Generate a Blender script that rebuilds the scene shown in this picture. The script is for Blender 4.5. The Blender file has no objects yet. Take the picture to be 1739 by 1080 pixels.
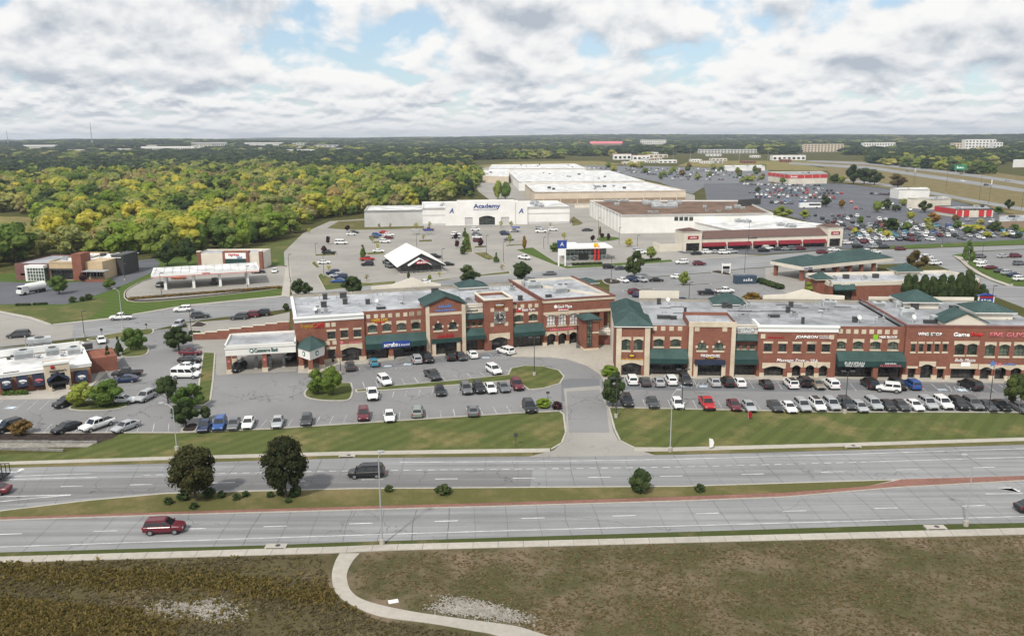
import bpy, bmesh, math, random
from mathutils import Vector, Matrix
R = math.radians
S = bpy.context.scene
C = S.collection
random.seed(7)

# ------------------------------------------------------------------ camera, sky, sun
PW, PH, FPX = 1739.0, 1080.0, 1420.0
CAMH = 46.0
PITCH = math.atan((540.0 - 228.0) / FPX)
ROLL = R(0.38)
_f = Vector((0, math.cos(PITCH), -math.sin(PITCH)))
_u0 = Vector((0, math.sin(PITCH), math.cos(PITCH)))
_r0 = Vector((1, 0, 0))
_Rt = _r0 * math.cos(ROLL) - _u0 * math.sin(ROLL)
_Up = _r0 * math.sin(ROLL) + _u0 * math.cos(ROLL)
CAMP = Vector((0, 0, CAMH))
cam_d = bpy.data.cameras.new('camera')
cam_d.sensor_width = 36.0
cam_d.lens = 36.0 * FPX / PW
cam_d.clip_start = 0.5
cam_d.clip_end = 60000
cam = bpy.data.objects.new('camera', cam_d)
C.objects.link(cam)
cam.matrix_world = Matrix(((_Rt.x, _Up.x, -_f.x, CAMP.x), (_Rt.y, _Up.y, -_f.y, CAMP.y), (_Rt.z, _Up.z, -_f.z, CAMP.z), (0, 0, 0, 1)))
S.camera = cam
S.view_settings.view_transform = 'Standard'
S.view_settings.look = 'None'
S.view_settings.exposure = 0.06
S.view_settings.gamma = 1.0
S.view_settings.use_curve_mapping = False
S.render.resolution_x, S.render.resolution_y = 1024, 635

SUN_EL, SUN_AZ = R(48), R(205)      # azimuth clockwise from +Y: the sun stands behind the camera, to the left
world = bpy.data.worlds.new('World')
S.world = world
world.use_nodes = True

class NT:
    """small helper round a node tree"""
    def __init__(s, tree):
        s.t = tree
    def n(s, typ, **kw):
        nd = s.t.nodes.new(typ)
        for k, v in kw.items():
            if k.startswith('i_'):
                key = k[2:]
                key = int(key) if key.isdigit() else key
                nd.inputs[key].default_value = v
            else:
                setattr(nd, k, v)
        return nd
    def l(s, a, b):
        s.t.links.new(a, b)
    def math(s, op, a, b=None, c=None, clamp=False):
        nd = s.t.nodes.new('ShaderNodeMath'); nd.operation = op; nd.use_clamp = clamp
        for i, x in enumerate((a, b, c)):
            if x is None: continue
            if isinstance(x, (int, float)): nd.inputs[i].default_value = x
            else: s.l(x, nd.inputs[i])
        return nd.outputs[0]
    def ramp(s, fac, stops, interp='LINEAR'):
        nd = s.t.nodes.new('ShaderNodeValToRGB'); cr = nd.color_ramp; cr.interpolation = interp
        while len(cr.elements) < len(stops): cr.elements.new(0.5)
        for e, (p, c) in zip(cr.elements, stops):
            e.position = p; e.color = (c[0], c[1], c[2], 1) if isinstance(c, (tuple, list)) else (c, c, c, 1)
        s.l(fac, nd.inputs[0])
        return nd.outputs[0]
    def mix(s, fac, a, b, mode='MIX'):
        nd = s.t.nodes.new('ShaderNodeMix'); nd.data_type = 'RGBA'; nd.blend_type = mode
        for sock, x in ((nd.inputs[0], fac), (nd.inputs[6], a), (nd.inputs[7], b)):
            if isinstance(x, (int, float)): sock.default_value = x
            elif isinstance(x, (tuple, list)): sock.default_value = (x[0], x[1], x[2], 1)
            else: s.l(x, sock)
        return nd.outputs[2]
    def noise(s, vec, scale, detail=4, rough=0.55, out=0, dist=0.0):
        nd = s.t.nodes.new('ShaderNodeTexNoise'); nd.inputs['Scale'].default_value = scale
        nd.inputs['Detail'].default_value = detail; nd.inputs['Roughness'].default_value = rough
        nd.inputs['Distortion'].default_value = dist
        if vec is not None: s.l(vec, nd.inputs['Vector'])
        return nd.outputs[out]
    def mapping(s, vec, loc=(0, 0, 0), rot=(0, 0, 0), sc=(1, 1, 1)):
        nd = s.t.nodes.new('ShaderNodeMapping')
        nd.inputs[1].default_value = loc; nd.inputs[2].default_value = rot; nd.inputs[3].default_value = sc
        s.l(vec, nd.inputs[0])
        return nd.outputs[0]

def build_world():
    t = NT(world.node_tree); t.t.nodes.clear()
    out = t.n('ShaderNodeOutputWorld'); bg = t.n('ShaderNodeBackground')
    sky = t.n('ShaderNodeTexSky', sky_type='NISHITA', sun_disc=False)
    sky.sun_elevation = SUN_EL; sky.sun_rotation = SUN_AZ
    sky.air_density = 1.0; sky.dust_density = 0.6; sky.ozone_density = 2.0
    tc = t.n('ShaderNodeTexCoord')
    sep = t.n('ShaderNodeSeparateXYZ'); t.l(tc.outputs['Generated'], sep.inputs[0])
    x, y, z = sep.outputs
    zc = t.math('MAXIMUM', z, 0.0)
    def density(lat, ver, dv, seed):
        """cumulus field: heights are compressed towards the horizon, as cloud decks are"""
        v = t.math('MULTIPLY', t.math('LOGARITHM', t.math('ADD', zc, 0.035), 2.71828), ver)
        c = t.n('ShaderNodeCombineXYZ'); t.l(t.math('MULTIPLY', x, lat), c.inputs[0]); t.l(t.math('ADD', t.math('MULTIPLY', y, lat), seed), c.inputs[1]); t.l(t.math('ADD', v, dv), c.inputs[2])
        n = t.n('ShaderNodeTexNoise', noise_type='FBM'); n.inputs['Scale'].default_value = 1.0; n.inputs['Detail'].default_value = 6; n.inputs['Roughness'].default_value = 0.5; n.inputs['Distortion'].default_value = 0.12
        t.l(c.outputs[0], n.inputs['Vector']); return n.outputs[0]
    low = t.ramp(zc, [(0.035, 1.0), (0.072, 0.0)])
    def field(dv):
        hi = density(10.5, 2.3, dv, 0.0); lo = density(24.0, 4.4, dv, 4.7)
        return t.math('ADD', t.math('MULTIPLY', hi, t.math('SUBTRACT', 1.0, low)), t.math('MULTIPLY', lo, low))
    d0 = field(0.0); d1 = field(0.30)
    horizon = t.math('SUBTRACT', 1.0, t.math('MULTIPLY', zc, 22.0, clamp=True), clamp=True)   # 1 at the horizon
    mask = t.math('ADD', t.ramp(d0, [(0.375, 0.0), (0.46, 1.0)]), t.math('MULTIPLY', horizon, 0.8), clamp=True)
    # where more cloud lies above a point it is an under-side (grey); where none does it is a lit top
    big = t.noise(tc.outputs['Generated'], 2.6, 2, 0.5)
    under = t.math('ADD', t.math('ADD', t.math('MULTIPLY', t.math('SUBTRACT', d1, d0), 1.9), t.math('MULTIPLY', d0, 0.55)), t.math('MULTIPLY', big, 0.35))
    shade = t.ramp(under, [(0.32, (0.97, 0.965, 0.955)), (0.44, (0.88, 0.885, 0.893)), (0.56, (0.70, 0.73, 0.765)), (0.70, (0.48, 0.53, 0.60))])
    shade = t.mix(t.math('MULTIPLY', horizon, 0.55), shade, (0.78, 0.80, 0.825))
    skyc = t.mix(0.45, t.mix(1.0, sky.outputs[0], (0.13, 0.13, 0.13), 'MULTIPLY'), (0.52, 0.68, 0.84))
    col = t.mix(mask, skyc, shade)
    t.l(col, bg.inputs[0]); bg.inputs[1].default_value = 0.96
    t.l(bg.outputs[0], out.inputs[0])
build_world()
sun_d = bpy.data.lights.new('sun', 'SUN'); sun_d.energy = 3.5; sun_d.angle = R(3); sun_d.color = (1.0, 0.945, 0.85)
sun = bpy.data.objects.new('sun', sun_d); C.objects.link(sun)
_sd = Vector((math.sin(SUN_AZ) * math.cos(SUN_EL), math.cos(SUN_AZ) * math.cos(SUN_EL), math.sin(SUN_EL)))
sun.rotation_euler = (-_sd).to_track_quat('-Z', 'Y').to_euler()

# ------------------------------------------------------------------ pixel -> place
def ray(px, py):
    return _f + _Rt * ((px - PW / 2) / FPX) + _Up * ((PH / 2 - py) / FPX)
def G(px, py, z=0.0):
    d = ray(px, py)
    t = (z - CAMH) / d.z
    return CAMP + d * t
def zoomer(ox, oy, s):
    return lambda x, y: (ox + x / s, oy + y / s)
Z1 = zoomer(0, 520, 3.78); Z2 = zoomer(370, 450, 4.694); Z3 = zoomer(690, 450, 4.576); Z4 = zoomer(1020, 480, 4.576)
Z5 = zoomer(1370, 480, 4.696); Z6 = zoomer(0, 390, 3.478); Z7 = zoomer(480, 330, 3.344); Z8 = zoomer(860, 330, 3.952)
Z9 = zoomer(1240, 350, 3.485); ZL = zoomer(440, 560, 3.105); ZA = zoomer(600, 330, 4.576); ZQ = zoomer(1480, 260, 6.351)
ZB = zoomer(0, 560, 8.31); ZC = zoomer(1270, 270, 7.2); ZD = zoomer(780, 260, 3.952); ZE = zoomer(1139, 220, 2.898); ZR = zoomer(1580, 400, 8.308)

# ------------------------------------------------------------------ tagging
def tag(o, label=None, cat=None, group=None, kind=None):
    if label: o['label'] = label
    if cat: o['category'] = cat
    if group: o['group'] = group
    if kind: o['kind'] = kind
    return o
def empty(name, label, cat, loc=(0, 0, 0), rz=0.0, group=None):
    o = bpy.data.objects.new(name, None); C.objects.link(o)
    o.empty_display_size = 0.5
    o.location = loc; o.rotation_euler = (0, 0, rz)
    return tag(o, label, cat, group)
def mobj(name, me, parent=None, loc=None, rz=None):
    o = bpy.data.objects.new(name, me); C.objects.link(o)
    if parent is not None: o.parent = parent
    if loc is not None: o.location = loc
    if rz is not None: o.rotation_euler = (0, 0, rz)
    return o
def copy_tree(o, parent=None):
    c = o.copy(); C.objects.link(c)
    if parent is not None: c.parent = parent
    for ch in list(o.children):
        copy_tree(ch, c)
    return c

# ------------------------------------------------------------------ mesh builder
class MB:
    def __init__(s):
        s.v = []; s.f = []; s.m = []
    def add(s, vs, fs, m=0):
        b = len(s.v); s.v += [tuple(p) for p in vs]
        for f in fs:
            s.f.append([b + i for i in f]); s.m.append(m)
    def quad(s, a, b, c, d, m=0):
        s.add([a, b, c, d], [(0, 1, 2, 3)], m)
    def box(s, x0, x1, y0, y1, z0, z1, m=0):
        s.add([(x0, y0, z0), (x1, y0, z0), (x1, y1, z0), (x0, y1, z0), (x0, y0, z1), (x1, y0, z1), (x1, y1, z1), (x0, y1, z1)],
              [(0, 3, 2, 1), (4, 5, 6, 7), (0, 1, 5, 4), (1, 2, 6, 5), (2, 3, 7, 6), (3, 0, 4, 7)], m)
    def obox(s, c, ux, hx, hy, z0, z1, m=0):
        """box round centre c (x,y), long axis at angle ux"""
        cx, cy = c; a = (math.cos(ux), math.sin(ux)); b = (-a[1], a[0])
        p = [(cx + a[0] * i * hx + b[0] * j * hy, cy + a[1] * i * hx + b[1] * j * hy) for i, j in ((-1, -1), (1, -1), (1, 1), (-1, 1))]
        s.prism(p, z0, z1, m)
    def prism(s, pts, z0, z1, m=0, mtop=None):
        n = len(pts)
        area = sum(pts[i][0] * pts[(i + 1) % n][1] - pts[(i + 1) % n][0] * pts[i][1] for i in range(n))
        if area < 0: pts = pts[::-1]
        s.add([(p[0], p[1], z0) for p in pts] + [(p[0], p[1], z1) for p in pts],
              [(i, (i + 1) % n, n + (i + 1) % n, n + i) for i in range(n)], m)
        s.add([(p[0], p[1], z1) for p in pts], [tuple(range(n))], m if mtop is None else mtop)
    def xprism(s, pts, y0, y1, m=0):
        """polygon in x,z extruded along y"""
        n = len(pts)
        s.add([(p[0], y0, p[1]) for p in pts] + [(p[0], y1, p[1]) for p in pts],
              [(i, (i + 1) % n, n + (i + 1) % n, n + i) for i in range(n)] + [tuple(range(n))[::-1], tuple(range(n, 2 * n))], m)
    def yprism(s, pts, x0, x1, m=0):
        """polygon in y,z extruded along x"""
        n = len(pts)
        s.add([(x0, p[0], p[1]) for p in pts] + [(x1, p[0], p[1]) for p in pts],
              [(i, (i + 1) % n, n + (i + 1) % n, n + i) for i in range(n)] + [tuple(range(n))[::-1], tuple(range(n, 2 * n))], m)
    def cyl(s, p0, p1, r0, r1=None, n=8, m=0, cap=True):
        r1 = r0 if r1 is None else r1
        p0 = Vector(p0); p1 = Vector(p1); d = (p1 - p0).normalized()
        a = d.orthogonal().normalized(); b = d.cross(a)
        vs = []
        for p, r in ((p0, r0), (p1, r1)):
            for i in range(n):
                t = 2 * math.pi * i / n
                vs.append(p + a * (r * math.cos(t)) + b * (r * math.sin(t)))
        fs = [(i, (i + 1) % n, n + (i + 1) % n, n + i) for i in range(n)]
        if cap: fs += [tuple(range(n))[::-1], tuple(range(n, 2 * n))]
        s.add(vs, fs, m)
    def ball(s, c, rx, ry, rz, nu=10, nv=6, m=0, jit=0.0, rnd=random):
        vs = [(c[0], c[1], c[2] - rz)]
        for j in range(1, nv):
            t = math.pi * j / nv
            for i in range(nu):
                u = 2 * math.pi * i / nu; k = 1 + rnd.uniform(-jit, jit)
                vs.append((c[0] + rx * k * math.sin(t) * math.cos(u), c[1] + ry * k * math.sin(t) * math.sin(u), c[2] - rz * k * math.cos(t)))
        vs.append((c[0], c[1], c[2] + rz)); L = len(vs) - 1
        fs = [(0, 1 + (i + 1) % nu, 1 + i) for i in range(nu)]
        for j in range(nv - 2):
            for i in range(nu):
                a = 1 + j * nu + i; b = 1 + j * nu + (i + 1) % nu
                fs.append((a, b, b + nu, a + nu))
        k = 1 + (nv - 2) * nu
        fs += [(k + i, k + (i + 1) % nu, L) for i in range(nu)]
        s.add(vs, fs, m)
    def mesh(s, name, mats, smooth=False):
        me = bpy.data.meshes.new(name)
        me.from_pydata(s.v, [], s.f)
        for mt in (mats if isinstance(mats, (list, tuple)) else [mats]):
            me.materials.append(M[mt] if isinstance(mt, str) else mt)
        me.polygons.foreach_set('material_index', s.m)
        if smooth: me.polygons.foreach_set('use_smooth', [True] * len(s.f))
        me.update()
        return me
    def build(s, name, mats, parent=None, loc=None, rz=None, smooth=False):
        return mobj(name, s.mesh(name, mats, smooth), parent, loc, rz)

# ------------------------------------------------------------------ materials
M = {}
def mat(name, base, rough=0.7, metal=0.0, spec=0.4, coat=0.0):
    m = bpy.data.materials.new(name); m.use_nodes = True
    b = m.node_tree.nodes['Principled BSDF']
    b.inputs['Base Color'].default_value = (*base, 1); b.inputs['Roughness'].default_value = rough
    b.inputs['Metallic'].default_value = metal; b.inputs['Specular IOR Level'].default_value = spec
    b.inputs['Coat Weight'].default_value = coat; b.inputs['Coat Roughness'].default_value = 0.22
    M[name] = m
    return m
def pmat(name, fn, rough=0.85, spec=0.25, bump=0.0, metal=0.0):
    """procedural: fn(t, pos) returns a colour socket"""
    m = mat(name, (0.5, 0.5, 0.5), rough, metal, spec)
    t = NT(m.node_tree); b = m.node_tree.nodes['Principled BSDF']
    g = t.n('ShaderNodeNewGeometry')
    col = fn(t, g.outputs['Position'])
    t.l(col, b.inputs['Base Color'])
    if bump:
        bp = t.n('ShaderNodeBump', i_Strength=bump, i_Distance=0.05)
        t.l(t.noise(g.outputs['Position'], 3.0, 5, 0.6), bp.inputs['Height']); t.l(bp.outputs[0], b.inputs['Normal'])
    return m
def mottled(a, b, scale, scale2=None, amt2=0.25, det=5):
    def fn(t, p):
        c = t.mix(t.ramp(t.noise(p, scale, det, 0.6), [(0.32, 0.0), (0.68, 1.0)]), a, b)
        if scale2:
            k = t.ramp(t.noise(p, scale2, 3, 0.5), [(0.35, 1 - amt2), (0.65, 1 + amt2 * 0.4)])
            c = t.mix(1.0, c, k, 'MULTIPLY')
        return c
    return fn
def f_asphalt(base, crackw, stain=0.35, crscale=0.09, streak=False):
    def fn(t, p):
        c = t.mix(t.noise(p, 2.2, 6, 0.7), tuple(k * 0.86 for k in base), tuple(k * 1.12 for k in base))
        big = t.ramp(t.noise(p, 0.045, 4, 0.6), [(0.35, 0.86), (0.65, 1.08)])
        c = t.mix(1.0, c, big, 'MULTIPLY')
        oil = t.ramp(t.noise(p, 0.55, 4, 0.65), [(0.62, 1.0), (0.78, 1 - stain)])
        c = t.mix(1.0, c, oil, 'MULTIPLY')
        nv = t.n('ShaderNodeTexVoronoi', feature='DISTANCE_TO_EDGE'); nv.inputs['Scale'].default_value = crscale
        w = t.n('ShaderNodeVectorMath', operation='ADD'); t.l(p, w.inputs[0])
        ns = t.n('ShaderNodeTexNoise'); ns.inputs['Scale'].default_value = 0.22; ns.inputs['Detail'].default_value = 5; t.l(p, ns.inputs['Vector'])
        sc = t.n('ShaderNodeVectorMath', operation='SCALE'); sc.inputs[3].default_value = 7.0; t.l(ns.outputs[1], sc.inputs[0])
        t.l(sc.outputs[0], w.inputs[1]); t.l(w.outputs[0], nv.inputs['Vector'])
        cr = t.ramp(nv.outputs['Distance'], [(0.0, 0.0), (crackw, 1.0)])
        gate = t.ramp(t.noise(p, 0.06, 2, 0.5), [(0.44, 1.0), (0.56, 0.0)])
        cr = t.math('MAXIMUM', cr, gate)
        if streak:
            st = t.noise(t.mapping(p, rot=(0, 0, R(-4)), sc=(0.018, 0.75, 1)), 1.0, 4, 0.65)
            c = t.mix(1.0, c, t.ramp(st, [(0.36, 0.76), (0.60, 1.06)]), 'MULTIPLY')
        return t.mix(cr, tuple(k * 0.42 for k in base), c)
    return fn
def f_grass(g1, g2, dry, dryamt=0.5, stripes=None):
    def fn(t, p):
        c = t.mix(t.noise(p, 1.6, 6, 0.7), g1, g2)
        d = t.ramp(t.noise(p, 0.11, 6, 0.68), [(0.60 - dryamt * 0.25, 0.0), (0.78 - dryamt * 0.22, 1.0)])
        c = t.mix(d, c, dry)
        if stripes:
            ang, per, amt = stripes
            wv = t.n('ShaderNodeTexWave', bands_direction='X'); wv.inputs['Scale'].default_value = 6.2832 / per / 20 * 1.0
            wv.inputs['Distortion'].default_value = 1.2; wv.inputs['Detail'].default_value = 2; wv.inputs['Detail Scale'].default_value = 0.4
            t.l(t.mapping(p, rot=(0, 0, ang)), wv.inputs['Vector'])
            c = t.mix(1.0, c, t.ramp(wv.outputs['Fac'], [(0.35, 1 - amt), (0.65, 1 + amt)]), 'MULTIPLY')
        fine = t.ramp(t.noise(p, 7.0, 3, 0.7), [(0.3, 0.78), (0.7, 1.18)])
        return t.mix(1.0, c, fine, 'MULTIPLY')
    return fn
pmat('asphalt', f_asphalt((0.225, 0.224, 0.225), 0.012, 0.45, 0.11), 0.9)
pmat('asphalt_dark', f_asphalt((0.115, 0.12, 0.135), 0.006, 0.25), 0.88)
pmat('asphalt_mid', f_asphalt((0.165, 0.17, 0.182), 0.006, 0.25), 0.88)
pmat('road', f_asphalt((0.268, 0.27, 0.274), 0.004, 0.2, 0.05, True), 0.88)
pmat('road_patch', f_asphalt((0.205, 0.202, 0.202), 0.006, 0.2, 0.08, True), 0.88)
pmat('concrete', mottled((0.37, 0.345, 0.30), (0.45, 0.42, 0.37), 1.2, 0.08, 0.12), 0.88)
pmat('concrete_lot', f_asphalt((0.31, 0.295, 0.27), 0.005, 0.3, 0.12), 0.88)
pmat('kerb', mottled((0.36, 0.34, 0.30), (0.45, 0.43, 0.38), 1.5), 0.88)
pmat('joint', mottled((0.10, 0.10, 0.10), (0.19, 0.19, 0.19), 0.8), 0.9)
pmat('paint_white', mottled((0.52, 0.53, 0.53), (0.74, 0.75, 0.75), 1.5, 0.4, 0.3), 0.8)
pmat('paint_worn', mottled((0.40, 0.41, 0.42), (0.58, 0.59, 0.60), 1.0, 0.3, 0.35), 0.85)
pmat('paint_blue', mottled((0.40, 0.50, 0.60), (0.58, 0.64, 0.70), 1.0, 0.3, 0.35), 0.85)
pmat('grass_lawn', f_grass((0.068, 0.090, 0.026), (0.105, 0.120, 0.038), (0.19, 0.16, 0.07), 0.42, (R(38), 2.6, 0.075)), 0.95, 0.1)
pmat('grass_green', f_grass((0.055, 0.095, 0.018), (0.09, 0.13, 0.03), (0.17, 0.15, 0.06), 0.1, (R(-60), 3.0, 0.07)), 0.95, 0.1)
pmat('grass_median', f_grass((0.085, 0.090, 0.030), (0.13, 0.12, 0.045), (0.20, 0.16, 0.08), 0.5), 0.95, 0.1)
pmat('grass_verge', f_grass((0.045, 0.062, 0.018), (0.075, 0.088, 0.028), (0.17, 0.14, 0.07), 0.25), 0.95, 0.1)
pmat('dry_field', f_grass((0.055, 0.066, 0.024), (0.105, 0.088, 0.048), (0.185, 0.140, 0.098), 0.62, (R(8), 3.2, 0.035)), 0.97, 0.05)  # dry browns, deepened in colour for cloud shade over the foreground
pmat('weedy_field', f_grass((0.072, 0.064, 0.030), (0.110, 0.090, 0.048), (0.150, 0.118, 0.068), 0.5), 0.97, 0.05)
pmat('wood_floor', f_grass((0.05, 0.06, 0.018), (0.09, 0.085, 0.03), (0.15, 0.125, 0.05), 0.4), 0.97, 0.05)
pmat('meadow', f_grass((0.15, 0.135, 0.05), (0.22, 0.19, 0.075), (0.30, 0.245, 0.115), 0.5), 0.97, 0.05)
pmat('highway_grass', f_grass((0.135, 0.115, 0.05), (0.20, 0.165, 0.08), (0.26, 0.205, 0.115), 0.45), 0.97, 0.05)
pmat('mulch', mottled((0.028, 0.022, 0.02), (0.065, 0.05, 0.042), 1.4), 0.95, 0.1)
pmat('gravel', mottled((0.20, 0.185, 0.16), (0.36, 0.335, 0.30), 2.6, 0.5, 0.2), 0.95, 0.1)
pmat('stone_grey', mottled((0.16, 0.15, 0.14), (0.26, 0.25, 0.235), 1.5), 0.9)

def f_brick(base, course=0.42):
    def fn(t, p):
        sp = t.n('ShaderNodeSeparateXYZ'); t.l(p, sp.inputs[0])
        cb = t.n('ShaderNodeCombineXYZ'); t.l(t.math('ADD', sp.outputs[0], t.math('MULTIPLY', sp.outputs[1], 0.8)), cb.inputs[0]); t.l(sp.outputs[2], cb.inputs[1])
        br = t.n('ShaderNodeTexBrick'); t.l(cb.outputs[0], br.inputs['Vector'])
        br.inputs['Scale'].default_value = 1.0; br.inputs['Brick Width'].default_value = 0.42; br.inputs['Row Height'].default_value = 0.14
        br.inputs['Mortar Size'].default_value = 0.010
        br.inputs['Color1'].default_value = (*[k * 0.86 for k in base], 1); br.inputs['Color2'].default_value = (*[k * 1.13 for k in base], 1)
        br.inputs['Mortar'].default_value = (*[0.55 * k + 0.10 for k in base], 1)
        k = t.ramp(t.noise(p, 0.5, 5, 0.6), [(0.3, 0.84), (0.7, 1.12)])
        return t.mix(1.0, br.outputs[0], k, 'MULTIPLY')
    return fn
pmat('brick', f_brick((0.225, 0.082, 0.050)), 0.85)
pmat('brick_dark', f_brick((0.17, 0.062, 0.05)), 0.85)
pmat('brick_paving', mottled((0.20, 0.098, 0.078), (0.27, 0.14, 0.11), 2.0, 0.2, 0.15), 0.88)
pmat('stone', mottled((0.52, 0.44, 0.33), (0.62, 0.54, 0.42), 1.1, 0.3, 0.1), 0.85)
pmat('cream', mottled((0.62, 0.57, 0.48), (0.70, 0.65, 0.56), 0.4, 0.12, 0.1), 0.85)
pmat('tan', mottled((0.46, 0.35, 0.21), (0.54, 0.42, 0.27), 0.7), 0.85)
pmat('stucco_white', mottled((0.68, 0.67, 0.63), (0.76, 0.75, 0.72), 0.3, 0.08, 0.08), 0.8)
pmat('white_wall', mottled((0.72, 0.71, 0.68), (0.80, 0.79, 0.77), 0.25, 0.06, 0.08), 0.75)
pmat('grey_wall', mottled((0.47, 0.47, 0.46), (0.54, 0.54, 0.53), 0.3, 0.1, 0.08), 0.8)
pmat('beige_wall', mottled((0.56, 0.47, 0.37), (0.63, 0.54, 0.44), 0.2, 0.06, 0.1), 0.85)
pmat('brown_wall', mottled((0.26, 0.19, 0.13), (0.32, 0.24, 0.17), 0.3), 0.85)
pmat('maroon_wall', mottled((0.15, 0.075, 0.07), (0.20, 0.10, 0.09), 0.8), 0.85)
def f_roof(a, b, seam, seamc, ang):
    def fn(t, p):
        c = t.mix(t.noise(p, 0.8, 6, 0.68), a, b)
        st = t.ramp(t.noise(p, 0.16, 5, 0.62), [(0.40, 0.62), (0.60, 1.06)])
        c = t.mix(1.0, c, st, 'MULTIPLY')
        w = t.n('ShaderNodeTexWave', bands_direction='X', wave_profile='SAW'); w.inputs['Scale'].default_value = 6.2832 / seam / 20
        w.inputs['Distortion'].default_value = 0.3
        t.l(t.mapping(p, rot=(0, 0, ang)), w.inputs['Vector'])
        return t.mix(t.ramp(w.outputs['Fac'], [(0.93, 0.0), (0.97, 1.0)]), c, seamc)
    return fn
pmat('roof_grey', f_roof((0.36, 0.375, 0.40), (0.47, 0.485, 0.51), 3.0, (0.27, 0.28, 0.30), R(15)), 0.8)
pmat('roof_grey_old', f_roof((0.27, 0.28, 0.30), (0.41, 0.42, 0.44), 2.0, (0.19, 0.195, 0.21), R(80)), 0.85)
pmat('roof_white', f_roof((0.66, 0.66, 0.65), (0.78, 0.78, 0.77), 5.0, (0.55, 0.55, 0.54), R(85)), 0.7)
pmat('roof_brown', f_roof((0.15, 0.092, 0.062), (0.21, 0.135, 0.095), 4.0, (0.13, 0.085, 0.06), R(85)), 0.9)
pmat('shingle_brown', mottled((0.10, 0.062, 0.052), (0.16, 0.10, 0.085), 1.6), 0.9)
pmat('green_metal', mottled((0.036, 0.072, 0.068), (0.054, 0.098, 0.092), 0.6, 0.15, 0.15), 0.5)
pmat('green_dark', mottled((0.016, 0.045, 0.042), (0.024, 0.060, 0.055), 0.6), 0.6)
pmat('grey_metal', mottled((0.30, 0.31, 0.32), (0.42, 0.43, 0.44), 1.2), 0.55)
pmat('unit_metal', mottled((0.40, 0.43, 0.44), (0.55, 0.57, 0.58), 0.9, 0.4, 0.2), 0.55)
pmat('navy_cloth', mottled((0.018, 0.026, 0.05), (0.03, 0.04, 0.07), 1.0), 0.8)
pmat('bark', mottled((0.06, 0.05, 0.04), (0.12, 0.10, 0.08), 2.5), 0.95, 0.1)
mat('dark_frame', (0.02, 0.022, 0.024), 0.5)
mat('black', (0.012, 0.012, 0.013), 0.6)
mat('dark_metal', (0.05, 0.05, 0.052), 0.5)
mat('galvanised', (0.44, 0.46, 0.47), 0.45, 0.35)
mat('white_trim', (0.76, 0.76, 0.74), 0.6)
mat('sign_white', (0.82, 0.82, 0.82), 0.5)
mat('sign_red', (0.55, 0.02, 0.02), 0.5)
mat('sign_darkred', (0.33, 0.012, 0.018), 0.5)
mat('sign_pink', (0.62, 0.16, 0.20), 0.5)
mat('sign_yellow', (0.80, 0.50, 0.02), 0.5)
mat('sign_gold', (0.62, 0.34, 0.02), 0.5)
mat('sign_blue', (0.02, 0.055, 0.26), 0.5)
mat('sign_lightblue', (0.09, 0.20, 0.48), 0.5)
mat('sign_green', (0.02, 0.20, 0.10), 0.5)
mat('sign_teal', (0.02, 0.11, 0.09), 0.5)
mat('sign_lime', (0.22, 0.50, 0.015), 0.5)
mat('sign_black', (0.02, 0.02, 0.022), 0.5)
mat('sign_brown', (0.05, 0.035, 0.025), 0.5)
mat('awning_red', (0.20, 0.014, 0.026), 0.8)
mat('band_red', (0.50, 0.035, 0.04), 0.6)
mat('container_blue', (0.04, 0.065, 0.10), 0.6)
mat('cart_blue', (0.015, 0.05, 0.28), 0.5)
mat('hivis_yellow', (0.72, 0.42, 0.02), 0.6)
mat('lamp_lens', (0.75, 0.75, 0.72), 0.3)
mat('dish_white', (0.7, 0.7, 0.69), 0.5)
def f_glass(dark, light):
    def fn(t, p):
        return t.mix(t.ramp(t.noise(p, 0.9, 4, 0.6), [(0.42, 0.0), (0.66, 1.0)]), dark, light)
    return fn
pmat('glass', f_glass((0.012, 0.016, 0.016), (0.06, 0.075, 0.07)), 0.06, 0.9)
pmat('glass_green', f_glass((0.03, 0.05, 0.042), (0.16, 0.19, 0.15)), 0.06, 0.8)
pmat('glass_store', f_glass((0.008, 0.009, 0.010), (0.055, 0.052, 0.048)), 0.08, 0.7)
pmat('poster', lambda t, p: t.ramp(t.noise(p, 1.1, 5, 0.7, 1), [(0.35, (0.20, 0.13, 0.12)), (0.5, (0.62, 0.6, 0.6)), (0.64, (0.78, 0.78, 0.77))]), 0.4)
mat('car_glass', (0.014, 0.017, 0.020), 0.05, 0.0, 0.8)
mat('tyre', (0.014, 0.014, 0.015), 0.85)
mat('rim', (0.36, 0.37, 0.38), 0.35, 0.7)
mat('headlight', (0.62, 0.64, 0.66), 0.15, 0.2, 0.8)
mat('taillight', (0.34, 0.012, 0.014), 0.25)
mat('bed_dark', (0.03, 0.03, 0.032), 0.8)
CARCOL = dict(white=(0.74, 0.745, 0.74), silver=(0.43, 0.445, 0.46), gray=(0.15, 0.157, 0.165), darkgray=(0.06, 0.064, 0.07),
              black=(0.014, 0.015, 0.017), red=(0.42, 0.018, 0.02), maroon=(0.115, 0.012, 0.022), blue=(0.022, 0.08, 0.27),
              darkblue=(0.012, 0.026, 0.075), teal=(0.05, 0.23, 0.33), tan=(0.27, 0.245, 0.20), orange=(0.4, 0.1, 0.05), sage=(0.27, 0.30, 0.28))
for k, v in CARCOL.items():
    mat('car_' + k, v, 0.30, 0.25 if k in ('silver', 'gray', 'darkgray', 'sage', 'tan') else 0.0, 0.4, 0.3)

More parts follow.
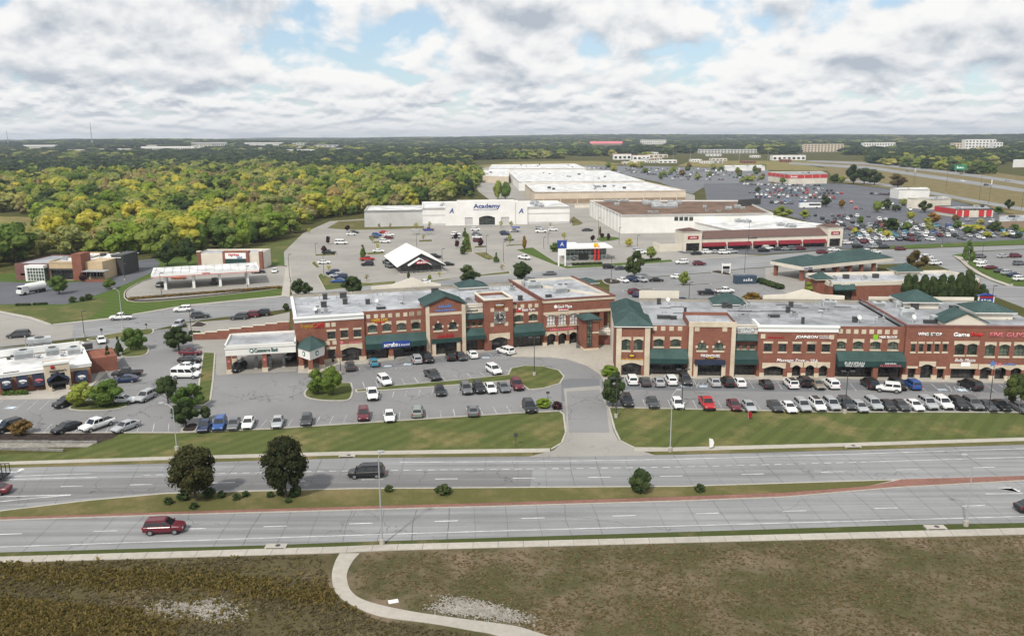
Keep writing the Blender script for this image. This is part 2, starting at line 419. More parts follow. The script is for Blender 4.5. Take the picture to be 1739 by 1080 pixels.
def leafmat(name, c1, c2, c3):
    m = mat(name, c1, 0.75, 0, 0.15)
    t = NT(m.node_tree); b = m.node_tree.nodes['Principled BSDF']; out = m.node_tree.nodes['Material Output']
    g = t.n('ShaderNodeNewGeometry'); oi = t.n('ShaderNodeObjectInfo')
    c = t.ramp(g.outputs['Random Per Island'], [(0.0, c1), (0.55, c2), (1.0, c3)])
    k = t.ramp(oi.outputs['Random'], [(0.0, (0.74, 0.80, 0.78)), (0.5, (1.0, 1.0, 1.0)), (1.0, (1.28, 1.16, 1.0))])
    c = t.mix(1.0, c, k, 'MULTIPLY')
    t.l(c, b.inputs['Base Color'])
    tr = t.n('ShaderNodeBsdfTranslucent'); t.l(t.mix(1.0, c, (1.5, 1.6, 0.9), 'MULTIPLY'), tr.inputs[0])
    mx = t.n('ShaderNodeMixShader'); mx.inputs[0].default_value = 0.34; t.l(b.outputs[0], mx.inputs[1]); t.l(tr.outputs[0], mx.inputs[2]); t.l(mx.outputs[0], out.inputs[0])
    return m
leafmat('leaf_dark', (0.028, 0.048, 0.018), (0.052, 0.080, 0.027), (0.091, 0.118, 0.039))
leafmat('leaf_green', (0.066, 0.117, 0.026), (0.099, 0.160, 0.034), (0.147, 0.200, 0.047))
leafmat('leaf_mid', (0.165, 0.221, 0.044), (0.227, 0.276, 0.058), (0.287, 0.319, 0.085))
leafmat('leaf_yellow', (0.305, 0.306, 0.046), (0.375, 0.366, 0.067), (0.443, 0.420, 0.098))  # wood leaf tones: partly real yellowing, brightened to paint in the sunlight
leafmat('leaf_olive', (0.233, 0.251, 0.074), (0.304, 0.307, 0.105), (0.366, 0.360, 0.145))
leafmat('leaf_tan', (0.203, 0.162, 0.068), (0.311, 0.257, 0.121), (0.419, 0.358, 0.189))
leafmat('leaf_orange', (0.17, 0.085, 0.014), (0.26, 0.14, 0.02), (0.32, 0.20, 0.035))
leafmat('leaf_brown', (0.091, 0.065, 0.026), (0.150, 0.104, 0.039), (0.221, 0.150, 0.058))
leafmat('leaf_purple', (0.030, 0.015, 0.021), (0.060, 0.027, 0.036), (0.098, 0.048, 0.057))
leafmat('leaf_far', (0.022, 0.043, 0.026), (0.038, 0.064, 0.036), (0.060, 0.088, 0.048))  # dark tone carries the cloud shade over the distant forest
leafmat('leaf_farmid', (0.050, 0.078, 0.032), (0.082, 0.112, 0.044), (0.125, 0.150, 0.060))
leafmat('leaf_bright', (0.161, 0.242, 0.030), (0.202, 0.277, 0.038), (0.253, 0.315, 0.059))
leafmat('leaf_maple', (0.028, 0.036, 0.014), (0.048, 0.056, 0.022), (0.085, 0.072, 0.030))
# ------------------------------------------------------------------ ground
def zp(Z, pts): return [Z(*p) for p in pts]
def gp(pts, z=0.0): return [G(p[0], p[1], z) for p in pts]
def catmull(pts, n=4):
    out = []; L = len(pts)
    for i in range(L):
        p0, p1, p2, p3 = (pts[(i + k) % L] for k in (-1, 0, 1, 2))
        for j in range(n):
            t = j / n
            out.append(tuple(0.5 * (2 * b + (c - a) * t + (2 * a - 5 * b + 4 * c - d) * t * t + (3 * b - a - 3 * c + d) * t ** 3)
                             for a, b, c, d in zip(p0, p1, p2, p3)))
    return out
def xy(ps): return [(p[0], p[1]) for p in ps]
def area2(p):
    return sum(p[i][0] * p[(i + 1) % len(p)][1] - p[(i + 1) % len(p)][0] * p[i][1] for i in range(len(p)))
def inset(pts, d):
    if area2(pts) < 0: pts = pts[::-1]
    n = len(pts); out = []
    for i in range(n):
        a = Vector(pts[i - 1]); b = Vector(pts[i]); c = Vector(pts[(i + 1) % n])
        e1 = (b - a).normalized(); e2 = (c - b).normalized()
        n1 = Vector((-e1.y, e1.x)); n2 = Vector((-e2.y, e2.x)); m = (n1 + n2)
        if m.length < 1e-4: m = n1
        m.normalize(); k = max(0.5, m.dot(n1))
        out.append(tuple(b + m * (d / k)))
    return out
def sheet(name, pts, z, m, parent=None, px=True):
    g = xy(gp(pts)) if px else pts
    if area2(g) < 0: g = g[::-1]
    b = MB(); b.add([(p[0], p[1], z) for p in g], [tuple(range(len(g)))])
    o = b.build(name, m, parent)
    if parent is None: tag(o, kind='structure')
    return o
def slab(name, pts, z0, z1, m, parent=None, px=True):
    g = xy(gp(pts)) if px else pts
    b = MB(); b.prism(g, z0, z1)
    o = b.build(name, m, parent)
    if parent is None: tag(o, kind='structure')
    return o
def island(name, pts, top, px=True, smooth=True, h=0.13, kw=0.32):
    """a kerbed island: kerb ring as a real step, planting inside it"""
    if smooth: pts = catmull(pts, 4)
    g = xy(gp(pts)) if px else pts
    k = MB(); k.prism(g, 0.0, h); o = k.build(name, 'kerb'); tag(o, kind='structure')
    sheet('planting_bed', inset(g, kw), h + 0.02, top, o, px=False)
    return o
def terrain_z(x, y):
    d = math.hypot(x, y)
    if d < 1500: return 0.0
    k = min(1.0, (d - 1500) / 2500)
    h = 13 + 11 * math.sin(x * 0.0011 + 0.7) * math.cos(y * 0.0009) + 6 * math.sin(x * 0.0031 + y * 0.0017)
    return max(0.0, h) * k * (0.6 + 0.4 * min(1, d / 6000))
def Gt(px, py):
    """pixel -> point on the rolling terrain"""
    d = ray(px, py); t = 200.0
    while t < 9000:
        q = CAMP + d * t
        if q.z <= terrain_z(q.x, q.y): return q
        t += 15
    return CAMP + d * t
def build_terrain():
    b = MB(); na = 100; rings = [0, 60, 200, 500, 900, 1500] + [1500 + 230 * i for i in range(1, 11)] + [4200, 5000, 6000, 7200, 8600, 10200]
    for r in rings:
        for i in range(na + 1):
            a = R(-75) + R(150) * i / na
            x, y = r * math.sin(a), r * math.cos(a) - 40
            b.v.append((x, y, terrain_z(x, y)))
    for j in range(len(rings) - 1):
        for i in range(na):
            p = j * (na + 1) + i
            b.f.append([p, p + 1, p + na + 2, p + na + 1][::-1]); b.m.append(0)
    return tag(b.build('terrain', 'wood_floor'), kind='structure')
build_terrain()

# foreground field and verges
lower_walk_top = [(-150, 951), (0, 946), (569, 929), (664, 925), (1160, 912.5), (1739, 897), (1900, 893)]
lower_walk_bot = [(-150, 961), (0, 956), (569, 939.5), (664, 935), (1160, 922), (1739, 908), (1900, 904)]
sheet('field', lower_walk_bot + [(2000, 1240), (-260, 1240)], 0.02, 'dry_field')
left_field = [(-150, 962), (0, 957), (540, 941), (566, 944), (556, 975), (560, 1008), (585, 1030), (640, 1053), (760, 1075), (880, 1110), (950, 1240), (-260, 1240)]
sheet('field_weedy', left_field, 0.035, 'weedy_field')
slab('sidewalk', lower_walk_top + lower_walk_bot[::-1], 0, 0.10, 'concrete')
sheet('verge', [(-150, 943), (0, 938), (449, 926), (600, 920.5), (1009, 908), (1139, 904), (1553, 891), (1739, 888), (1900, 884)] + lower_walk_top[::-1], 0.03, 'grass_verge')
pathL = [(577, 940), (569, 955), (563.5, 978), (570, 1006), (594.5, 1026), (646, 1047), (732, 1059), (801, 1071), (846, 1080), (930, 1110)]
pathR = [(611, 940), (598, 955), (589, 978), (598, 1006), (629, 1023), (698, 1038.5), (781, 1050.5), (870, 1062.6), (908, 1073), (960, 1090)]
def smooth_open(pts, n=5):
    ext = [tuple(2 * a - b for a, b in zip(pts[0], pts[1]))] + pts + [tuple(2 * a - b for a, b in zip(pts[-1], pts[-2]))]
    out = []
    for i in range(1, len(ext) - 2):
        p0, p1, p2, p3 = ext[i - 1:i + 3]
        for j in range(n):
            t = j / n
            out.append(tuple(0.5 * (2 * b + (c - a) * t + (2 * a - 5 * b + 4 * c - d) * t * t + (3 * b - a - 3 * c + d) * t ** 3) for a, b, c, d in zip(p0, p1, p2, p3)))
    return out + [pts[-1]]
slab('footpath', smooth_open(pathL) + smooth_open(pathR)[::-1], 0, 0.085, 'concrete')

# main road
up_top = [(-150, 800), (0, 795), (283, 787), (600, 778), (905, 775), (1139, 772.5), (1436, 765), (1739, 755), (1900, 750)]
up_bot = [(-150, 890), (0, 868), (150, 850), (283, 838), (600, 830), (1160, 826), (1518, 815), (1739, 809), (1900, 804)]
lo_top = [(-150, 891), (0, 884.5), (283, 875.5), (600, 867), (870, 860), (1160, 851.5), (1332, 845), (1518, 829), (1739, 817), (1900, 809)]
lo_bot = [(-150, 943), (0, 938), (449, 926), (600, 920.5), (1009, 908), (1139, 904), (1553, 891), (1739, 888), (1900, 884)]
far_road = sheet('road', up_top + up_bot[::-1], 0.04, 'road')
near_road = sheet('road', lo_top + lo_bot[::-1], 0.04, 'road')
sheet('road_patch', [(-150, 822), (0, 818), (283, 810), (600, 801), (905, 798.5), (900, 827), (600, 829), (330, 833), (283, 836), (150, 846), (0, 858), (-150, 872)], 0.047, 'road_patch', far_road)
brick_top = [(-150, 884), (0, 880), (283, 871), (600, 861.5), (870, 854.5), (1160, 844.5), (1332, 838), (1475, 827), (1518, 818.5), (1530, 815.3), (1739, 809.3), (1900, 804.3)]
med = MB(); med.prism(xy(gp(up_bot + lo_top[::-1])), 0.0, 0.14)
median = tag(med.build('median', 'kerb'), kind='structure')
mg = [(-150, 893), (0, 870), (150, 852), (283, 840), (600, 832), (1160, 828), (1500, 817.5), (1516, 817.5), (1474, 827), (1332, 838), (1160, 844.5), (870, 854.5), (600, 861.5), (283, 871), (0, 880), (-150, 884)]
sheet('median_grass', mg[1:-1], 0.17, 'grass_median', median)
sheet('brick_strip', brick_top[1:] + [(p[0], p[1] - 0.8) for p in lo_top[1:]][::-1], 0.155, 'brick_paving', median)
upper_walk = [(-150, 791), (0, 785), (283, 776), (600, 767), (934, 762)], [(934, 768), (600, 773), (283, 781.5), (0, 790), (-150, 796)]
slab('sidewalk', upper_walk[0] + upper_walk[1], 0, 0.10, 'concrete')
slab('sidewalk', [(1077, 760), (1139, 760.5), (1436, 753), (1739, 743.5), (1900, 738), (1900, 744), (1739, 749), (1436, 758.5), (1139, 767), (1077, 767)], 0, 0.10, 'concrete')
sheet('verge', [(-150, 796), (0, 790), (283, 781.5), (600, 773), (905, 769), (905, 775), (600, 778), (283, 787), (0, 795), (-150, 800)], 0.05, 'grass_median')
sheet('verge', [(1110, 767), (1139, 767), (1436, 758.5), (1739, 749), (1900, 744), (1900, 750), (1739, 755), (1436, 765), (1139, 772), (1110, 773)], 0.05, 'grass_median')

def lerp_poly(poly, x):
    for (x0, y0), (x1, y1) in zip(poly, poly[1:]):
        if x0 <= x <= x1: return y0 + (y1 - y0) * (x - x0) / (x1 - x0)
    return poly[-1][1]
def flat_line(b, p, q, w, z):
    d = (q - p); d.z = 0
    if d.length < 1e-6: return
    d.normalize(); n = Vector((-d.y, d.x, 0)) * (w / 2)
    b.quad((p.x - n.x, p.y - n.y, z), (q.x - n.x, q.y - n.y, z), (q.x + n.x, q.y + n.y, z), (p.x + n.x, p.y + n.y, z))
def polyline_paint(name, pts, w, z, m, parent):
    b = MB(); g = gp(smooth_open(pts, 4) if len(pts) > 2 else pts)
    for p, q in zip(g, g[1:]): flat_line(b, p, q, w, z)
    return b.build(name, m, parent)
def dashes(name, poly, xs, wpx, w, z, m, parent):
    b = MB()
    for x in xs:
        flat_line(b, G(x - wpx / 2, lerp_poly(poly, x - wpx / 2)), G(x + wpx / 2, lerp_poly(poly, x + wpx / 2)), w, z)
    return b.build(name, m, parent)
lo_dash = [(-150, 911.5), (17, 907), (179, 902), (329.5, 898), (467.5, 894), (613, 889), (758, 885), (905, 880), (1060, 876), (1201, 872), (1349.5, 868), (1505, 863), (1653, 859), (1900, 852)]
dashes('lane_dashes', lo_dash, [-130, 17, 179, 329.5, 467.5, 613, 758, 905, 1060, 1201, 1349.5, 1505, 1653, 1800], 40, 0.16, 0.052, 'paint_white', near_road)
dashes('lane_dashes', [(1600, 840), (1900, 836)], [1705, 1850], 62, 0.16, 0.052, 'paint_white', near_road)
polyline_paint('edge_line', [(-150, 934), (0, 929), (600, 909), (1160, 893), (1739, 877), (1900, 872.5)], 0.15, 0.052, 'paint_white', near_road)
polyline_paint('edge_line', [(679, 785), (905, 783.5), (1139, 780), (1436, 771.5), (1739, 762), (1900, 757)], 0.15, 0.052, 'paint_white', far_road)
up_mid = [(-150, 823), (0, 815), (283, 806), (600, 799.5), (905, 796.5), (1139, 793.5), (1463, 785), (1739, 776.5)]
dashes('lane_dashes', up_mid, list(range(250, 1470, 21)), 12, 0.14, 0.054, 'paint_white', far_road)
polyline_paint('lane_line', [(1477, 784.3), (1739, 776.5), (1900, 771.5)], 0.15, 0.052, 'paint_white', far_road)
polyline_paint('lane_line', [(0, 814.5), (165, 811)], 0.15, 0.054, 'paint_white', far_road)
polyline_paint('lane_line', [(0, 809.5), (155, 804.5)], 0.15, 0.054, 'paint_white', far_road)
up_dash = [(-150, 834), (0, 829), (283, 822), (600, 815), (905, 812), (1139, 809), (1276, 805.5), (1739, 792), (1900, 787)]
dashes('lane_dashes', up_dash, [-20, 122, 240, 380, 500, 632, 758, 890, 1018, 1140, 1278, 1413, 1541, 1670, 1800], 38, 0.16, 0.055, 'paint_white', far_road)
polyline_paint('gore_line', [(0, 843.5), (120, 840.5)], 0.2, 0.055, 'paint_white', far_road)
polyline_paint('gore_line', [(0, 852), (60, 846), (120, 840.8)], 0.2, 0.056, 'paint_white', far_road)
def turn_arrow(px, py, parent, flip=1):
    c = G(px, py); b = MB()
    pts = [(-1.6, -0.12), (0.2, -0.12), (0.5, 0.25 * flip), (0.5, 0.75 * flip), (0.95, 0.75 * flip), (0.3, 1.35 * flip), (-0.35, 0.75 * flip), (0.15, 0.75 * flip), (0.1, 0.18), (-1.6, 0.12)]
    b.add([(c.x + p[0], c.y + p[1], 0.058) for p in pts], [tuple(range(len(pts)))])
    b.build('turn_arrow', 'paint_white', parent)
turn_arrow(26, 802, far_road); turn_arrow(1716, 829, near_road, -1)
def joints(top, bot, parent, step, seed):
    rnd = random.Random(seed); b = MB()
    x = -120.0
    while x < 1880:
        a = G(x, lerp_poly(bot, x)); k = 0.0
        # a joint runs square to the road: step out from the near edge along the road's normal
        a2 = G(x + 2, lerp_poly(bot, x + 2)); d = (a2 - a).normalized(); n = Vector((-d.y, d.x, 0))
        # find the far edge by marching
        t = 0.0
        q = a.copy()
        while t < 40:
            q = a + n * t
            v = q - CAMP; dz = v.dot(_f); qx = PW / 2 + FPX * v.dot(_Rt) / dz; qy = PH / 2 - FPX * v.dot(_Up) / dz
            if qy < lerp_poly(top, max(-149, min(1899, qx))): break
            t += 0.3
        if t > 1 and rnd.random() < 0.86: 
            mid = a + n * t * 0.5 + d * rnd.uniform(-.25, .25); w = rnd.choice((0.05, 0.07, 0.07, 0.11))
            flat_line(b, a, mid, w, 0.0505); flat_line(b, mid, q + d * rnd.uniform(-.15, .15), w, 0.0505)
        x += step * rnd.uniform(0.9, 1.1)
    tag(b.build('slab_joints', 'joint', parent), kind='stuff')
joints(lo_top, lo_bot, near_road, 54, 3)
joints(up_top, up_bot, far_road, 52, 4)
# walk joints
def walk_joints(top, bot, step, z):
    b = MB(); x = -100
    while x < 1850:
        flat_line(b, G(x, lerp_poly(bot, x)), G(x + (870 - x) * 0.012, lerp_poly(top, x)), 0.05, z); x += step
    o = tag(b.build('sidewalk_joints', 'joint'), kind='structure')
walk_joints(lower_walk_top, lower_walk_bot, 43, 0.104)

# driveway and parking lots
drive = [(895, 776.5), (940, 765), (955, 752), (961, 735), (962, 700), (957, 660), (1020, 655), (1033, 690), (1040, 728), (1050, 748), (1077, 762), (1115, 774)]
sheet('driveway', drive, 0.056, 'concrete_lot')
sheet('driveway_asphalt', [(966, 735), (962, 665), (1018, 662), (1030, 694), (1035, 735)], 0.064, 'asphalt')
lot = sheet('parking_lot', [(-120, 737), (0, 736.5), (206, 735), (304, 735), (460, 728.5), (888, 701), (955, 698), (962, 730), (1042, 730), (1034, 691), (1400, 699), (1739, 700), (1950, 701), (1950, 560), (1045, 560),
                           (980, 560), (560, 575), (495, 570), (400, 562), (310, 556), (262, 561), (204, 567), (150, 580), (-120, 600)], 0.03, 'asphalt')
sheet('lot_patch', zp(Z4, [(150, 772), (700, 775), (1739, 790), (1739, 850), (700, 840), (170, 830)]), 0.038, 'asphalt_mid', lot)
sheet('lot_patch', zp(Z5, [(0, 790), (1739, 812), (1900, 812), (1900, 880), (1739, 880), (0, 850)]), 0.041, 'asphalt_mid', lot)
sheet('lot_patch', zp(ZL, [(560, 195), (860, 160), (1270, 120), (1275, 140), (900, 178), (570, 212)]), 0.040, 'asphalt_mid', lot)
sheet('lot_patch', zp(Z3, [(1205, 900), (1260, 885), (1500, 885), (1515, 1060), (1205, 1060)]), 0.040, 'asphalt_mid', lot)
rear_top = [(-120, 520), (0, 531), (52, 541), (86, 552), (187, 542), (316, 520), (489, 503), (674, 480), (866, 467), (961, 457), (1075, 448), (1143, 444.5), (1214, 439.5), (1300, 434), (1435, 423.5), (1535, 424), (1600, 421), (1739, 416.5), (1850, 413)]
rear_bot = [(1850, 419), (1739, 423), (1655, 427), (1616, 434), (1633, 447), (1649, 463), (1684, 478), (1704, 485), (1739, 487), (1850, 490), (1850, 575), (1739, 523), (1687, 503), (1660, 485), (1640, 470), (1580, 446), (1498, 449), (1346, 451), (1265, 456), (1209, 462.5), (1098, 471), (870, 484), (600, 508), (489, 525), (316, 547), (262, 560.5), (204, 566), (127, 575), (0, 590), (-120, 610)]
rear_road = sheet('rear_road', rear_top + rear_bot, 0.045, 'road')
sheet('junction_concrete', [(-120, 524), (0, 534), (52, 544), (86, 554), (125, 552), (122, 574), (0, 588), (-120, 606)], 0.052, 'concrete_lot', rear_road)
polyline_paint('lane_line', [(140, 562), (316, 533), (489, 513), (560, 505)], 0.13, 0.055, 'paint_worn', rear_road)
polyline_paint('lane_line', [(870, 474.5), (1098, 459), (1300, 444), (1520, 436)], 0.13, 0.055, 'paint_worn', rear_road)
sheet('rear_parking_lot', [(316, 549), (460, 537), (492, 530), (492, 545), (440, 556), (325, 574)], 0.05, 'concrete_lot')
sheet('rear_parking_lot', [(1035, 480), (1098, 472), (1209, 463.5), (1265, 457), (1300, 455), (1300, 470), (1345, 500), (1345, 530), (1035, 520)], 0.05, 'asphalt')
sheet('station_forecourt', [(1300, 455), (1346, 452), (1490, 450), (1490, 475), (1400, 490), (1345, 503), (1300, 478)], 0.055, 'concrete_lot')
sheet('store_parking_lot', [(497, 502), (484, 460), (482, 428), (515, 396), (560, 376), (619, 372), (967, 372), (962, 345), (1005, 345), (1060, 400), (1130, 424), (1290, 434), (1214, 440), (1143, 445), (961, 457.5), (866, 467.5), (674, 480.5)], 0.035, 'concrete_lot')
far_lot = sheet('shopping_parking_lot', [(1195, 312), (1420, 311), (1500, 320), (1600, 336), (1739, 372), (1850, 385), (1850, 406), (1739, 409.5), (1540, 421), (1435, 422.5), (1432, 408), (1395, 384), (1290, 352), (1200, 340)], 0.05, 'asphalt_dark')
sheet('shopping_parking_lot', [(985, 281), (1130, 283), (1305, 289), (1310, 311), (1195, 318), (1175, 330), (1120, 310)], 0.04, 'asphalt_mid')
sheet('arcade_parking_lot', [(1160, 431), (1130, 420), (1440, 413), (1440, 422), (1300, 432)], 0.055, 'asphalt_dark')
sheet('side_parking_lot', [(1640, 440), (1658, 428), (1739, 424), (1850, 420), (1850, 480), (1739, 470), (1700, 460), (1665, 448)], 0.06, 'asphalt')
sheet('corner_lawn', [(1618, 433), (1656, 427.5), (1645, 438), (1668, 450), (1702, 462), (1739, 472), (1850, 484), (1850, 490), (1739, 486), (1717, 486), (1690, 474), (1655, 455), (1637, 443)], 0.064, 'grass_green')
slab('corner_sidewalk', [(1617, 434), (1634, 437), (1646, 451), (1668, 465), (1690, 475), (1722, 486), (1712, 486), (1680, 475), (1658, 464), (1640, 452), (1630, 442)], 0, 0.12, 'concrete')
sheet('store_lawn', [(1470, 418), (1530, 417), (1739, 407), (1850, 402), (1850, 409), (1739, 415), (1540, 422), (1500, 422)], 0.066, 'grass_green')
# service road and yards
sheet('service_road', [(962, 376), (970, 345), (880, 330), (820, 300), (845, 296), (900, 325), (1003, 342), (1010, 352), (1040, 385)], 0.03, 'concrete_lot')
sheet('store_yard', [(1005, 345), (1170, 350), (1240, 434), (1130, 426), (1060, 402)], 0.032, 'concrete_lot')
sheet('store_yard', [(800, 290), (840, 281), (1000, 283), (1180, 332), (1180, 350), (905, 354), (840, 346), (812, 325)], 0.031, 'concrete_lot')
sheet('meadow', [(800, 283), (860, 276), (1000, 272), (1060, 279), (1000, 283), (850, 286)], 0.02, 'meadow')
sheet('meadow', [(-120, 372), (0, 368), (54, 369), (62, 384), (56, 420), (-120, 428)], 0.03, 'meadow')
sheet('meadow', [(1180, 272), (1370, 268), (1480, 272), (1480, 276), (1370, 281), (1420, 290), (1300, 289), (1150, 282)], 0.02, 'meadow')
sheet('highway_verge', [(1370, 268), (1480, 271), (1600, 280), (1739, 300), (1900, 330), (1900, 400), (1739, 368), (1600, 335), (1500, 319), (1420, 308), (1400, 285)], 0.03, 'highway_grass')
hw = sheet('highway', [(1370, 272), (1480, 276.5), (1574, 286.5), (1660, 297), (1739, 308.5), (1900, 335), (1900, 341), (1739, 314), (1660, 302), (1574, 291), (1480, 280.5), (1370, 274.5)], 0.06, 'road')
sheet('highway', [(1340, 276), (1480, 283), (1606, 301), (1739, 321), (1900, 346), (1900, 353), (1739, 327), (1606, 307), (1480, 288), (1340, 279)], 0.06, 'road')
sheet('frontage_road', [(1420, 302), (1500, 312), (1579, 325), (1650, 338), (1739, 353), (1900, 380), (1900, 386), (1739, 359), (1650, 343), (1579, 330), (1500, 316), (1420, 305)], 0.07, 'road')
# left: gas station, bank and their lawns
sheet('lawn', [(86, 550), (187, 540), (316, 518), (489, 501), (487, 470), (495, 440), (470, 420), (440, 430), (262, 438), (0, 466), (-120, 490), (-120, 518), (0, 529), (52, 539)], 0.02, 'grass_green')
sheet('dry_bank', [(-120, 512), (0, 518), (110, 520), (160, 507), (185, 505), (175, 525), (150, 540), (86, 549), (52, 538), (0, 528), (-120, 517)], 0.028, 'grass_lawn')
slab('kerb_walk', [(-120, 514), (0, 528.5), (52, 538.5), (84, 549.5), (90, 552.5), (80, 553), (50, 542), (0, 532), (-120, 519)], 0, 0.14, 'concrete')
slab('kerb_walk', [(90, 551), (187, 540.5), (316, 518.5), (489, 501.5), (489, 503.3), (316, 520.5), (187, 542.5), (90, 553)], 0, 0.14, 'concrete')
sheet('bank_parking_lot', [(-120, 484), (0, 479), (90, 481), (150, 478), (214, 457), (205, 446), (262, 439), (272, 447), (262, 461), (225, 478), (190, 492), (150, 506), (112, 517), (0, 517), (-120, 523)], 0.045, 'asphalt_dark')
gas_pad = catmull([(214, 500), (222, 490), (258, 474), (330, 462), (440, 456), (486, 453), (491, 470), (488, 484), (440, 492), (330, 504), (250, 510), (220, 508)], 3)
island('forecourt_edge', catmull([(210, 500), (219, 489), (256, 472.5), (330, 460.5), (440, 454.5), (488, 451.5), (495, 470), (491, 486), (440, 494.5), (330, 506.5), (250, 513), (216, 511)], 2), 'mulch', smooth=False, h=0.10)
slab('forecourt', gas_pad, 0, 0.14, 'concrete_lot')
slab('gas_driveway', [(485, 455), (494, 452), (492, 505), (478, 503)], 0, 0.145, 'concrete')
sheet('dry_slope', [(390, 440), (440, 420), (500, 405), (520, 398), (484, 425), (470, 445)], 0.03, 'grass_lawn')
sheet('store_verge', [(555, 388), (575, 376), (619, 374), (619, 386), (720, 384), (720, 388), (600, 391)], 0.045, 'grass_median')
# lawns towards the main road
sheet('lawn', [(200, 737.5), (304, 737), (460, 730.5), (888, 703), (956, 700), (960, 735), (953, 752), (936, 762), (600, 767.5), (283, 776.5), (0, 785.5), (-150, 791), (-150, 775), (0, 772), (110, 768), (170, 752)], 0.045, 'grass_lawn')
sheet('lawn', [(1036, 693), (1400, 701), (1739, 702), (1950, 703), (1950, 736), (1739, 743), (1436, 753), (1139, 760.5), (1080, 760), (1056, 750), (1046, 730)], 0.045, 'grass_lawn')
sheet('mulch_bed', zp(Z1, [(-300, 818), (0, 818), (780, 815), (720, 850), (640, 874), (-300, 876)]), 0.05, 'mulch')
sheet('gravel_bed', zp(Z1, [(-300, 878), (0, 878), (620, 877), (560, 905), (-300, 912)]), 0.05, 'gravel')
for i, (a, bb) in enumerate((((0, 872), (625, 879)), ((0, 912), (410, 930)))):
    p0 = G(*Z1(a[0] - 300, a[1] + (bb[1] - a[1]) * 0)); p1 = G(*Z1(*bb)); d = (p1 - p0); ang = math.atan2(d.y, d.x)
    b = MB(); n = int(d.length / 1.2)
    for k in range(n):
        c = p0 + d * ((k + 0.5) / n); b.obox((c.x, c.y), ang, d.length / n * 0.485, 0.17, 0, 0.32 + 0.03 * (k % 3), 0)
    tag(b.build('garden_wall', 'stone_grey'), ('upper' if i == 0 else 'lower') + ' course of low stone edging below the dark mulch bed at left', 'wall')
# kerb along the lot edges
def kerb_run(name, pts, w=0.25, h=0.14):
    b = MB(); g = gp(pts)
    for p, q in zip(g, g[1:]):
        d = q - p; b.obox(((p.x + q.x) / 2, (p.y + q.y) / 2), math.atan2(d.y, d.x), d.length / 2 + 0.05, w / 2, 0, h)
    return tag(b.build(name, 'kerb'), kind='structure')
kerb_run('kerb', [(-120, 737), (0, 736), (206, 735), (304, 735), (460, 728.5), (888, 701), (950, 698.5)])
kerb_run('kerb', [(950, 698.5), (957, 704), (961, 735), (954, 753), (937, 763)], 0.3)
kerb_run('kerb', [(1077, 761), (1053, 749), (1044, 730), (1036, 700), (1034, 692)], 0.3)
kerb_run('kerb', [(1034, 692), (1400, 699.6), (1739, 700.6), (1950, 701.6)])

# kerbed islands
isl_bank = island('island', zp(ZL, [(236, 335), (262, 308), (330, 292), (470, 280), (492, 295), (497, 325), (482, 366), (430, 376), (330, 374), (252, 360)]), 'grass_lawn')
isl_long = island('island', zp(ZL, [(505, 318), (700, 297), (1000, 271), (1310, 238), (1325, 205), (1400, 190), (1500, 194), (1585, 216), (1612, 248), (1590, 285), (1500, 312), (1420, 318), (1390, 296), (1330, 270), (900, 304), (640, 322), (510, 331)]), 'grass_lawn', smooth=False)
island('island', zp(Z1, [(1300, 298), (1385, 302), (1372, 480), (1355, 610), (1310, 638), (1240, 642), (1262, 600), (1275, 480)]), 'grass_lawn', smooth=False)
island('island', zp(Z1, [(440, 655), (500, 617), (620, 602), (760, 600), (832, 618), (800, 650), (700, 668), (560, 673), (470, 668)]), 'grass_lawn')
island('island', zp(Z1, [(775, 322), (800, 272), (870, 256), (945, 256), (958, 285), (935, 315), (860, 326)]), 'grass_lawn')
island('island', zp(Z1, [(1160, 806), (1195, 762), (1258, 750), (1278, 768), (1250, 806)]), 'mulch')
island('island', zp(Z1, [(560, 212), (760, 172), (955, 147), (988, 158), (960, 184), (800, 203), (620, 222)]), 'grass_lawn')
island('island', zp(Z1, [(1212, 136), (1268, 97), (1338, 118), (1300, 137)]), 'mulch', smooth=False)
island('island', zp(Z8, [(645, 575), (690, 566), (760, 585), (768, 600), (700, 606), (660, 596)]), 'mulch')
island('island', zp(Z8, [(1370, 522), (1430, 513), (1510, 538), (1500, 546), (1450, 540)]), 'mulch')
island('island', zp(Z8, [(1165, 612), (1370, 600), (1375, 606), (1170, 619)]), 'mulch', smooth=False)
island('island', zp(Z8, [(780, 648), (990, 631), (995, 637), (785, 655)]), 'mulch', smooth=False)
island('island', zp(Z8, [(60, 375), (180, 358), (330, 455), (420, 485), (640, 470), (1110, 440), (1125, 455), (640, 490), (400, 502), (330, 480)]), 'grass_green', smooth=False)
island('island', zp(Z8, [(600, 300), (640, 285), (740, 290), (765, 302), (700, 315), (625, 318)]), 'grass_green')
island('island', zp(Z8, [(430, 165), (450, 150), (520, 195), (500, 207), (440, 215)]), 'grass_median', smooth=False)
island('island', zp(Z7, [(195, 465), (215, 450), (330, 500), (500, 505), (650, 493), (640, 510), (400, 530), (240, 548)]), 'grass_lawn', smooth=False)
island('island', zp(Z7, [(690, 500), (860, 490), (1290, 438), (1295, 452), (990, 478), (870, 498)]), 'grass_lawn', smooth=False)
for q in ([(510, 270), (610, 262), (615, 275), (515, 280)], [(770, 262), (850, 258), (855, 270), (770, 273)], [(470, 335), (560, 325), (590, 340), (480, 346)],
          [(180, 343), (300, 338), (305, 348), (180, 352)], [(160, 395), (180, 380), (215, 415), (190, 420)], [(1265, 290), (1370, 283), (1375, 290), (1265, 297)],
          [(1085, 297), (1160, 293), (1160, 303), (1085, 306)], [(1080, 335), (1160, 330), (1215, 370), (1150, 372)], [(1030, 230), (1062, 225), (1082, 330), (1020, 335)]):
    island('island', zp(Z7, q), 'grass_median', smooth=False)
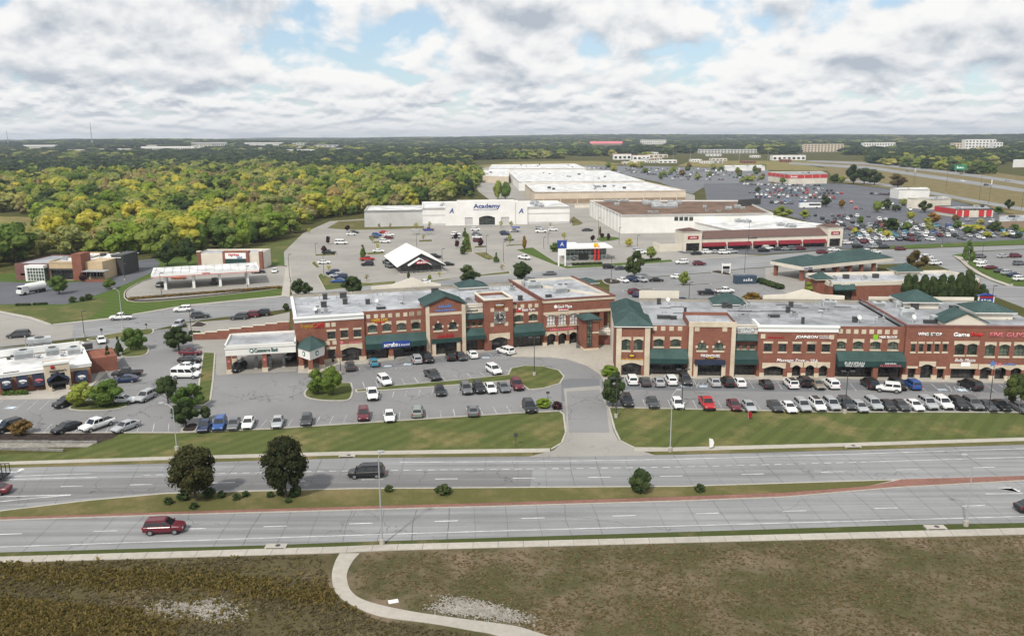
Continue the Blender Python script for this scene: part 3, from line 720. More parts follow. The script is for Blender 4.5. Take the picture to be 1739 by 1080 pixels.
# building-front walks
slab('building_walk', zp(Z2, [(640, 862), (760, 862), (870, 845), (960, 797), (1180, 792), (1640, 712)]) + zp(Z3, [(220, 712), (460, 692), (730, 664), (830, 716), (1100, 717), (1250, 735), (1400, 785), (1500, 850), (1535, 905), (1600, 860), (1650, 820), (1650, 520), (1300, 520), (800, 560), (100, 640)]) + zp(Z2, [(1100, 720), (640, 780)]), 0, 0.15, 'concrete')
slab('building_walk', zp(Z4, [(120, 742), (700, 748), (1215, 755), (1739, 765)]) + zp(Z5, [(240, 765), (900, 790), (1739, 806), (2100, 812), (2100, 700), (0, 690)]) + zp(Z4, [(1000, 650), (120, 650)]), 0, 0.15, 'concrete')
sheet('drive_through_slab', zp(Z1, [(1240, 222), (1460, 212)]) + zp(Z2, [(600, 540), (640, 800), (620, 850), (120, 872), (0, 880)]) + zp(Z1, [(1385, 432), (1388, 300), (1250, 292)]), 0.052, 'concrete_lot')
slab('restaurant_walk', zp(Z1, [(-300, 605), (0, 602), (440, 596), (500, 600), (640, 470), (790, 330), (735, 330), (640, 420), (600, 490), (0, 560), (-300, 560)]), 0, 0.15, 'concrete')

# painted stalls
def stalls(name, Zf, near, far, m='paint_worn', w=0.10, parent=None, z=0.050):
    b = MB()
    for p, q in zip(near, far): flat_line(b, G(*Zf(*p)), G(*Zf(*q)), w, z)
    return b.build(name, m, parent or lot)
def stall_run(Zf, a0, a1, b0, b1, n, m='paint_worn', skip=()):
    ks = [k for k in range(n) if k not in skip]
    near = [(a0[0] + (a1[0] - a0[0]) * k / (n - 1), a0[1] + (a1[1] - a0[1]) * k / (n - 1)) for k in ks]
    far = [(b0[0] + (b1[0] - b0[0]) * k / (n - 1), b0[1] + (b1[1] - b0[1]) * k / (n - 1)) for k in ks]
    stalls('stall_lines', Zf, near, far, m)
stall_run(Z4, (205, 805), (1739, 835), (185, 748), (1690, 768), 15)
stall_run(Z5, (60, 860), (1739, 880), (20, 800), (1640, 812), 16)
stall_run(Z4, (150, 960), (1739, 1000), (135, 905), (1680, 925), 17)
stall_run(Z5, (25, 1018), (1739, 1026), (-25, 945), (1640, 955), 17)
stall_run(ZL, (565, 365), (1390, 312), (573, 335), (1400, 285), 13)
stall_run(ZL, (5, 518), (1400, 435), (40, 475), (1375, 398), 20)
stall_run(ZL, (470, 218), (1290, 130), (455, 205), (1275, 120), 14)
stall_run(ZL, (560, 310), (1330, 230), (545, 275), (1300, 212), 12)
stall_run(Z1, (180, 812), (1080, 806), (240, 757), (1085, 752), 10)
stall_run(Z1, (-60, 665), (330, 667), (20, 604), (400, 602), 6)
stall_run(Z1, (1150, 300), (1105, 490), (1270, 300), (1260, 490), 7)
stall_run(Z1, (740, 425), (780, 330), (850, 425), (870, 335), 4)
for Zf, pts in ((ZL, [(680, 192), (782, 183), (1195, 147)]), (Z4, [(655, 803), (797, 806)]), (Z5, [(1083, 855), (1238, 857)]), (Z1, [(70, 652)])):
    for p in pts:
        c = G(*Zf(*p)); b = MB(); b.obox((c.x, c.y), 0.0, 0.75, 0.6, 0.04, 0.053); b.build('accessible_mark', 'paint_blue', lot)
for p0, Zf in (((700, 195), ZL), ((1205, 145), ZL), ((690, 800), Z4), ((1120, 850), Z5)):
    b = MB(); c = G(*Zf(*p0))
    for k in range(5): flat_line(b, c + Vector((k * 0.9, -1.6, 0)), c + Vector((k * 0.9 + 1.2, 1.6, 0)), 0.1, 0.051)
    b.build('hatching', 'paint_worn', lot)
# stall rows in the far lots
def rowlines(pa, pb, n, depth):
    b = MB(); a = G(*pa); c = G(*pb); d = (c - a); nn = Vector((-d.y, d.x, 0)).normalized()
    for k in range(n + 1):
        p = a + d * (k / n); flat_line(b, p - nn * depth, p + nn * depth, 0.13, 0.062)
    b.build('stall_lines', 'paint_worn', far_lot)
# small ground things
def inlet(px, py, label, ang=0.0):
    c = G(px, py); o = empty('storm_inlet', label, 'storm drain', (c.x, c.y, 0), ang)
    b = MB(); b.box(-1.2, 1.2, -0.5, 0.5, 0, 0.22); b.build('cover_slab', 'concrete', o)
    b = MB(); b.box(-1.0, 1.0, -0.53, -0.47, 0.05, 0.16); b.build('opening', 'black', o)
    b = MB(); b.cyl((0.2, 0.05, 0.2), (0.2, 0.05, 0.235), 0.3, n=12); b.build('manhole_lid', 'dark_metal', o)
inlet(590, 775, 'storm drain inlet in the far kerb just right of the two median trees')
inlet(1447, 759, 'storm drain inlet in the far kerb near the right edge of the picture', R(2))
inlet(469, 929, 'storm drain inlet beside the near sidewalk left of the curved path')
inlet(1588, 897, 'storm drain inlet beside the near sidewalk close to the tall street lamp')
c = G(668, 1022); b = MB(); b.obox((c.x, c.y), 0.3, 0.5, 0.3, 0.04, 0.12)
tag(b.build('utility_cover', 'white_trim'), 'small white slab lying in the grass beside the curved footpath', 'cover')
def gravel_patch(pts, seed, n, label):
    rnd = random.Random(seed); g = gp(pts); b = MB()
    cx = sum(p.x for p in g) / len(g); cy = sum(p.y for p in g) / len(g)
    for i in range(n):
        k = rnd.randrange(len(g)); t = rnd.random(); rr = rnd.random() ** 0.6 * rnd.uniform(.6, 1.15)
        p = g[k].lerp(g[(k + 1) % len(g)], t)
        x = cx + (p.x - cx) * rr + rnd.gauss(0, .25); y = cy + (p.y - cy) * rr + rnd.gauss(0, .25); s = rnd.uniform(0.05, 0.17)
        a = rnd.uniform(0, 6.28); b.add([(x + s * math.cos(a + q) * rnd.uniform(.6, 1.2), y + s * math.sin(a + q) * rnd.uniform(.6, 1.2), 0.045) for q in (0, 1.4, 2.9, 4.5)] + [(x, y, 0.05 + s * 0.6)],
                                     [(0, 1, 4), (1, 2, 4), (2, 3, 4), (3, 0, 4)])
    tag(b.build('loose_rock', 'gravel'), label, 'gravel', kind='stuff')
gravel_patch(zp(lambda x, y: (560 + x / 2.898, 740 + y / 2.898), [(470, 840), (540, 785), (640, 800), (830, 830), (980, 880), (1020, 915), (900, 920), (700, 890), (520, 870)]), 5, 2600, 'pale loose rock lying in the field beside the footpath')
gravel_patch(zp(lambda x, y: (x / 2.898, 740 + y / 2.898), [(730, 840), (790, 815), (900, 825), (1050, 800), (1230, 840), (1210, 900), (1090, 920), (960, 895), (760, 870)]), 6, 1900, 'pale loose rock showing through the weeds at left')
# ------------------------------------------------------------------ building kit
HR = None
class Fac:
    """a facade plane through two ground pixels; local x along it, local y into the building, z up"""
    def __init__(s, name, label, cat, pa, pb, base_z=0.0, make=True):
        a = G(pa[0], pa[1], base_z); b = G(pb[0], pb[1], base_z); s.set(a, b)
        s.root = empty(name, label, cat, (a.x, a.y, 0), s.ang) if make else None
    def set(s, a, b):
        s.o = Vector((a.x, a.y, 0)); d = Vector((b.x - a.x, b.y - a.y, 0)); s.L = d.length
        s.u = d.normalized(); s.inn = Vector((-s.u.y, s.u.x, 0)); s.ang = math.atan2(s.u.y, s.u.x)
    def P(s, p, y=0.0):
        """pixel -> (x, z) on the plane y metres behind the facade"""
        d = ray(*p); o = s.o + s.inn * y
        t = (o - CAMP).dot(s.inn) / d.dot(s.inn); q = CAMP + d * t
        return ((q - s.o).dot(s.u), q.z)
    def H(s, p, z):
        """pixel -> local (x, y) at height z"""
        q = G(p[0], p[1], z) - s.o
        return (q.dot(s.u), q.dot(s.inn))
    def rect(s, Z, x0, y0, x1, y1, y=0.0):
        """zoom rectangle -> x0, x1, z0, z1 on the facade"""
        a = s.P(Z((x0), (y0 + y1) / 2), y); b = s.P(Z(x1, (y0 + y1) / 2), y)
        t = s.P(Z((x0 + x1) / 2, y0), y); l = s.P(Z((x0 + x1) / 2, y1), y)
        return (a[0], b[0], l[1], t[1])

def wall_holes(b, x0, x1, z0, z1, y, holes, depth=0.35, m=0):
    """front face at y with rectangular openings and their reveals"""
    xs = sorted({x0, x1, *[max(x0, min(x1, h[k])) for h in holes for k in (0, 1)]})
    zs = sorted({z0, z1, *[max(z0, min(z1, h[k])) for h in holes for k in (2, 3)]})
    for i in range(len(xs) - 1):
        for j in range(len(zs) - 1):
            cx = (xs[i] + xs[i + 1]) / 2; cz = (zs[j] + zs[j + 1]) / 2
            if any(h[0] < cx < h[1] and h[2] < cz < h[3] for h in holes): continue
            b.quad((xs[i], y, zs[j]), (xs[i + 1], y, zs[j]), (xs[i + 1], y, zs[j + 1]), (xs[i], y, zs[j + 1]), m)
    for (a, c, e, f) in holes:
        y2 = y + depth
        b.quad((a, y, e), (a, y, f), (a, y2, f), (a, y2, e), m); b.quad((c, y, f), (c, y, e), (c, y2, e), (c, y2, f), m)
        b.quad((a, y, f), (c, y, f), (c, y2, f), (a, y2, f), m); b.quad((c, y, e), (a, y, e), (a, y2, e), (c, y2, e), m)
def section(root, x0, x1, z1, depth, y=0.0, holes=(), m='brick', name='wall', side=None):
    """a piece of building: pierced front, plain sides, flat roof left to roof()"""
    b = MB(); wall_holes(b, x0, x1, 0.0, z1, y, list(holes))
    zr = z1 if HR is None or depth < 12 else min(z1, HR - 0.02); rd = y + 1.4     # beyond the return the flank stops under the roof
    for xx, s in ((x0, 1), (x1, -1)):
        pts = [(xx, depth, 0), (xx, y, 0), (xx, y, z1), (xx, rd, z1), (xx, rd, zr), (xx, depth, zr)]
        b.add(pts if s > 0 else pts[::-1], [tuple(range(6))])
    b.quad((x1, depth, 0), (x0, depth, 0), (x0, depth, zr), (x1, depth, zr))
    # coping, inner parapet face and parapet top
    t = 0.35
    b.quad((x0, y, z1), (x1, y, z1), (x1, y + t, z1), (x0, y + t, z1)); b.quad((x1, y + t, z1), (x1, y + t, z1 - 0.9), (x0, y + t, z1 - 0.9), (x0, y + t, z1))
    if depth < 12:
        b.quad((x0, depth, z1), (x0, depth - t, z1), (x1, depth - t, z1), (x1, depth, z1)); b.quad((x0, depth - t, z1), (x0, depth - t, z1 - 0.9), (x1, depth - t, z1 - 0.9), (x1, depth - t, z1))
    return b.build(name, m, root)
def arc_lintel(b, x0, x1, zb, zt, rise, y0, y1, over=0.18):
    """stone lintel: flat top, arched underside"""
    n = 8; pts = [(x0 - over, zt), (x0 - over, zb), (x0, zb)]
    pts += [(x0 + (x1 - x0) * i / n, zb + rise * math.sin(math.pi * i / n)) for i in range(1, n)]
    pts += [(x1, zb), (x1 + over, zb), (x1 + over, zt)]
    # build as column quads so the polygon stays convex piecewise
    cols = [(x0 - over, zb), (x0, zb)] + [(x0 + (x1 - x0) * i / n, zb + rise * math.sin(math.pi * i / n)) for i in range(1, n)] + [(x1, zb), (x1 + over, zb)]
    for (xa, za), (xb, zb2) in zip(cols, cols[1:]):
        b.quad((xa, y0, za), (xb, y0, zb2), (xb, y0, zt), (xa, y0, zt)); b.quad((xa, y0, za), (xa, y1, za), (xb, y1, zb2), (xb, y0, zb2))
    b.quad((x0 - over, y0, zt), (x1 + over, y0, zt), (x1 + over, y1, zt), (x0 - over, y1, zt))
    b.quad((x0 - over, y1, zb), (x0 - over, y0, zb), (x0 - over, y0, zt), (x0 - over, y1, zt)); b.quad((x1 + over, y0, zb), (x1 + over, y1, zb), (x1 + over, y1, zt), (x1 + over, y0, zt))
def window(root, r, y=0.0, arched=False, lintel=0.45, sill=0.28, nx=2, nz=2, glass='glass_green', round_top=False, trim='stone', lint_over=0.18):
    x0, x1, z0, z1 = r; yd = y + 0.24
    f = MB(); t = 0.07
    f.box(x0, x0 + t, yd - 0.05, yd + 0.04, z0, z1); f.box(x1 - t, x1, yd - 0.05, yd + 0.04, z0, z1)
    f.box(x0 + t, x1 - t, yd - 0.05, yd + 0.04, z0, z0 + t); f.box(x0 + t, x1 - t, yd - 0.05, yd + 0.04, z1 - t, z1)
    for i in range(1, nx): xm = x0 + (x1 - x0) * i / nx; f.box(xm - 0.035, xm + 0.035, yd - 0.04, yd + 0.03, z0 + t, z1 - t)
    for i in range(1, nz): zm = z0 + (z1 - z0) * i / nz; f.box(x0 + t, x1 - t, yd - 0.03, yd + 0.02, zm - 0.03, zm + 0.03)
    w = f.build('window', 'dark_frame', root)
    g = MB(); g.quad((x0, yd + 0.01, z0), (x1, yd + 0.01, z0), (x1, yd + 0.01, z1), (x0, yd + 0.01, z1)); g.build('pane', glass, w)
    if lintel:
        b = MB()
        if round_top:
            # half-round head: brick-red fill is not needed, a stone ring with key and shoulder stones
            r0 = (x1 - x0) / 2; cx = (x0 + x1) / 2; zc = z1 - r0; n = 10
            fill = MB()
            for s in (-1, 1):
                for i in range(5):
                    a0 = math.pi / 2 * i / 5; a1 = math.pi / 2 * (i + 1) / 5
                    fill.quad((cx + s * r0 * math.cos(a0), y + 0.02, zc + r0 * math.sin(a0)), (cx + s * r0 * math.cos(a1), y + 0.02, zc + r0 * math.sin(a1)),
                              (cx + s * r0 * math.cos(a1), y + 0.02, z1 + 0.001), (cx + s * r0 * 1.0, y + 0.02, z1 + 0.001) if i == 0 else (cx + s * r0 * math.cos(a0), y + 0.02, z1 + 0.001))
            fill.build('arch_brickwork', 'brick', w)
            for dx, dz in ((-1.12, 0.0), (1.12, 0.0), (0, 1.12)):
                k = MB(); k.box(cx + dx * r0 - 0.2, cx + dx * r0 + 0.2, y - 0.06, y + 0.05, zc + dz * r0 - 0.2, zc + dz * r0 + 0.24); k.build('arch_stone', trim, w)
        elif arched: arc_lintel(b, x0, x1, z1 - 0.28, z1 + lintel, 0.27, y - 0.05, y + 0.1, lint_over)
        else: b.box(x0 - lint_over, x1 + lint_over, y - 0.05, y + 0.1, z1, z1 + lintel)
        if b.f: b.build('lintel', trim, w)
    if sill:
        b = MB(); b.box(x0 - 0.15, x1 + 0.15, y - 0.09, y + 0.2, z0 - sill, z0 + 0.01); b.build('sill', trim, w)
    return w
def storefront(root, r, y=0.0, n=5, glass='glass_store', depth=0.3, band=True):
    x0, x1, z0, z1 = r; yd = y + depth
    f = MB()
    for i in range(n + 1):
        xm = x0 + (x1 - x0) * i / n; f.box(xm - 0.05, xm + 0.05, yd - 0.06, yd + 0.05, z0, z1)
    f.box(x0, x1, yd - 0.05, yd + 0.04, z0, z0 + 0.22)
    if band: f.box(x0, x1, yd - 0.045, yd + 0.035, z0 + (z1 - z0) * 0.74, z0 + (z1 - z0) * 0.74 + 0.08)
    w = f.build('storefront', 'dark_frame', root)
    g = MB(); g.quad((x0, yd, z0), (x1, yd, z0), (x1, yd, z1), (x0, yd, z1)); g.build('pane', glass, w)
    return w
def awning(root, x0, x1, z0, zm, z1, y=0.0, out=1.7, m='green_metal', m2='green_dark', label=None):
    """ribbed metal slope from z1 at the wall down to zm, with a fascia down to z0"""
    b = MB()
    b.quad((x0, y - out, zm), (x1, y - out, zm), (x1, y, z1), (x0, y, z1)); b.add([(x0, y - out, zm), (x0, y, z1), (x0, y, zm)], [(0, 1, 2)]); b.add([(x1, y - out, zm), (x1, y, z1), (x1, y, zm)], [(0, 2, 1)])
    n = max(2, int((x1 - x0) / 0.55)); sl = Vector((0, out, z1 - zm)).normalized(); up = Vector((0, -sl.z, sl.y)) * 0.06
    for i in range(n + 1):
        xm = x0 + 0.03 + (x1 - x0 - 0.06) * i / n
        p = [(xm - 0.03, y - out, zm), (xm + 0.03, y - out, zm), (xm + 0.03, y, z1), (xm - 0.03, y, z1)]
        q = [(a[0], a[1] + up.y, a[2] + up.z) for a in p]
        b.add(p + q, [(4, 5, 6, 7), (0, 1, 5, 4), (1, 2, 6, 5), (3, 0, 4, 7)])
    o = b.build('awning', m, root)
    f = MB(); f.box(x0, x1, y - out - 0.02, y - out + 0.10, z0, zm - 0.01); f.box(x0, x0 + 0.1, y - out + 0.1, y, z0, zm - 0.01); f.box(x1 - 0.1, x1, y - out + 0.1, y, z0, zm - 0.01)
    f.quad((x0, y - out + 0.1, z0 + 0.4), (x0, y, z0 + 0.4), (x1, y, z0 + 0.4), (x1, y - out + 0.1, z0 + 0.4))
    f.build('fascia', m2, o)
    return o
_tc = {}
def text(root, s, x, z, h, m, y=-0.12, width=None, name='sign_lettering', align='CENTER', shear=0.0, ext=0.05, bold=0.0, rx=90, rz=0):
    if s[0] == '#':      # lettering too small to read in the photograph: a run of letter-like strokes
        n = int(s[1:]); w = width or h * n * .7; b = MB(); rnd = random.Random(n * 7 + int(h * 90)); b.box(-w / 2, w / 2, -.5 * ext, .5 * ext, -h * .42, -h * .22)
        for i in range(n): c = -w / 2 + w * (i + .5) / n; k = w / n * .36; b.box(c - k, c + k * rnd.uniform(-.1, .9), -.6 * ext, .6 * ext, -h / 2, h * rnd.choice((.15, .22, .5)))
        o = b.build(name, m, root, (x, y, z)); o.rotation_euler = (0, 0, R(rz)); return o
    cu = bpy.data.curves.new('t', 'FONT'); cu.body = s; cu.size = 1.0; cu.align_x = align; cu.extrude = 0; cu.shear = shear; cu.offset = bold; cu.resolution_u = 2
    to = bpy.data.objects.new('t', cu); C.objects.link(to)
    bpy.context.view_layer.update()
    me = bpy.data.meshes.new_from_object(to.evaluated_get(bpy.context.evaluated_depsgraph_get()))
    bpy.data.objects.remove(to); bpy.data.curves.remove(cu)
    xs = [v.co.x for v in me.vertices]; ys = [v.co.y for v in me.vertices]
    if not xs: return
    w, hh = max(xs) - min(xs), max(ys) - min(ys); cx = (max(xs) + min(xs)) / 2; cy = (max(ys) + min(ys)) / 2
    sy = h / hh; sx = width / w if width else sy
    for v in me.vertices: v.co = Vector(((v.co.x - cx) * sx, (v.co.y - cy) * sy, 0))
    # give the letters a real thickness
    bm = bmesh.new(); bm.from_mesh(me); ret = bmesh.ops.extrude_face_region(bm, geom=bm.faces[:])
    bmesh.ops.translate(bm, verts=[e for e in ret['geom'] if isinstance(e, bmesh.types.BMVert)], vec=(0, 0, ext)); bm.to_mesh(me); bm.free()
    me.materials.clear(); me.materials.append(M[m])
    o = mobj(name, me, root, (x, y, z)); o.rotation_euler = (R(rx), 0, R(rz))
    return o
def sign_px(fc, s, Z, x0, y0, x1, y1, m, y=0.0, fit=True, **k):
    r = fc.rect(Z, x0, y0, x1, y1, y)
    return text(fc.root, s, (r[0] + r[1]) / 2, (r[2] + r[3]) / 2, r[3] - r[2], m, y - 0.05, (r[1] - r[0]) if fit else None, **k)
def panel(root, r, y, m, name='sign_panel', t=0.12):
    b = MB(); b.box(r[0], r[1], y - t, y, r[2], r[3]); return b.build(name, m, root)
def hip_roof(root, x0, x1, y0, y1, z0, z1, over=0.4, m='green_metal', trim='white_trim', name='hip_roof', ridge=None, th=0.22):
    x0 -= over; x1 += over; y0 -= over; y1 += over
    cx, cy = (x0 + x1) / 2, (y0 + y1) / 2
    b = MB()
    if ridge is None:
        A = B = (cx, cy, z1)
    elif ridge == 'x':
        h = (y1 - y0) / 2; A = (x0 + h, cy, z1); B = (x1 - h, cy, z1)
    else:
        h = (x1 - x0) / 2; A = (cx, y0 + h, z1); B = (cx, y1 - h, z1)
    c = [(x0, y0, z0), (x1, y0, z0), (x1, y1, z0), (x0, y1, z0)]
    if ridge == 'x': fl = [[c[0], c[1], B, A], [c[1], c[2], B], [c[2], c[3], A, B], [c[3], c[0], A]]
    elif ridge == 'y': fl = [[c[0], c[1], A], [c[1], c[2], B, A], [c[2], c[3], B], [c[3], c[0], A, B]]
    else: fl = [[c[i], c[(i + 1) % 4], A] for i in range(4)]
    for f in fl: b.add(f, [tuple(range(len(f)))])
    # standing seams on every slope
    for f in fl:
        p, q = Vector(f[0]), Vector(f[1]); e = (q - p); L = e.length; e.normalize()
        apex = [Vector(v) for v in f[2:]]; nrm = (q - p).cross(apex[0] - p).normalized(); upd = nrm.cross(e).normalized()
        n = int(L / 0.6)
        for i in range(1, n):
            s = L * i / n; base = p + e * s
            aa = [((a - p).dot(e), (a - p).dot(upd)) for a in apex]
            sl, sr = (aa[-1][0], aa[0][0]); top = aa[0][1]
            if s < sl: hgt = top * s / sl
            elif s > sr: hgt = top * (L - s) / (L - sr)
            else: hgt = top
            if hgt < 0.3: continue
            tp = base + upd * (hgt - 0.05); o = nrm * 0.06; w = e * 0.03
            b.add([base - w, base + w, tp + w, tp - w, base - w + o, base + w + o, tp + w + o, tp - w + o], [(4, 5, 6, 7), (0, 1, 5, 4), (1, 2, 6, 5), (3, 0, 4, 7)])
    o = b.build(name, m, root)
    t = MB(); t.box(x0 + 0.05, x1 - 0.05, y0 + 0.05, y1 - 0.05, z0 - th, z0 - 0.005); t.build('eave_trim', trim, o)
    return o
def gable_roof(root, x0, x1, y0, y1, z0, z1, m='green_metal', over=0.35, name='gable_roof', t=0.18):
    b = MB(); cx = (x0 + x1) / 2; x0 -= over; x1 += over
    k = (z1 - z0) / (cx - x0)
    for s, xe in ((-1, x0), (1, x1)):
        a = [(xe, y0, z0), (cx, y0, z1), (cx, y1, z1), (xe, y1, z0)]
        up = [(p[0], p[1], p[2] + t) for p in a]
        b.add(a + up, [(0, 1, 2, 3), (4, 5, 6, 7), (0, 1, 5, 4), (1, 2, 6, 5), (2, 3, 7, 6), (3, 0, 4, 7)])
        n = int((y1 - y0) / 0.6)
        for i in range(n + 1):
            yy = y0 + 0.04 + (y1 - y0 - 0.08) * i / max(1, n)
            q = [(xe, yy - 0.03, z0 + t), (cx, yy - 0.03, z1 + t), (cx, yy + 0.03, z1 + t), (xe, yy + 0.03, z0 + t)]
            uq = [(p[0], p[1], p[2] + 0.06) for p in q]; b.add(q + uq, [(4, 5, 6, 7), (0, 1, 5, 4), (2, 3, 7, 6)])
    return b.build(name, m, root)
def flat_roof(root, pts, z, m='roof_grey', name='roof'):
    b = MB()
    if area2(pts) < 0: pts = pts[::-1]
    b.add([(p[0], p[1], z) for p in pts], [tuple(range(len(pts)))]); return b.build(name, m, root)
def parapet(root, pts, z0, z1, t=0.35, m='white_trim', name='parapet'):
    b = MB()
    for (a, c) in zip(pts, pts[1:] + pts[:1]):
        d = Vector((c[0] - a[0], c[1] - a[1])); b.obox(((a[0] + c[0]) / 2, (a[1] + c[1]) / 2), math.atan2(d.y, d.x), d.length / 2 + t / 2, t / 2, z0, z1)
    return b.build(name, m, root)
def roof_unit(root, x, y, z, w=1.6, d=1.3, h=1.1, kind='unit'):
    if kind == 'unit':
        b = MB(); b.box(x - w / 2, x + w / 2, y - d / 2, y + d / 2, z + 0.15, z + h); b.box(x - w / 2 + .1, x + w / 2 - .1, y - d / 2 + .1, y + d / 2 - .1, z, z + 0.15)
        o = b.build('air_conditioner', 'unit_metal', root)
        b = MB(); b.cyl((x, y, z + h), (x, y, z + h + 0.12), min(w, d) * 0.36, n=12); b.build('fan_grille', 'dark_metal', o)
        b = MB()
        for i in range(4): b.box(x - w / 2 + 0.1, x + w / 2 - 0.1, y - d / 2 - 0.02, y - d / 2, z + 0.3 + i * 0.2, z + 0.38 + i * 0.2)
        b.build('louvre', 'dark_metal', o)
    elif kind == 'dark':
        b = MB(); b.box(x - w / 2, x + w / 2, y - d / 2, y + d / 2, z, z + h); b.box(x - w / 2 - .08, x + w / 2 + .08, y - d / 2 - .08, y + d / 2 + .08, z + h, z + h + 0.1); b.build('exhaust_hood', 'dark_metal', root)
    elif kind == 'fan':
        b = MB(); b.cyl((x, y, z), (x, y, z + 0.5), 0.35, n=10); b.cyl((x, y, z + 0.5), (x, y, z + 0.75), 0.6, 0.45, n=12); b.build('exhaust_fan', 'grey_metal', root)
    elif kind == 'dish':
        b = MB(); b.cyl((x, y, z), (x, y, z + 0.8), 0.06, n=6); n = 12
        c = Vector((x, y, z + 1.1)); nd = Vector((0.3, -0.8, 0.5)).normalized(); a = nd.orthogonal().normalized(); bb = nd.cross(a)
        ring = [c + nd * 0.25 + (a * math.cos(6.2832 * i / n) + bb * math.sin(6.2832 * i / n)) * 0.5 for i in range(n)]
        b.add([c] + ring, [(0, 1 + i, 1 + (i + 1) % n) for i in range(n)]); b.build('satellite_dish', 'dish_white', root)
    elif kind == 'pipe':
        b = MB(); b.cyl((x, y, z), (x, y, z + h), 0.09, n=8); b.cyl((x, y, z + h), (x, y, z + h + 0.1), 0.14, n=8); b.build('vent_pipe', 'grey_metal', root)
def squares(root, fc, Z, pts, y=0.0, s=0.42):
    for p in pts:
        x, z = fc.P(Z(*p), y); b = MB(); b.box(x - s, x + s, y - 0.05, y + 0.02, z - s, z + s); b.build('stone_block', 'stone', root)
def pilaster(root, x0, x1, z1, y=0.0, out=0.14, m='stone', name='pilaster', z0=0.0):
    b = MB(); b.box(x0, x1, y - out, y + 0.05, z0, z1); return b.build(name, m, root)
def pier_base(root, x0, x1, y=0.0, h=0.9): 
    b = MB(); b.box(x0 - 0.08, x1 + 0.08, y - 0.1, y + 0.3, 0, h); return b.build('pier_base', 'stone', root)

# ------------------------------------------------------------------ left brick building
A_ = Fac('brick_building', 'two storey red brick shopping building with bank drive-through at its left end', 'building', (555, 617), (972, 584))
rt = A_.root
def sx(fc, Z, x, y): return fc.P(Z(x, y))[0]
x_l = A_.P(Z2(622, 600))[0]
x1 = sx(A_, Z2, 1172, 600); x2 = sx(A_, Z3, 152, 560); x3 = sx(A_, Z3, 458, 540); x4 = sx(A_, Z3, 603, 520); x5 = sx(A_, Z3, 825, 520); x6 = sx(A_, Z3, 1062, 520); x7 = sx(A_, Z3, 1608, 400)
DEP = 24.0
h1 = A_.P(Z2(900, 402))[1]; h2 = A_.P(Z2(1400, 362))[1]; h5 = A_.P(Z3(710, 268))[1]; h6 = A_.P(Z3(940, 285))[1]; h7 = A_.P(Z3(1330, 248))[1]
HR = h2 - 0.55
wn = [A_.rect(Z2, *q) for q in ((875, 530, 935, 590), (980, 520, 1035, 580), (1085, 515, 1140, 573))]
door = A_.rect(Z2, 880, 672, 935, 757); ent = A_.rect(Z2, 990, 655, 1143, 748)
def ground(r): return (r[0], r[1], 0.12, r[3])
section(rt, x_l, x1, h1 - 1.1, DEP, 0.0, wn + [ground(door), ground(ent)])
b = MB(); b.box(x_l - 0.12, x1, -0.14, 0.5, h1 - 1.1, h1 - 0.35); b.box(x_l - 0.3, x1, -0.32, 0.6, h1 - 0.35, h1); b.box(x_l - 0.12, x_l + 0.5, 0.5, DEP, h1 - 1.1, h1); b.build('cornice', 'white_trim', rt)
for r in wn: window(rt, r, 0, False, 0.42, 0.26, 2, 1, 'glass')
storefront(rt, ground(door), 0, 1); storefront(rt, ground(ent), 0, 4)
b = MB(); b.box(door[0] - 0.25, door[1] + 0.25, -0.06, 0.08, door[3], door[3] + 0.55); b.build('lintel', 'stone', rt)
b = MB(); arc_lintel(b, ent[0], ent[1], ent[3] - 0.5, ent[3] + 0.75, 0.5, -0.08, 0.12, 0.3); b.build('lintel', 'stone', rt)
squares(rt, A_, Z2, [(875, 478), (922, 475), (875, 622), (930, 618)])
for xx in (880, 960, 1160): 
    x = A_.P(Z2(xx, 740))[0]; pier_base(rt, x - 0.75, x + 0.55)
sign_px(A_, 'Tropical', Z2, 657, 470, 758, 512, 'sign_gold', shear=0.15); sign_px(A_, 'CAFE', Z2, 762, 463, 845, 505, 'sign_red', bold=0.02)
sign_px(A_, '#8', Z2, 1045, 604, 1150, 620, 'sign_pink'); x, z = A_.P(Z2(987, 617)); b = MB(); b.cyl((x, -0.1, z), (x, 0, z), 0.36, n=12); b.build('sign_emblem', 'sign_pink', rt)
# section two with arched windows and the long green awning
w2 = [A_.rect(Z2, *q) for q in ((1200, 480, 1268, 542), (1315, 470, 1380, 532), (1433, 464, 1500, 524), (1548, 456, 1612, 516))] + [A_.rect(Z3, 45, 445, 108, 502)]
r2 = A_.rect(Z2, 1185, 655, 1640, 715); sf2 = (x1 + 0.3, x2 - 0.3, 0.12, r2[3] + 0.7)
section(rt, x1, x2, h2, DEP, 0.45, w2 + [sf2])
for r in w2: window(rt, r, 0.45, True, 0.45, 0.26, 3, 2)
storefront(rt, sf2, 0.45, 11)
a_top = A_.P(Z2(1400, 552))[1]; a_mid = A_.P(Z2(1400, 618), -1.6)[1]; a_bot = A_.P(Z2(1400, 660), -1.6)[1]
awning(rt, x1 + 0.05, x2 - 0.1, a_bot, a_mid, a_top, 0.4, 2.0)
squares(rt, A_, Z2, [(1198, 412), (1260, 408), (1315, 405), (1373, 402), (1434, 398), (1494, 394), (1547, 390), (1605, 385)], 0.45)
squares(rt, A_, Z3, [(40, 380), (100, 376)], 0.45)
sign_px(A_, 'OASIS CAFE', Z2, 1225, 428, 1355, 452, 'sign_yellow', 0.45, bold=0.02); rr = A_.rect(Z2, 1250, 453, 1330, 461, 0.45); panel(rt, rr, 0.45, 'sign_red')
rr = A_.rect(Z2, 1312, 606, 1532, 656, -1.65); panel(rt, rr, -1.62, 'sign_blue')
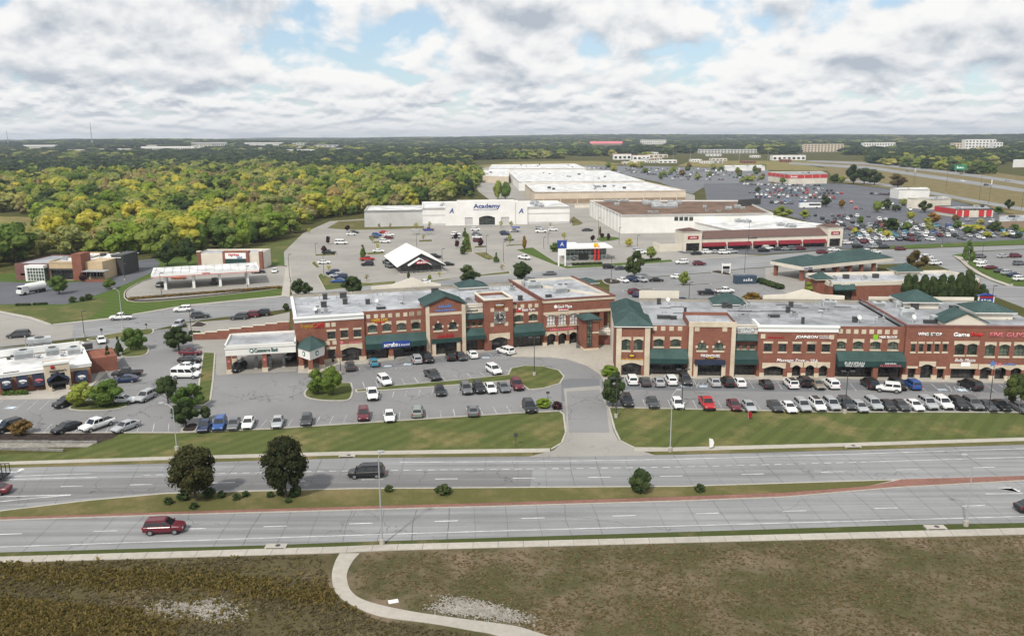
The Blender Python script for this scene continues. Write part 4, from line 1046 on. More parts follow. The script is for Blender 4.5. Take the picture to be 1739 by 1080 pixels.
sign_px(A_, 'scrubs', Z2, 1324, 618, 1435, 652, 'sign_white', -1.75, bold=0.03); sign_px(A_, '& beyond', Z2, 1440, 624, 1527, 647, 'sign_white', -1.75)
xc = A_.P(Z2(1376, 720))[0]; b = MB(); b.box(xc - 0.45, xc + 0.45, -1.35, -0.45, 0, a_bot + 0.3); b.build('column', 'brick', rt); b = MB(); b.box(xc - 0.53, xc + 0.53, -1.43, -0.37, 0, 0.8); b.build('pier_base', 'stone', rt)
# gabled tower
def gable_front(fc, x0, x1, eave, peak, y, dep, holes, m='brick'):
    b = MB(); wall_holes(b, x0, x1, 0, eave, y, holes); cx = (x0 + x1) / 2
    b.add([(x0, y, eave), (x1, y, eave), (cx, y, peak)], [(0, 1, 2)]); b.add([(x0, y + dep, eave - 2), (x0, y + dep, eave), (cx, y + dep, peak), (x1, y + dep, eave), (x1, y + dep, eave - 2)], [(0, 1, 2, 3, 4)])
    b.quad((x0, y + dep, 0), (x0, y, 0), (x0, y, eave), (x0, y + dep, eave)); b.quad((x1, y, 0), (x1, y + dep, 0), (x1, y + dep, eave), (x1, y, eave))
    return b.build('wall', m, fc.root)
eg = A_.P(Z3(300, 312), -0.5)[1]; pk = A_.P(Z3(280, 250), -0.5)[1]
wr = [A_.rect(Z3, *q, -0.5) for q in ((215, 448, 280, 510), (330, 440, 395, 502))]; en3 = ground(A_.rect(Z3, 228, 600, 392, 655, -0.5))
gable_front(A_, x2, x3, eg, pk, -0.5, 7.0, wr + [en3])
gable_roof(rt, x2, x3, -0.95, 6.8, eg, pk + 0.1)
for r in wr: window(rt, r, -0.5, True, 0.3, 0.3, 2, 2, 'glass', round_top=True)
storefront(rt, en3, -0.5, 5, depth=0.34)
for xa in (x2, x3 - 0.8): pilaster(rt, xa, xa + 0.8, eg, -0.5)
rb = A_.rect(Z3, 170, 368, 437, 388, -0.5); b = MB(); b.box(x2 + 0.8, x3 - 0.8, -0.6, -0.45, rb[2], rb[3]); b.build('stone_band', 'stone', rt)
for xa in (en3[0] - 0.75, en3[1]): pilaster(rt, xa, xa + 0.75, en3[3], -0.5, 0.3, name='door_jamb')
b = MB(); b.box(en3[0] - 0.9, en3[1] + 0.9, -1.0, -0.5, en3[3], en3[3] + 0.85); b.build('entrance_canopy', 'green_dark', rt)
sign_px(A_, '#6', Z3, 250, 302, 352, 330, 'sign_lightblue', -0.5, bold=0.03); sign_px(A_, '#12', Z3, 222, 340, 382, 358, 'sign_lightblue', -0.5)
sign_px(A_, '#8', Z3, 244, 530, 372, 562, 'sign_darkred', -0.5, bold=0.03)
# recessed bay with two awnings
def bay(fc, x0, x1, ztop, Z, cream, a1, w3, a2, sf, txt=None, y=0.9):
    rt = fc.root; rc = fc.rect(Z, *cream, y); ws = [fc.rect(Z, *q, y) for q in w3]; s = ground(fc.rect(Z, *sf, y)); s = (max(s[0], x0 + 0.2), min(s[1], x1 - 0.2), s[2], s[3])
    section(rt, x0, x1, rc[3], DEP, y, ws + [s])
    b = MB(); b.box(x0, x1, y - 0.12, y - 0.01, rc[2], rc[3]); b.box(x0, x1, y - 0.2, y + 0.3, rc[3], rc[3] + 0.18); b.build('cream_panel', 'cream', rt)
    t, m_, l = (fc.P(Z((a1[0] + a1[2]) / 2, k), y - (0.9 if i else 0))[1] for i, k in enumerate((a1[1], a1[3] - 8, a1[3])))
    awning(rt, x0 + 0.02, x1 - 0.02, l, m_, t, y, 0.9)
    for r in ws: window(rt, r, y, False, 0, 0.1, 1, 1, 'glass_green')
    t, m_, l = (fc.P(Z((a2[0] + a2[2]) / 2, k), y - (2.2 if i else 0))[1] for i, k in enumerate((a2[1], a2[1] + (a2[3] - a2[1]) * 0.66, a2[3])))
    awning(rt, x0 + 0.02, x1 - 0.02, l, m_, t, y, 2.2)
    storefront(rt, s, y, 4)
    if txt: sign_px(fc, txt[0], Z, *txt[1], txt[2], y - 0.12, bold=0.02)
bay(A_, x3, x4, 0, Z3, (460, 308, 597, 372), (460, 375, 605, 425), [(462, 447, 488, 478), (510, 445, 537, 476), (558, 442, 585, 473)], (460, 490, 618, 580), (468, 588, 552, 640), ('#12', (470, 348, 556, 360), 'sign_black'))
# clock tower
rcl = A_.rect(Z3, 680, 358, 770, 455, -0.6); en5 = ground(A_.rect(Z3, 663, 560, 788, 630, -0.6))
section(rt, x4, x5, h5, 8.0, -0.6, [en5])
b = MB(); b.box(x4 - 0.12, x5 + 0.12, -0.75, 0.0, h5, h5 + 0.3); b.build('coping', 'cream', rt)
b = MB(); b.box(x4 - 0.12, x4 + 0.3, 0, 8.1, h5, h5 + 0.3); b.box(x5 - 0.3, x5 + 0.12, 0, 8.1, h5, h5 + 0.3); b.box(x4 + 0.3, x5 - 0.3, 7.8, 8.1, h5, h5 + 0.3); b.build('coping', 'cream', rt)
flat_roof(rt, [(x4, -0.6), (x5, -0.6), (x5, 8), (x4, 8)], h5 - 0.5)
storefront(rt, en5, -0.6, 5); b = MB(); arc_lintel(b, en5[0], en5[1], en5[3] - 0.55, en5[3] + 0.85, 0.55, -0.7, -0.45, 0.5); b.build('lintel', 'stone', rt)
cxk, czk = (rcl[0] + rcl[1]) / 2, (rcl[2] + rcl[3]) / 2; clk = panel(rt, rcl, -0.6, 'stone_grey', 'clock', 0.14)
b = MB(); b.cyl((cxk, -0.72, czk), (cxk, -0.80, czk), (rcl[1] - rcl[0]) * 0.40, n=24); b.build('clock_face', 'dark_metal', clk)
b = MB()
for k in range(12):
    a = 6.2832 * k / 12; rr_ = (rcl[1] - rcl[0]) * (0.43 if k % 3 == 0 else 0.36); s_ = 0.16 if k % 3 == 0 else 0.06
    b = MB(); b.box(cxk + rr_ * math.cos(a) - s_, cxk + rr_ * math.cos(a) + s_, -0.86, -0.80, czk + rr_ * math.sin(a) - s_, czk + rr_ * math.sin(a) + s_); b.build('hour_mark', 'cream', clk)
b = MB(); b.box(cxk - 0.04, cxk + 0.04, -0.84, -0.81, czk - 0.1, czk + 0.85); b.box(cxk - 0.1, cxk + 0.6, -0.85, -0.82, czk - 0.05, czk + 0.05); b.build('clock_hands', 'sign_white', clk)
squares(rt, A_, Z3, [(668, 350), (778, 345), (668, 465), (778, 458)], -0.6, 0.4)
rr = A_.rect(Z3, 690, 298, 760, 328, -0.6); panel(rt, rr, -0.6, 'sign_brown'); sign_px(A_, '#9', Z3, 695, 302, 756, 315, 'sign_white', -0.74); sign_px(A_, '#9', Z3, 700, 318, 752, 325, 'sign_gold', -0.74)
# state insurance bay
w6 = [A_.rect(Z3, 843, 388, 905, 442, 0.45), A_.rect(Z3, 955, 380, 1017, 434, 0.45)]; sf6 = (x5 + 0.3, x6 - 0.2, 0.12, A_.P(Z3(940, 548), 0.45)[1] + 0.6)
section(rt, x5, x6, h6, DEP, 0.45, w6 + [sf6])
for r in w6: window(rt, r, 0.45, True, 0.45, 0.26, 3, 2)
storefront(rt, sf6, 0.45, 6); at = A_.P(Z3(945, 455), 0.45)[1]; am = A_.P(Z3(945, 520), -1.5)[1]; ab = A_.P(Z3(945, 552), -1.5)[1]
awning(rt, x5 + 0.05, x6 - 0.05, ab, am, at, 0.4, 2.0); squares(rt, A_, Z3, [(845, 324), (902, 320), (962, 317), (1012, 314)], 0.45)
sign_px(A_, 'State Farm', Z3, 898, 334, 1000, 358, 'sign_white', 0.45, bold=0.02)
for k in range(3): x, z = A_.P(Z3(880 + (0, -8, 8)[k], (343, 354, 354)[k]), 0.45); b = MB(); b.cyl((x, 0.33, z), (x, 0.43, z), 0.3, n=10); b.build('sign_emblem', 'sign_red' if k else 'sign_white', rt)
# end block with arcade
wp = [A_.rect(Z3, *q, -0.5) for q in ((1092, 388, 1158, 472), (1180, 382, 1245, 467), (1268, 375, 1332, 462))]
arc = [ground(A_.rect(Z3, *q, -0.5)) for q in ((1095, 533, 1160, 598), (1182, 528, 1246, 592), (1268, 520, 1330, 586))]
xs7 = A_.P(Z3(1342, 500), -0.5)[0]; zd = A_.P(Z3(1560, 500), 3)[1]
section(rt, x6, xs7, h7 - 0.7, DEP + 3, -0.5, wp + arc)
zb0, zb1 = A_.rect(Z3, 1080, 352, 1600, 372, -0.5)[2:]; ztop = h7 - 0.7
b = MB(); HR_save = HR; wall_holes(b, xs7, x7, zb0 - 0.2, ztop, -0.5, []); b.quad((x7, -0.5, zb0 - .2), (x7, DEP + 3, zb0 - .2), (x7, DEP + 3, ztop), (x7, -0.5, ztop)); b.quad((xs7, -0.5, zb0 - .2), (xs7, 0.5, zb0 - .2), (x7, 0.5, zb0 - .2), (x7, -0.5, zb0 - .2)); b.quad((x7, DEP + 3, 0), (xs7, DEP + 3, 0), (xs7, DEP + 3, ztop), (x7, DEP + 3, ztop))
b.quad((xs7, 3.2, 0), (x7, 3.2, 0), (x7, 3.2, ztop - .5), (xs7, 3.2, ztop - .5)); b.quad((x7, 3.2, 0), (x7, DEP + 3, 0), (x7, DEP + 3, zb0), (x7, 3.2, zb0)); b.build('wall', 'brick', rt)
for xa, wd in ((xs7 + 0.1, 1.3), (A_.P(Z3(1505, 420), -0.5)[0], 0.9), (x7 - 0.9, 0.9)):
    b = MB(); b.box(xa, xa + wd, -0.49, 0.4, zd, zb0 - 0.2); b.build('column', 'brick', rt)
b = MB(); b.box(x6 - 0.2, x7 + 0.2, -0.75, -0.1, h7 - 0.25, h7); b.box(x6 - 0.2, x6 + 0.3, -0.1, DEP + 3.2, h7 - 0.25, h7); b.box(x7 - 0.3, x7 + 0.2, -0.1, DEP + 3.2, h7 - 0.25, h7); b.build('coping', 'brick_dark', rt)
b = MB(); b.box(x6, x6 + 0.25, -0.1, DEP + 3, HR - 0.5, h7 - 0.26); b.build('wall', 'brick', rt)
b = MB(); b.box(x6 - 0.1, x7 + 0.1, -0.65, 0.2, h7 - 0.85, h7 - 0.26); b.build('stone_band', 'stone', rt); b = MB(); b.box(x6, x7 + 0.04, -0.6, 0.1, zb0, zb1); b.build('stone_band', 'stone', rt)
for r in wp: window(rt, r, -0.5, True, 0.3, 0.25, 3, 3, 'poster', lint_over=0.3)
for r in arc:
    storefront(rt, r, -0.5, 3, depth=1.0); b = MB(); arc_lintel(b, r[0], r[1], r[3] - 0.5, r[3] + 0.45, 0.5, -0.6, -0.4, 0.55); b.build('lintel', 'stone', rt); pier_base(rt, r[0] - 0.9, r[0] - 0.15, -0.5)
sign_px(A_, 'Gioli Plaza', Z3, 1175, 310, 1288, 336, 'sign_white', -0.5, bold=0.02); rr = A_.rect(Z3, 1175, 341, 1263, 355, -0.5); panel(rt, rr, -0.5, 'sign_red', t=0.06); sign_px(A_, '#11', Z3, 1178, 343, 1260, 353, 'sign_white', -0.58)
x, z = A_.P(Z3(1160, 324), -0.5); b = MB(); b.cyl((x, -0.6, z), (x, -0.5, z), 0.38, n=12); b.build('sign_emblem', 'sign_white', rt)
sign_px(A_, '#12', Z3, 1115, 486, 1302, 505, 'sign_pink', -0.5, shear=0.3)
# roof of the long range and what stands on it
flat_roof(rt, [(x_l, 0.3), (x6, 0.7), (x6, DEP), (x_l, DEP)], HR); flat_roof(rt, [(x6, -0.2), (x7, -0.2), (x7, DEP + 3), (x6, DEP + 3)], h7 - 0.8)
parapet(rt, [(x_l + .1, DEP), (x6, DEP)], HR - 1, HR + 0.7, 0.35, 'cream'); parapet(rt, [(x_l + 0.15, 0.4), (x_l + 0.15, DEP)], HR - 1, h1 - 0.2)
parapet(rt, [(x6 + 0.2, DEP + 2.8), (x7 - 0.2, DEP + 2.8), (x7 - 0.2, 0.5)], h7 - 1.0, h7 - 0.27, 0.4, 'cream')
xa, xb = A_.P(Z2(1225, 200), DEP)[0], A_.P(Z3(270, 170), DEP)[0]
b = MB(); b.xprism([(xa, HR - 1), (xb, HR - 1), (xb, HR + 1.2), (xb - 2, HR + 1.6), (xb - 3.5, HR + 1.6), ((xa + xb) / 2 + 1.5, HR + 3.2), (xa + 5, HR + 1.7), (xa, HR + 1.5)], DEP + 0.2, DEP + 0.6); b.build('rear_gable', 'cream', rt)
for (Z, l, r_, e, p, dz) in ((Z3, 405, 640, 178, 112, 5), (Z3, 1335, 1500, 145, 97, 4)):
    yy = DEP - 3.5 if Z3 is Z and l == 405 else DEP - 2.5; a = A_.P(Z(l, e), yy); c = A_.P(Z(r_, e), yy); pz = A_.P(Z((l + r_) / 2, p), yy + 2)[1]
    hip_roof(rt, a[0] + .4, c[0] - .4, yy, yy + (c[0] - a[0]) * 0.8, a[1], pz)
    b = MB(); b.box(a[0] + 0.6, c[0] - 0.6, yy + 0.3, yy + (c[0] - a[0]) * 0.8 - 0.3, HR - 0.5, a[1] - 0.2); b.build('roof_lantern', 'cream', rt)
for (Z, px, py, w, d, h, k) in ((Z2, 845, 335, 1.2, 1.1, 1.1, 'dark'), (Z2, 795, 385, 1.5, 1.2, 1.4, 'unit'), (Z2, 862, 382, 1.1, 1, 1.1, 'unit'), (Z2, 1015, 312, 1.0, 0.9, 1.1, 'dark'), (Z2, 1195, 312, .9, .9, 1, 'dark'), (Z2, 1260, 325, 1.6, 1.2, 0.7, 'dish'),
                                (Z2, 1300, 352, 1.9, 0.9, 0.4, 'dark'), (Z2, 1465, 312, 1, 1, 1, 'fan'), (Z2, 855, 275, 1, .9, 1.2, 'dark'), (Z2, 1000, 262, 1.5, .9, 1.1, 'dark'), (Z2, 770, 392, 1, 1, 1, 'dish'), (Z2, 1555, 225, 1, 1, 1.6, 'pipe'), (Z2, 1130, 335, 1, 1, .8, 'pipe'), (Z2, 665, 320, 1, 1, .7, 'pipe'),
                                (Z3, 222, 215, 1.6, .8, 1, 'dark'), (Z3, 565, 250, .8, .8, 1.2, 'dark'), (Z3, 480, 285, 1.6, 1, .7, 'unit'), (Z3, 885, 275, .9, .9, 1, 'dark'), (Z3, 820, 200, 1.4, 1.2, 1.1, 'unit'), (Z3, 930, 170, 1.9, 1.6, 1.6, 'unit'), (Z3, 985, 185, 3.4, 2, 1.8, 'unit'), (Z3, 1195, 215, 3.0, 1.6, 1.9, 'unit'), (Z3, 1105, 250, 1.3, .8, .5, 'dark'), (Z3, 1240, 215, .5, .5, 2, 'dark')):
    hz = (h7 - 0.8) if (Z is Z3 and px > 1080) else HR
    q = A_.H(Z(px, py), hz); roof_unit(rt, q[0], q[1], hz, w, d, h, k)
rng = random.Random(2)
for i in range(22): roof_unit(rt, rng.uniform(x_l + 2, x6 - 2), rng.uniform(8, DEP - 2), HR, h=rng.uniform(.4, .9), kind='pipe')
# lift tower, bridge and steps in the passage
E_ = Fac('lift_tower', 'brick and glass lift tower with green hip roof in the plaza corner', 'tower', Z3(1385, 668), Z3(1492, 660))
zt = E_.P(Z3(1440, 425))[1]; w_ = E_.L; er = E_.root; dd = 4.2; xg = E_.P(Z3(1440, 600))[0]
b = MB(); b.box(0, w_, 0, dd, 0, zt); b.build('wall', 'brick', er)
xg0 = 0.5
b = MB(); b.box(xg0, xg, -0.06, 0.05, 0.9, zt - 0.15); g_ = b.build('glass_wall', 'glass_green', er)
b = MB()
for xx in (xg0, (xg0 + xg) / 2, xg): b.box(xx - 0.06, xx + 0.06, -0.12, -0.055, 0.9, zt - 0.15)
for k in range(9): zz = 0.9 + (zt - 1.1) * k / 8; b.box(xg0, xg, -0.11, -0.05, zz - 0.04, zz + 0.04)
b.build('glazing_bars', 'dark_frame', g_)
for zz in (zt * 0.55, zt - 0.35): b = MB(); b.box(xg + 0.1, w_ + 0.08, -0.08, dd + 0.05, zz, zz + 0.35); b.build('stone_band', 'stone', er)
b = MB(); b.box(-0.12, w_ + 0.12, -0.12, dd + 0.1, 0, 0.5); b.build('plinth', 'stone', er)
hip_roof(er, 0, w_, 0, dd, zt + 0.1, E_.P(Z3(1445, 370), 2)[1], 0.6, trim='dark_frame')
K_ = Fac('footbridge', 'white upper walkway with railings bridging the gap between the two brick buildings', 'footbridge', Z3(1495, 640), Z3(1618, 640))
kz = K_.P(Z3(1560, 525), 2)[1]; kr = K_.root
b = MB(); b.box(-1, K_.L + 0.5, 1.5, 12, kz - 0.45, kz); b.build('deck', 'cream', kr); b = MB(); b.box(-1, K_.L + 0.5, 1.7, 2.2, 0, kz - 0.46); b.box(-1, K_.L + .5, 2.2, 11, 0, 0.02); b.build('retaining_wall', 'brick', kr)
b = MB(); b.box(1.6, 4.4, 1.6, 1.69, 0.15, 3.0); b.build('gate', 'brick_dark', kr)
b = MB()
for k in range(14): x = -1 + (K_.L + 1.4) * k / 13; b.box(x - .03, x + .03, 1.52, 1.58, kz, kz + 1.1)
b.box(-1, K_.L + .4, 1.52, 1.58, kz + 1.06, kz + 1.14); b.box(-1, K_.L + .4, 1.53, 1.57, kz + .5, kz + .55); b.build('railing', 'white_trim', kr)
S_ = G(*Z3(1350, 650)); so = empty('stair', 'dark metal stair climbing beside the lift tower', 'stairs', (S_.x, S_.y, 0), E_.ang + R(70))
for k in range(14): b = MB(); b.box(k * 0.32, k * 0.32 + 0.34, -0.7, 0.7, 0.2 + k * 0.32, 0.26 + k * 0.32); b.build('step', 'dark_metal', so)
for s_ in (-0.72, 0.72): b = MB(); b.yprism([(0, 0)] * 0 or [(s_ - .03, 0), (s_ + .03, 0), (s_ + .03, .3), (s_ - .03, .3)], 0, 0.01); b.cyl((0, s_, 1.1), (4.6, s_, 5.4), 0.05, n=6); b.cyl((0, s_, 0.2), (4.6, s_, 4.5), 0.09, n=6); b.build('handrail', 'dark_metal', so)

# bank canopy and corner pavilion
B_ = Fac('bank_canopy', 'white drive-through bank canopy on brick columns left of the brick building', 'canopy', Z2(92, 866), Z2(640, 832))
br_ = B_.root; cz0 = B_.P(Z2(350, 705))[1]; cz1 = B_.P(Z2(350, 640))[1]; dpt = B_.H(Z2(100, 565), cz1)[1]; Lb = B_.L
b = MB(); b.box(-0.4, Lb - 0.2, -0.5, dpt, cz0, cz1 - 0.3); b.box(-0.55, Lb - 0.1, -0.65, dpt + .15, cz1 - 0.3, cz1); b.build('fascia', 'stucco_white', br_)
flat_roof(br_, [(-0.1, -0.2), (Lb - .5, -0.2), (Lb - .5, dpt - .3), (-0.1, dpt - .3)], cz1 + 0.02); parapet(br_, [(-0.4, -0.5), (Lb - .3, -0.5), (Lb - .3, dpt), (-0.4, dpt)], cz1 + 0.03, cz1 + 0.45, 0.3, 'stucco_white')
for xx in (0.1, B_.P(Z2(378, 830))[0]):
    for yy in (0.0, dpt - 1.2):
        b = MB(); b.box(xx - 0.45, xx + 0.45, yy - 0.3, yy + 0.6, 0, cz0 - 0.01); b.build('column', 'brick', br_); b = MB(); b.box(xx - 0.55, xx + 0.55, yy - 0.4, yy + 0.7, 0, 0.9); b.build('pier_base', 'stone', br_)
        b = MB(); b.box(xx - 0.2, xx + 0.2, yy - 0.34, yy - 0.3, cz0 * .62, cz0 * .74); b.build('lane_sign', 'sign_pink', br_)
for k in range(4):
    xx = 1.8 + k * (Lb - 4) / 3.4; b = MB(); b.box(xx, xx + 0.7, 2, dpt - 1, 0.05, 0.3); b.build('lane_island', 'kerb', br_); b = MB(); b.box(xx + .1, xx + .6, 4, 5, 0.3, 2.0); b.build('teller_machine', 'grey_metal', br_)
sign_px(B_, 'Commerce Bank', Z2, 290, 660, 480, 692, 'sign_teal', -0.5, bold=0.02); x, z = B_.P(Z2(268, 683), -.5); b = MB(); b.cyl((x, -0.62, z), (x, -0.5, z), 0.4, n=16); e_ = b.build('sign_emblem', 'sign_teal', br_); b = MB(); b.cyl((x, -.66, z), (x, -.62, z), .22, n=12); b.build('emblem_centre', 'sign_white', e_)
V_ = Fac('corner_pavilion', 'white bank entrance pavilion with green pyramid roof and brick columns', 'pavilion', Z2(655, 832), Z2(845, 822))
vr = V_.root; Lv = V_.L; vz0 = V_.P(Z2(660, 728))[1]; vz1 = V_.P(Z2(660, 655))[1]; yv = -3.6
b = MB(); pl = [(-.2, 0.2), (Lv / 2, yv), (Lv + .2, 0.2), (Lv + .2, 4), (-.2, 4)]; b.prism(pl, vz0, vz1); b.build('fascia', 'stucco_white', vr)
for s_, (p, q) in enumerate(((pl[0], pl[1]), (pl[1], pl[2]))):
    m_ = ((p[0] + q[0]) / 2, (p[1] + q[1]) / 2); d = Vector((q[0] - p[0], q[1] - p[1])).normalized(); n_ = Vector((d.y, -d.x)); zc = (vz0 + vz1) / 2
    b = MB(); b.cyl((m_[0], m_[1], zc), (m_[0] + n_.x * .08, m_[1] + n_.y * .08, zc), 0.5, n=16); e_ = b.build('sign_emblem', 'sign_teal', vr); b = MB(); b.cyl((m_[0] + n_.x * .08, m_[1] + n_.y * .08, zc), (m_[0] + n_.x * .1, m_[1] + n_.y * .1, zc), 0.3, n=14); b.build('emblem_centre', 'sign_white', e_)
for p in ((0.3, 0.3), (Lv / 2, yv + 0.7), (Lv - .3, 0.3)):
    b = MB(); b.box(p[0] - .45, p[0] + .45, p[1] - .45, p[1] + .45, 0, vz0 - .01); b.build('column', 'brick', vr); b = MB(); b.box(p[0] - .55, p[0] + .55, p[1] - .55, p[1] + .55, 0, .8); b.build('pier_base', 'stone', vr)
apx = V_.P(Z2(735, 565), 0.5)[1]; b = MB(); pr = [(-.5, 0.1), (Lv / 2, yv - .4), (Lv + .5, 0.1), (Lv + .5, 4.2), (-.5, 4.2)]
for i in range(5):
    p, q = pr[i], pr[(i + 1) % 5]; ap = Vector((Lv / 2, 0.8, apx)); P_, Q_ = Vector((p[0], p[1], vz1)), Vector((q[0], q[1], vz1)); b.add([P_, Q_, ap], [(0, 1, 2)])
    n_ = (Q_ - P_).cross(ap - P_).normalized() * 0.06
    for k in range(1, 8): c0 = P_.lerp(Q_, k / 8); w_ = (Q_ - P_).normalized() * .03; c1 = c0.lerp(ap, .93); b.add([c0 - w_ + n_, c0 + w_ + n_, c1 + w_ * .3 + n_, c1 - w_ * .3 + n_, c0 - w_, c0 + w_], [(0, 1, 2, 3), (4, 5, 1, 0)])
b.build('hip_roof', 'green_metal', vr)
# stepped retaining wall of the rear lot
wp_ = [(Z1(1242, 212), 1.0), (Z1(1460, 207), 1.0), (Z2(565, 585), 1.0)]
p0, p1 = G(*Z1(1242, 216)), G(*Z2(575, 582)); d = p1 - p0; wl = empty('retaining_wall', 'stepped brick retaining wall with pale coping behind the bank canopy', 'wall', (p0.x, p0.y, 0), math.atan2(d.y, d.x)); n = 8
for k in range(n):
    xa, xb = d.length * k / n, d.length * (k + 1) / n; hz = 1.4 + 0.34 * k
    b = MB(); b.box(xa, xb, 0, 0.4, 0, hz); o_ = b.build('wall_step', 'brick', wl); b = MB(); b.box(xa - 0.02, xb + 0.05, -0.06, 0.46, hz, hz + 0.14); b.build('coping', 'cream', o_)

# ------------------------------------------------------------------ right brick building
D_ = Fac('brick_building', 'long two storey red brick shopping building with green awnings on the right', 'building', (1046, 637), (1739, 646))
rt = D_.root; DEP = 27.0
e0 = D_.P(Z4(118, 600))[0]; e1 = D_.P(Z4(378, 600))[0]; e2 = D_.P(Z4(675, 600))[0]; e3 = D_.P(Z4(1035, 600))[0]; e4 = D_.P(Z4(1215, 600))[0]; e5 = D_.P(Z5(232, 600))[0]; e6 = D_.P(Z5(772, 600))[0]; e7 = D_.P(Z5(1960, 600))[0]
k1 = D_.P(Z4(245, 335), -0.4)[1]; k2 = D_.P(Z4(520, 335), .45)[1]; k3 = D_.P(Z4(850, 310), -0.6)[1]; k5 = D_.P(Z4(1480, 335))[1]; k6 = D_.P(Z5(500, 352), .45)[1]; k7 = D_.P(Z5(1200, 348), -.3)[1]; HR = k2 - 0.5
# corner tower
wt = [D_.rect(Z4, 165, 438, 230, 526, -.4), D_.rect(Z4, 260, 438, 325, 526, -.4)]; ent = ground(D_.rect(Z4, 165, 622, 315, 690, -.4))
section(rt, e0, e1, k1 - 0.3, 10, -.4, wt + [ent])
for r in wt: window(rt, r, -.4, True, 0.42, 0.3, 2, 3)
storefront(rt, ent, -.4, 4); b = MB(); arc_lintel(b, ent[0], ent[1], ent[3] - .5, ent[3] + .6, .5, -.5, -.2, .4); b.build('lintel', 'stone', rt)
for xa in (e0, e1 - 1.0): pilaster(rt, xa, xa + 1.0, k1 - .3, -.4, .2)
pk1 = D_.P(Z4(245, 222), 4)[1]; hip_roof(rt, e0, e1, -.4, 9.6, k1, pk1, .5)
zb4 = D_.P(Z4(210, 118), 20)[1]; hip_roof(rt, e0, e0 + 6.0, 9.0, DEP - 4, min(k1 - .3, zb4 - 1.6), zb4, .3, ridge='y'); b = MB(); b.box(e0, e0 + 5.8, 10, DEP - 4.2, 0, min(k1 - .3, zb4 - 1.6) - .24); b.build('wall', 'cream', rt)
sign_px(D_, 'PALM BEACH TAN', Z4, 163, 588, 327, 605, 'sign_gold', -.4, bold=.02); x, z = D_.P(Z4(242, 566), -.4); b = MB(); b.ball((x, -.5, z), .75, .08, .42, 14, 6); em = b.build('sign_emblem', 'sign_brown', rt); b = MB(); b.ball((x, -.57, z), .5, .06, .22, 12, 6); b.build('emblem_centre', 'sign_gold', em)
# second bay
w2 = [D_.rect(Z4, 415, 436, 488, 497, .45), D_.rect(Z4, 545, 438, 620, 498, .45)]; sf = (e1 + .2, e2 - .2, .12, D_.P(Z4(520, 628), .45)[1] + .5)
section(rt, e1, e2, k2, DEP, .45, w2 + [sf]); storefront(rt, sf, .45, 9)
for r in w2: window(rt, r, .45, True, .45, .26, 3, 2)
def aw(fc, Z, x0, x1, xm, t, m_, l, y=.4, out=2.0): awning(fc.root, x0 + .05, x1 - .05, fc.P(Z(xm, l), y - out)[1], fc.P(Z(xm, m_), y - out)[1], fc.P(Z(xm, t), y)[1], y, out)
aw(D_, Z4, e1, e2, 520, 513, 592, 630); squares(rt, D_, Z4, [(421, 356), (486, 356), (551, 357), (617, 357)], .45)
# square tower
wr = [D_.rect(Z4, 750, 463, 825, 527, -.6), D_.rect(Z4, 880, 463, 957, 529, -.6)]; ent = ground(D_.rect(Z4, 752, 632, 938, 705, -.6))
section(rt, e2, e3, k3, 9, -.6, wr + [ent]); storefront(rt, ent, -.6, 5, depth=.8)
flat_roof(rt, [(e2, -.6), (e3, -.6), (e3, 9), (e2, 9)], k3 - .6)
for r in wr: window(rt, r, -.6, True, .3, .3, 2, 2, 'glass_green', round_top=True)
for xa in (e2, e3 - .8): pilaster(rt, xa, xa + .8, k3 - .85, -.6)
b = MB(); b.box(e2 - .05, e3 + .05, -.76, -.2, k3 - .85, k3 + .05); b.build('stone_band', 'stone', rt)
for xa in (ent[0] - .75, ent[1]): pilaster(rt, xa, xa + .75, ent[3], -.6, .3, name='door_jamb')
rr = D_.rect(Z4, 732, 600, 965, 636, -.9); b = MB(); b.box(rr[0], rr[1], -1.3, -.6, rr[2], rr[3]); b.build('entrance_canopy', 'navy_cloth', rt); squares(rt, D_, Z4, [(750, 360), (965, 362)], -.6, .45)
sign_px(D_, 'FIREHOUSE', Z4, 778, 557, 928, 580, 'sign_white', -.6, bold=.03); sign_px(D_, 'SUBS', Z4, 828, 576, 880, 590, 'sign_gold', -.72, bold=.03); rr = D_.rect(Z4, 812, 572, 905, 592, -.6); panel(rt, rr, -.6, 'sign_brown', t=.08)
bay(D_, e3, e4, 0, Z4, (1038, 333, 1213, 396), (1038, 397, 1215, 457), [(1043, 478, 1078, 517), (1100, 479, 1135, 518), (1160, 480, 1195, 519)], (1030, 520, 1220, 636), (1028, 640, 1210, 704), ('EYTEES.COM', (1042, 352, 1192, 388), 'sign_white'), .9)
rr = D_.rect(Z4, 1041, 346, 1200, 393, .78); panel(rt, rr, .78, 'grey_metal', t=.02)
# flat-arched block
w5 = [D_.rect(Z4, *q) for q in ((1270, 472, 1330, 537), (1383, 474, 1443, 537), (1495, 475, 1555, 538), (1608, 476, 1667, 538))] + [D_.rect(Z5, 5, 490, 67, 553), D_.rect(Z5, 122, 490, 184, 554)]
w5 = w5[:4] + [w5[5]] if abs(w5[4][0] - w5[3][1]) < 0.3 else w5
a5 = [ground(D_.rect(Z4, 1270, 648, 1420, 706)), ground(D_.rect(Z4, 1488, 640, 1553, 708)), ground(D_.rect(Z4, 1593, 640, 1660, 710)), ground(D_.rect(Z5, 97, 660, 165, 738))]
section(rt, e4, e5, k5 - 1.2, DEP, 0, w5 + a5)
for r in w5: window(rt, r, 0, False, .42, .26, 2, 1, 'glass')
for i, r in enumerate(a5):
    storefront(rt, r, 0, 4 if i == 0 else 2, depth=.9); b = MB(); arc_lintel(b, r[0], r[1], r[3] - .45, r[3] + .65, .45, -.08, .15, .4); b.build('lintel', 'stone', rt); pier_base(rt, r[0] - .8, r[0] - .1)
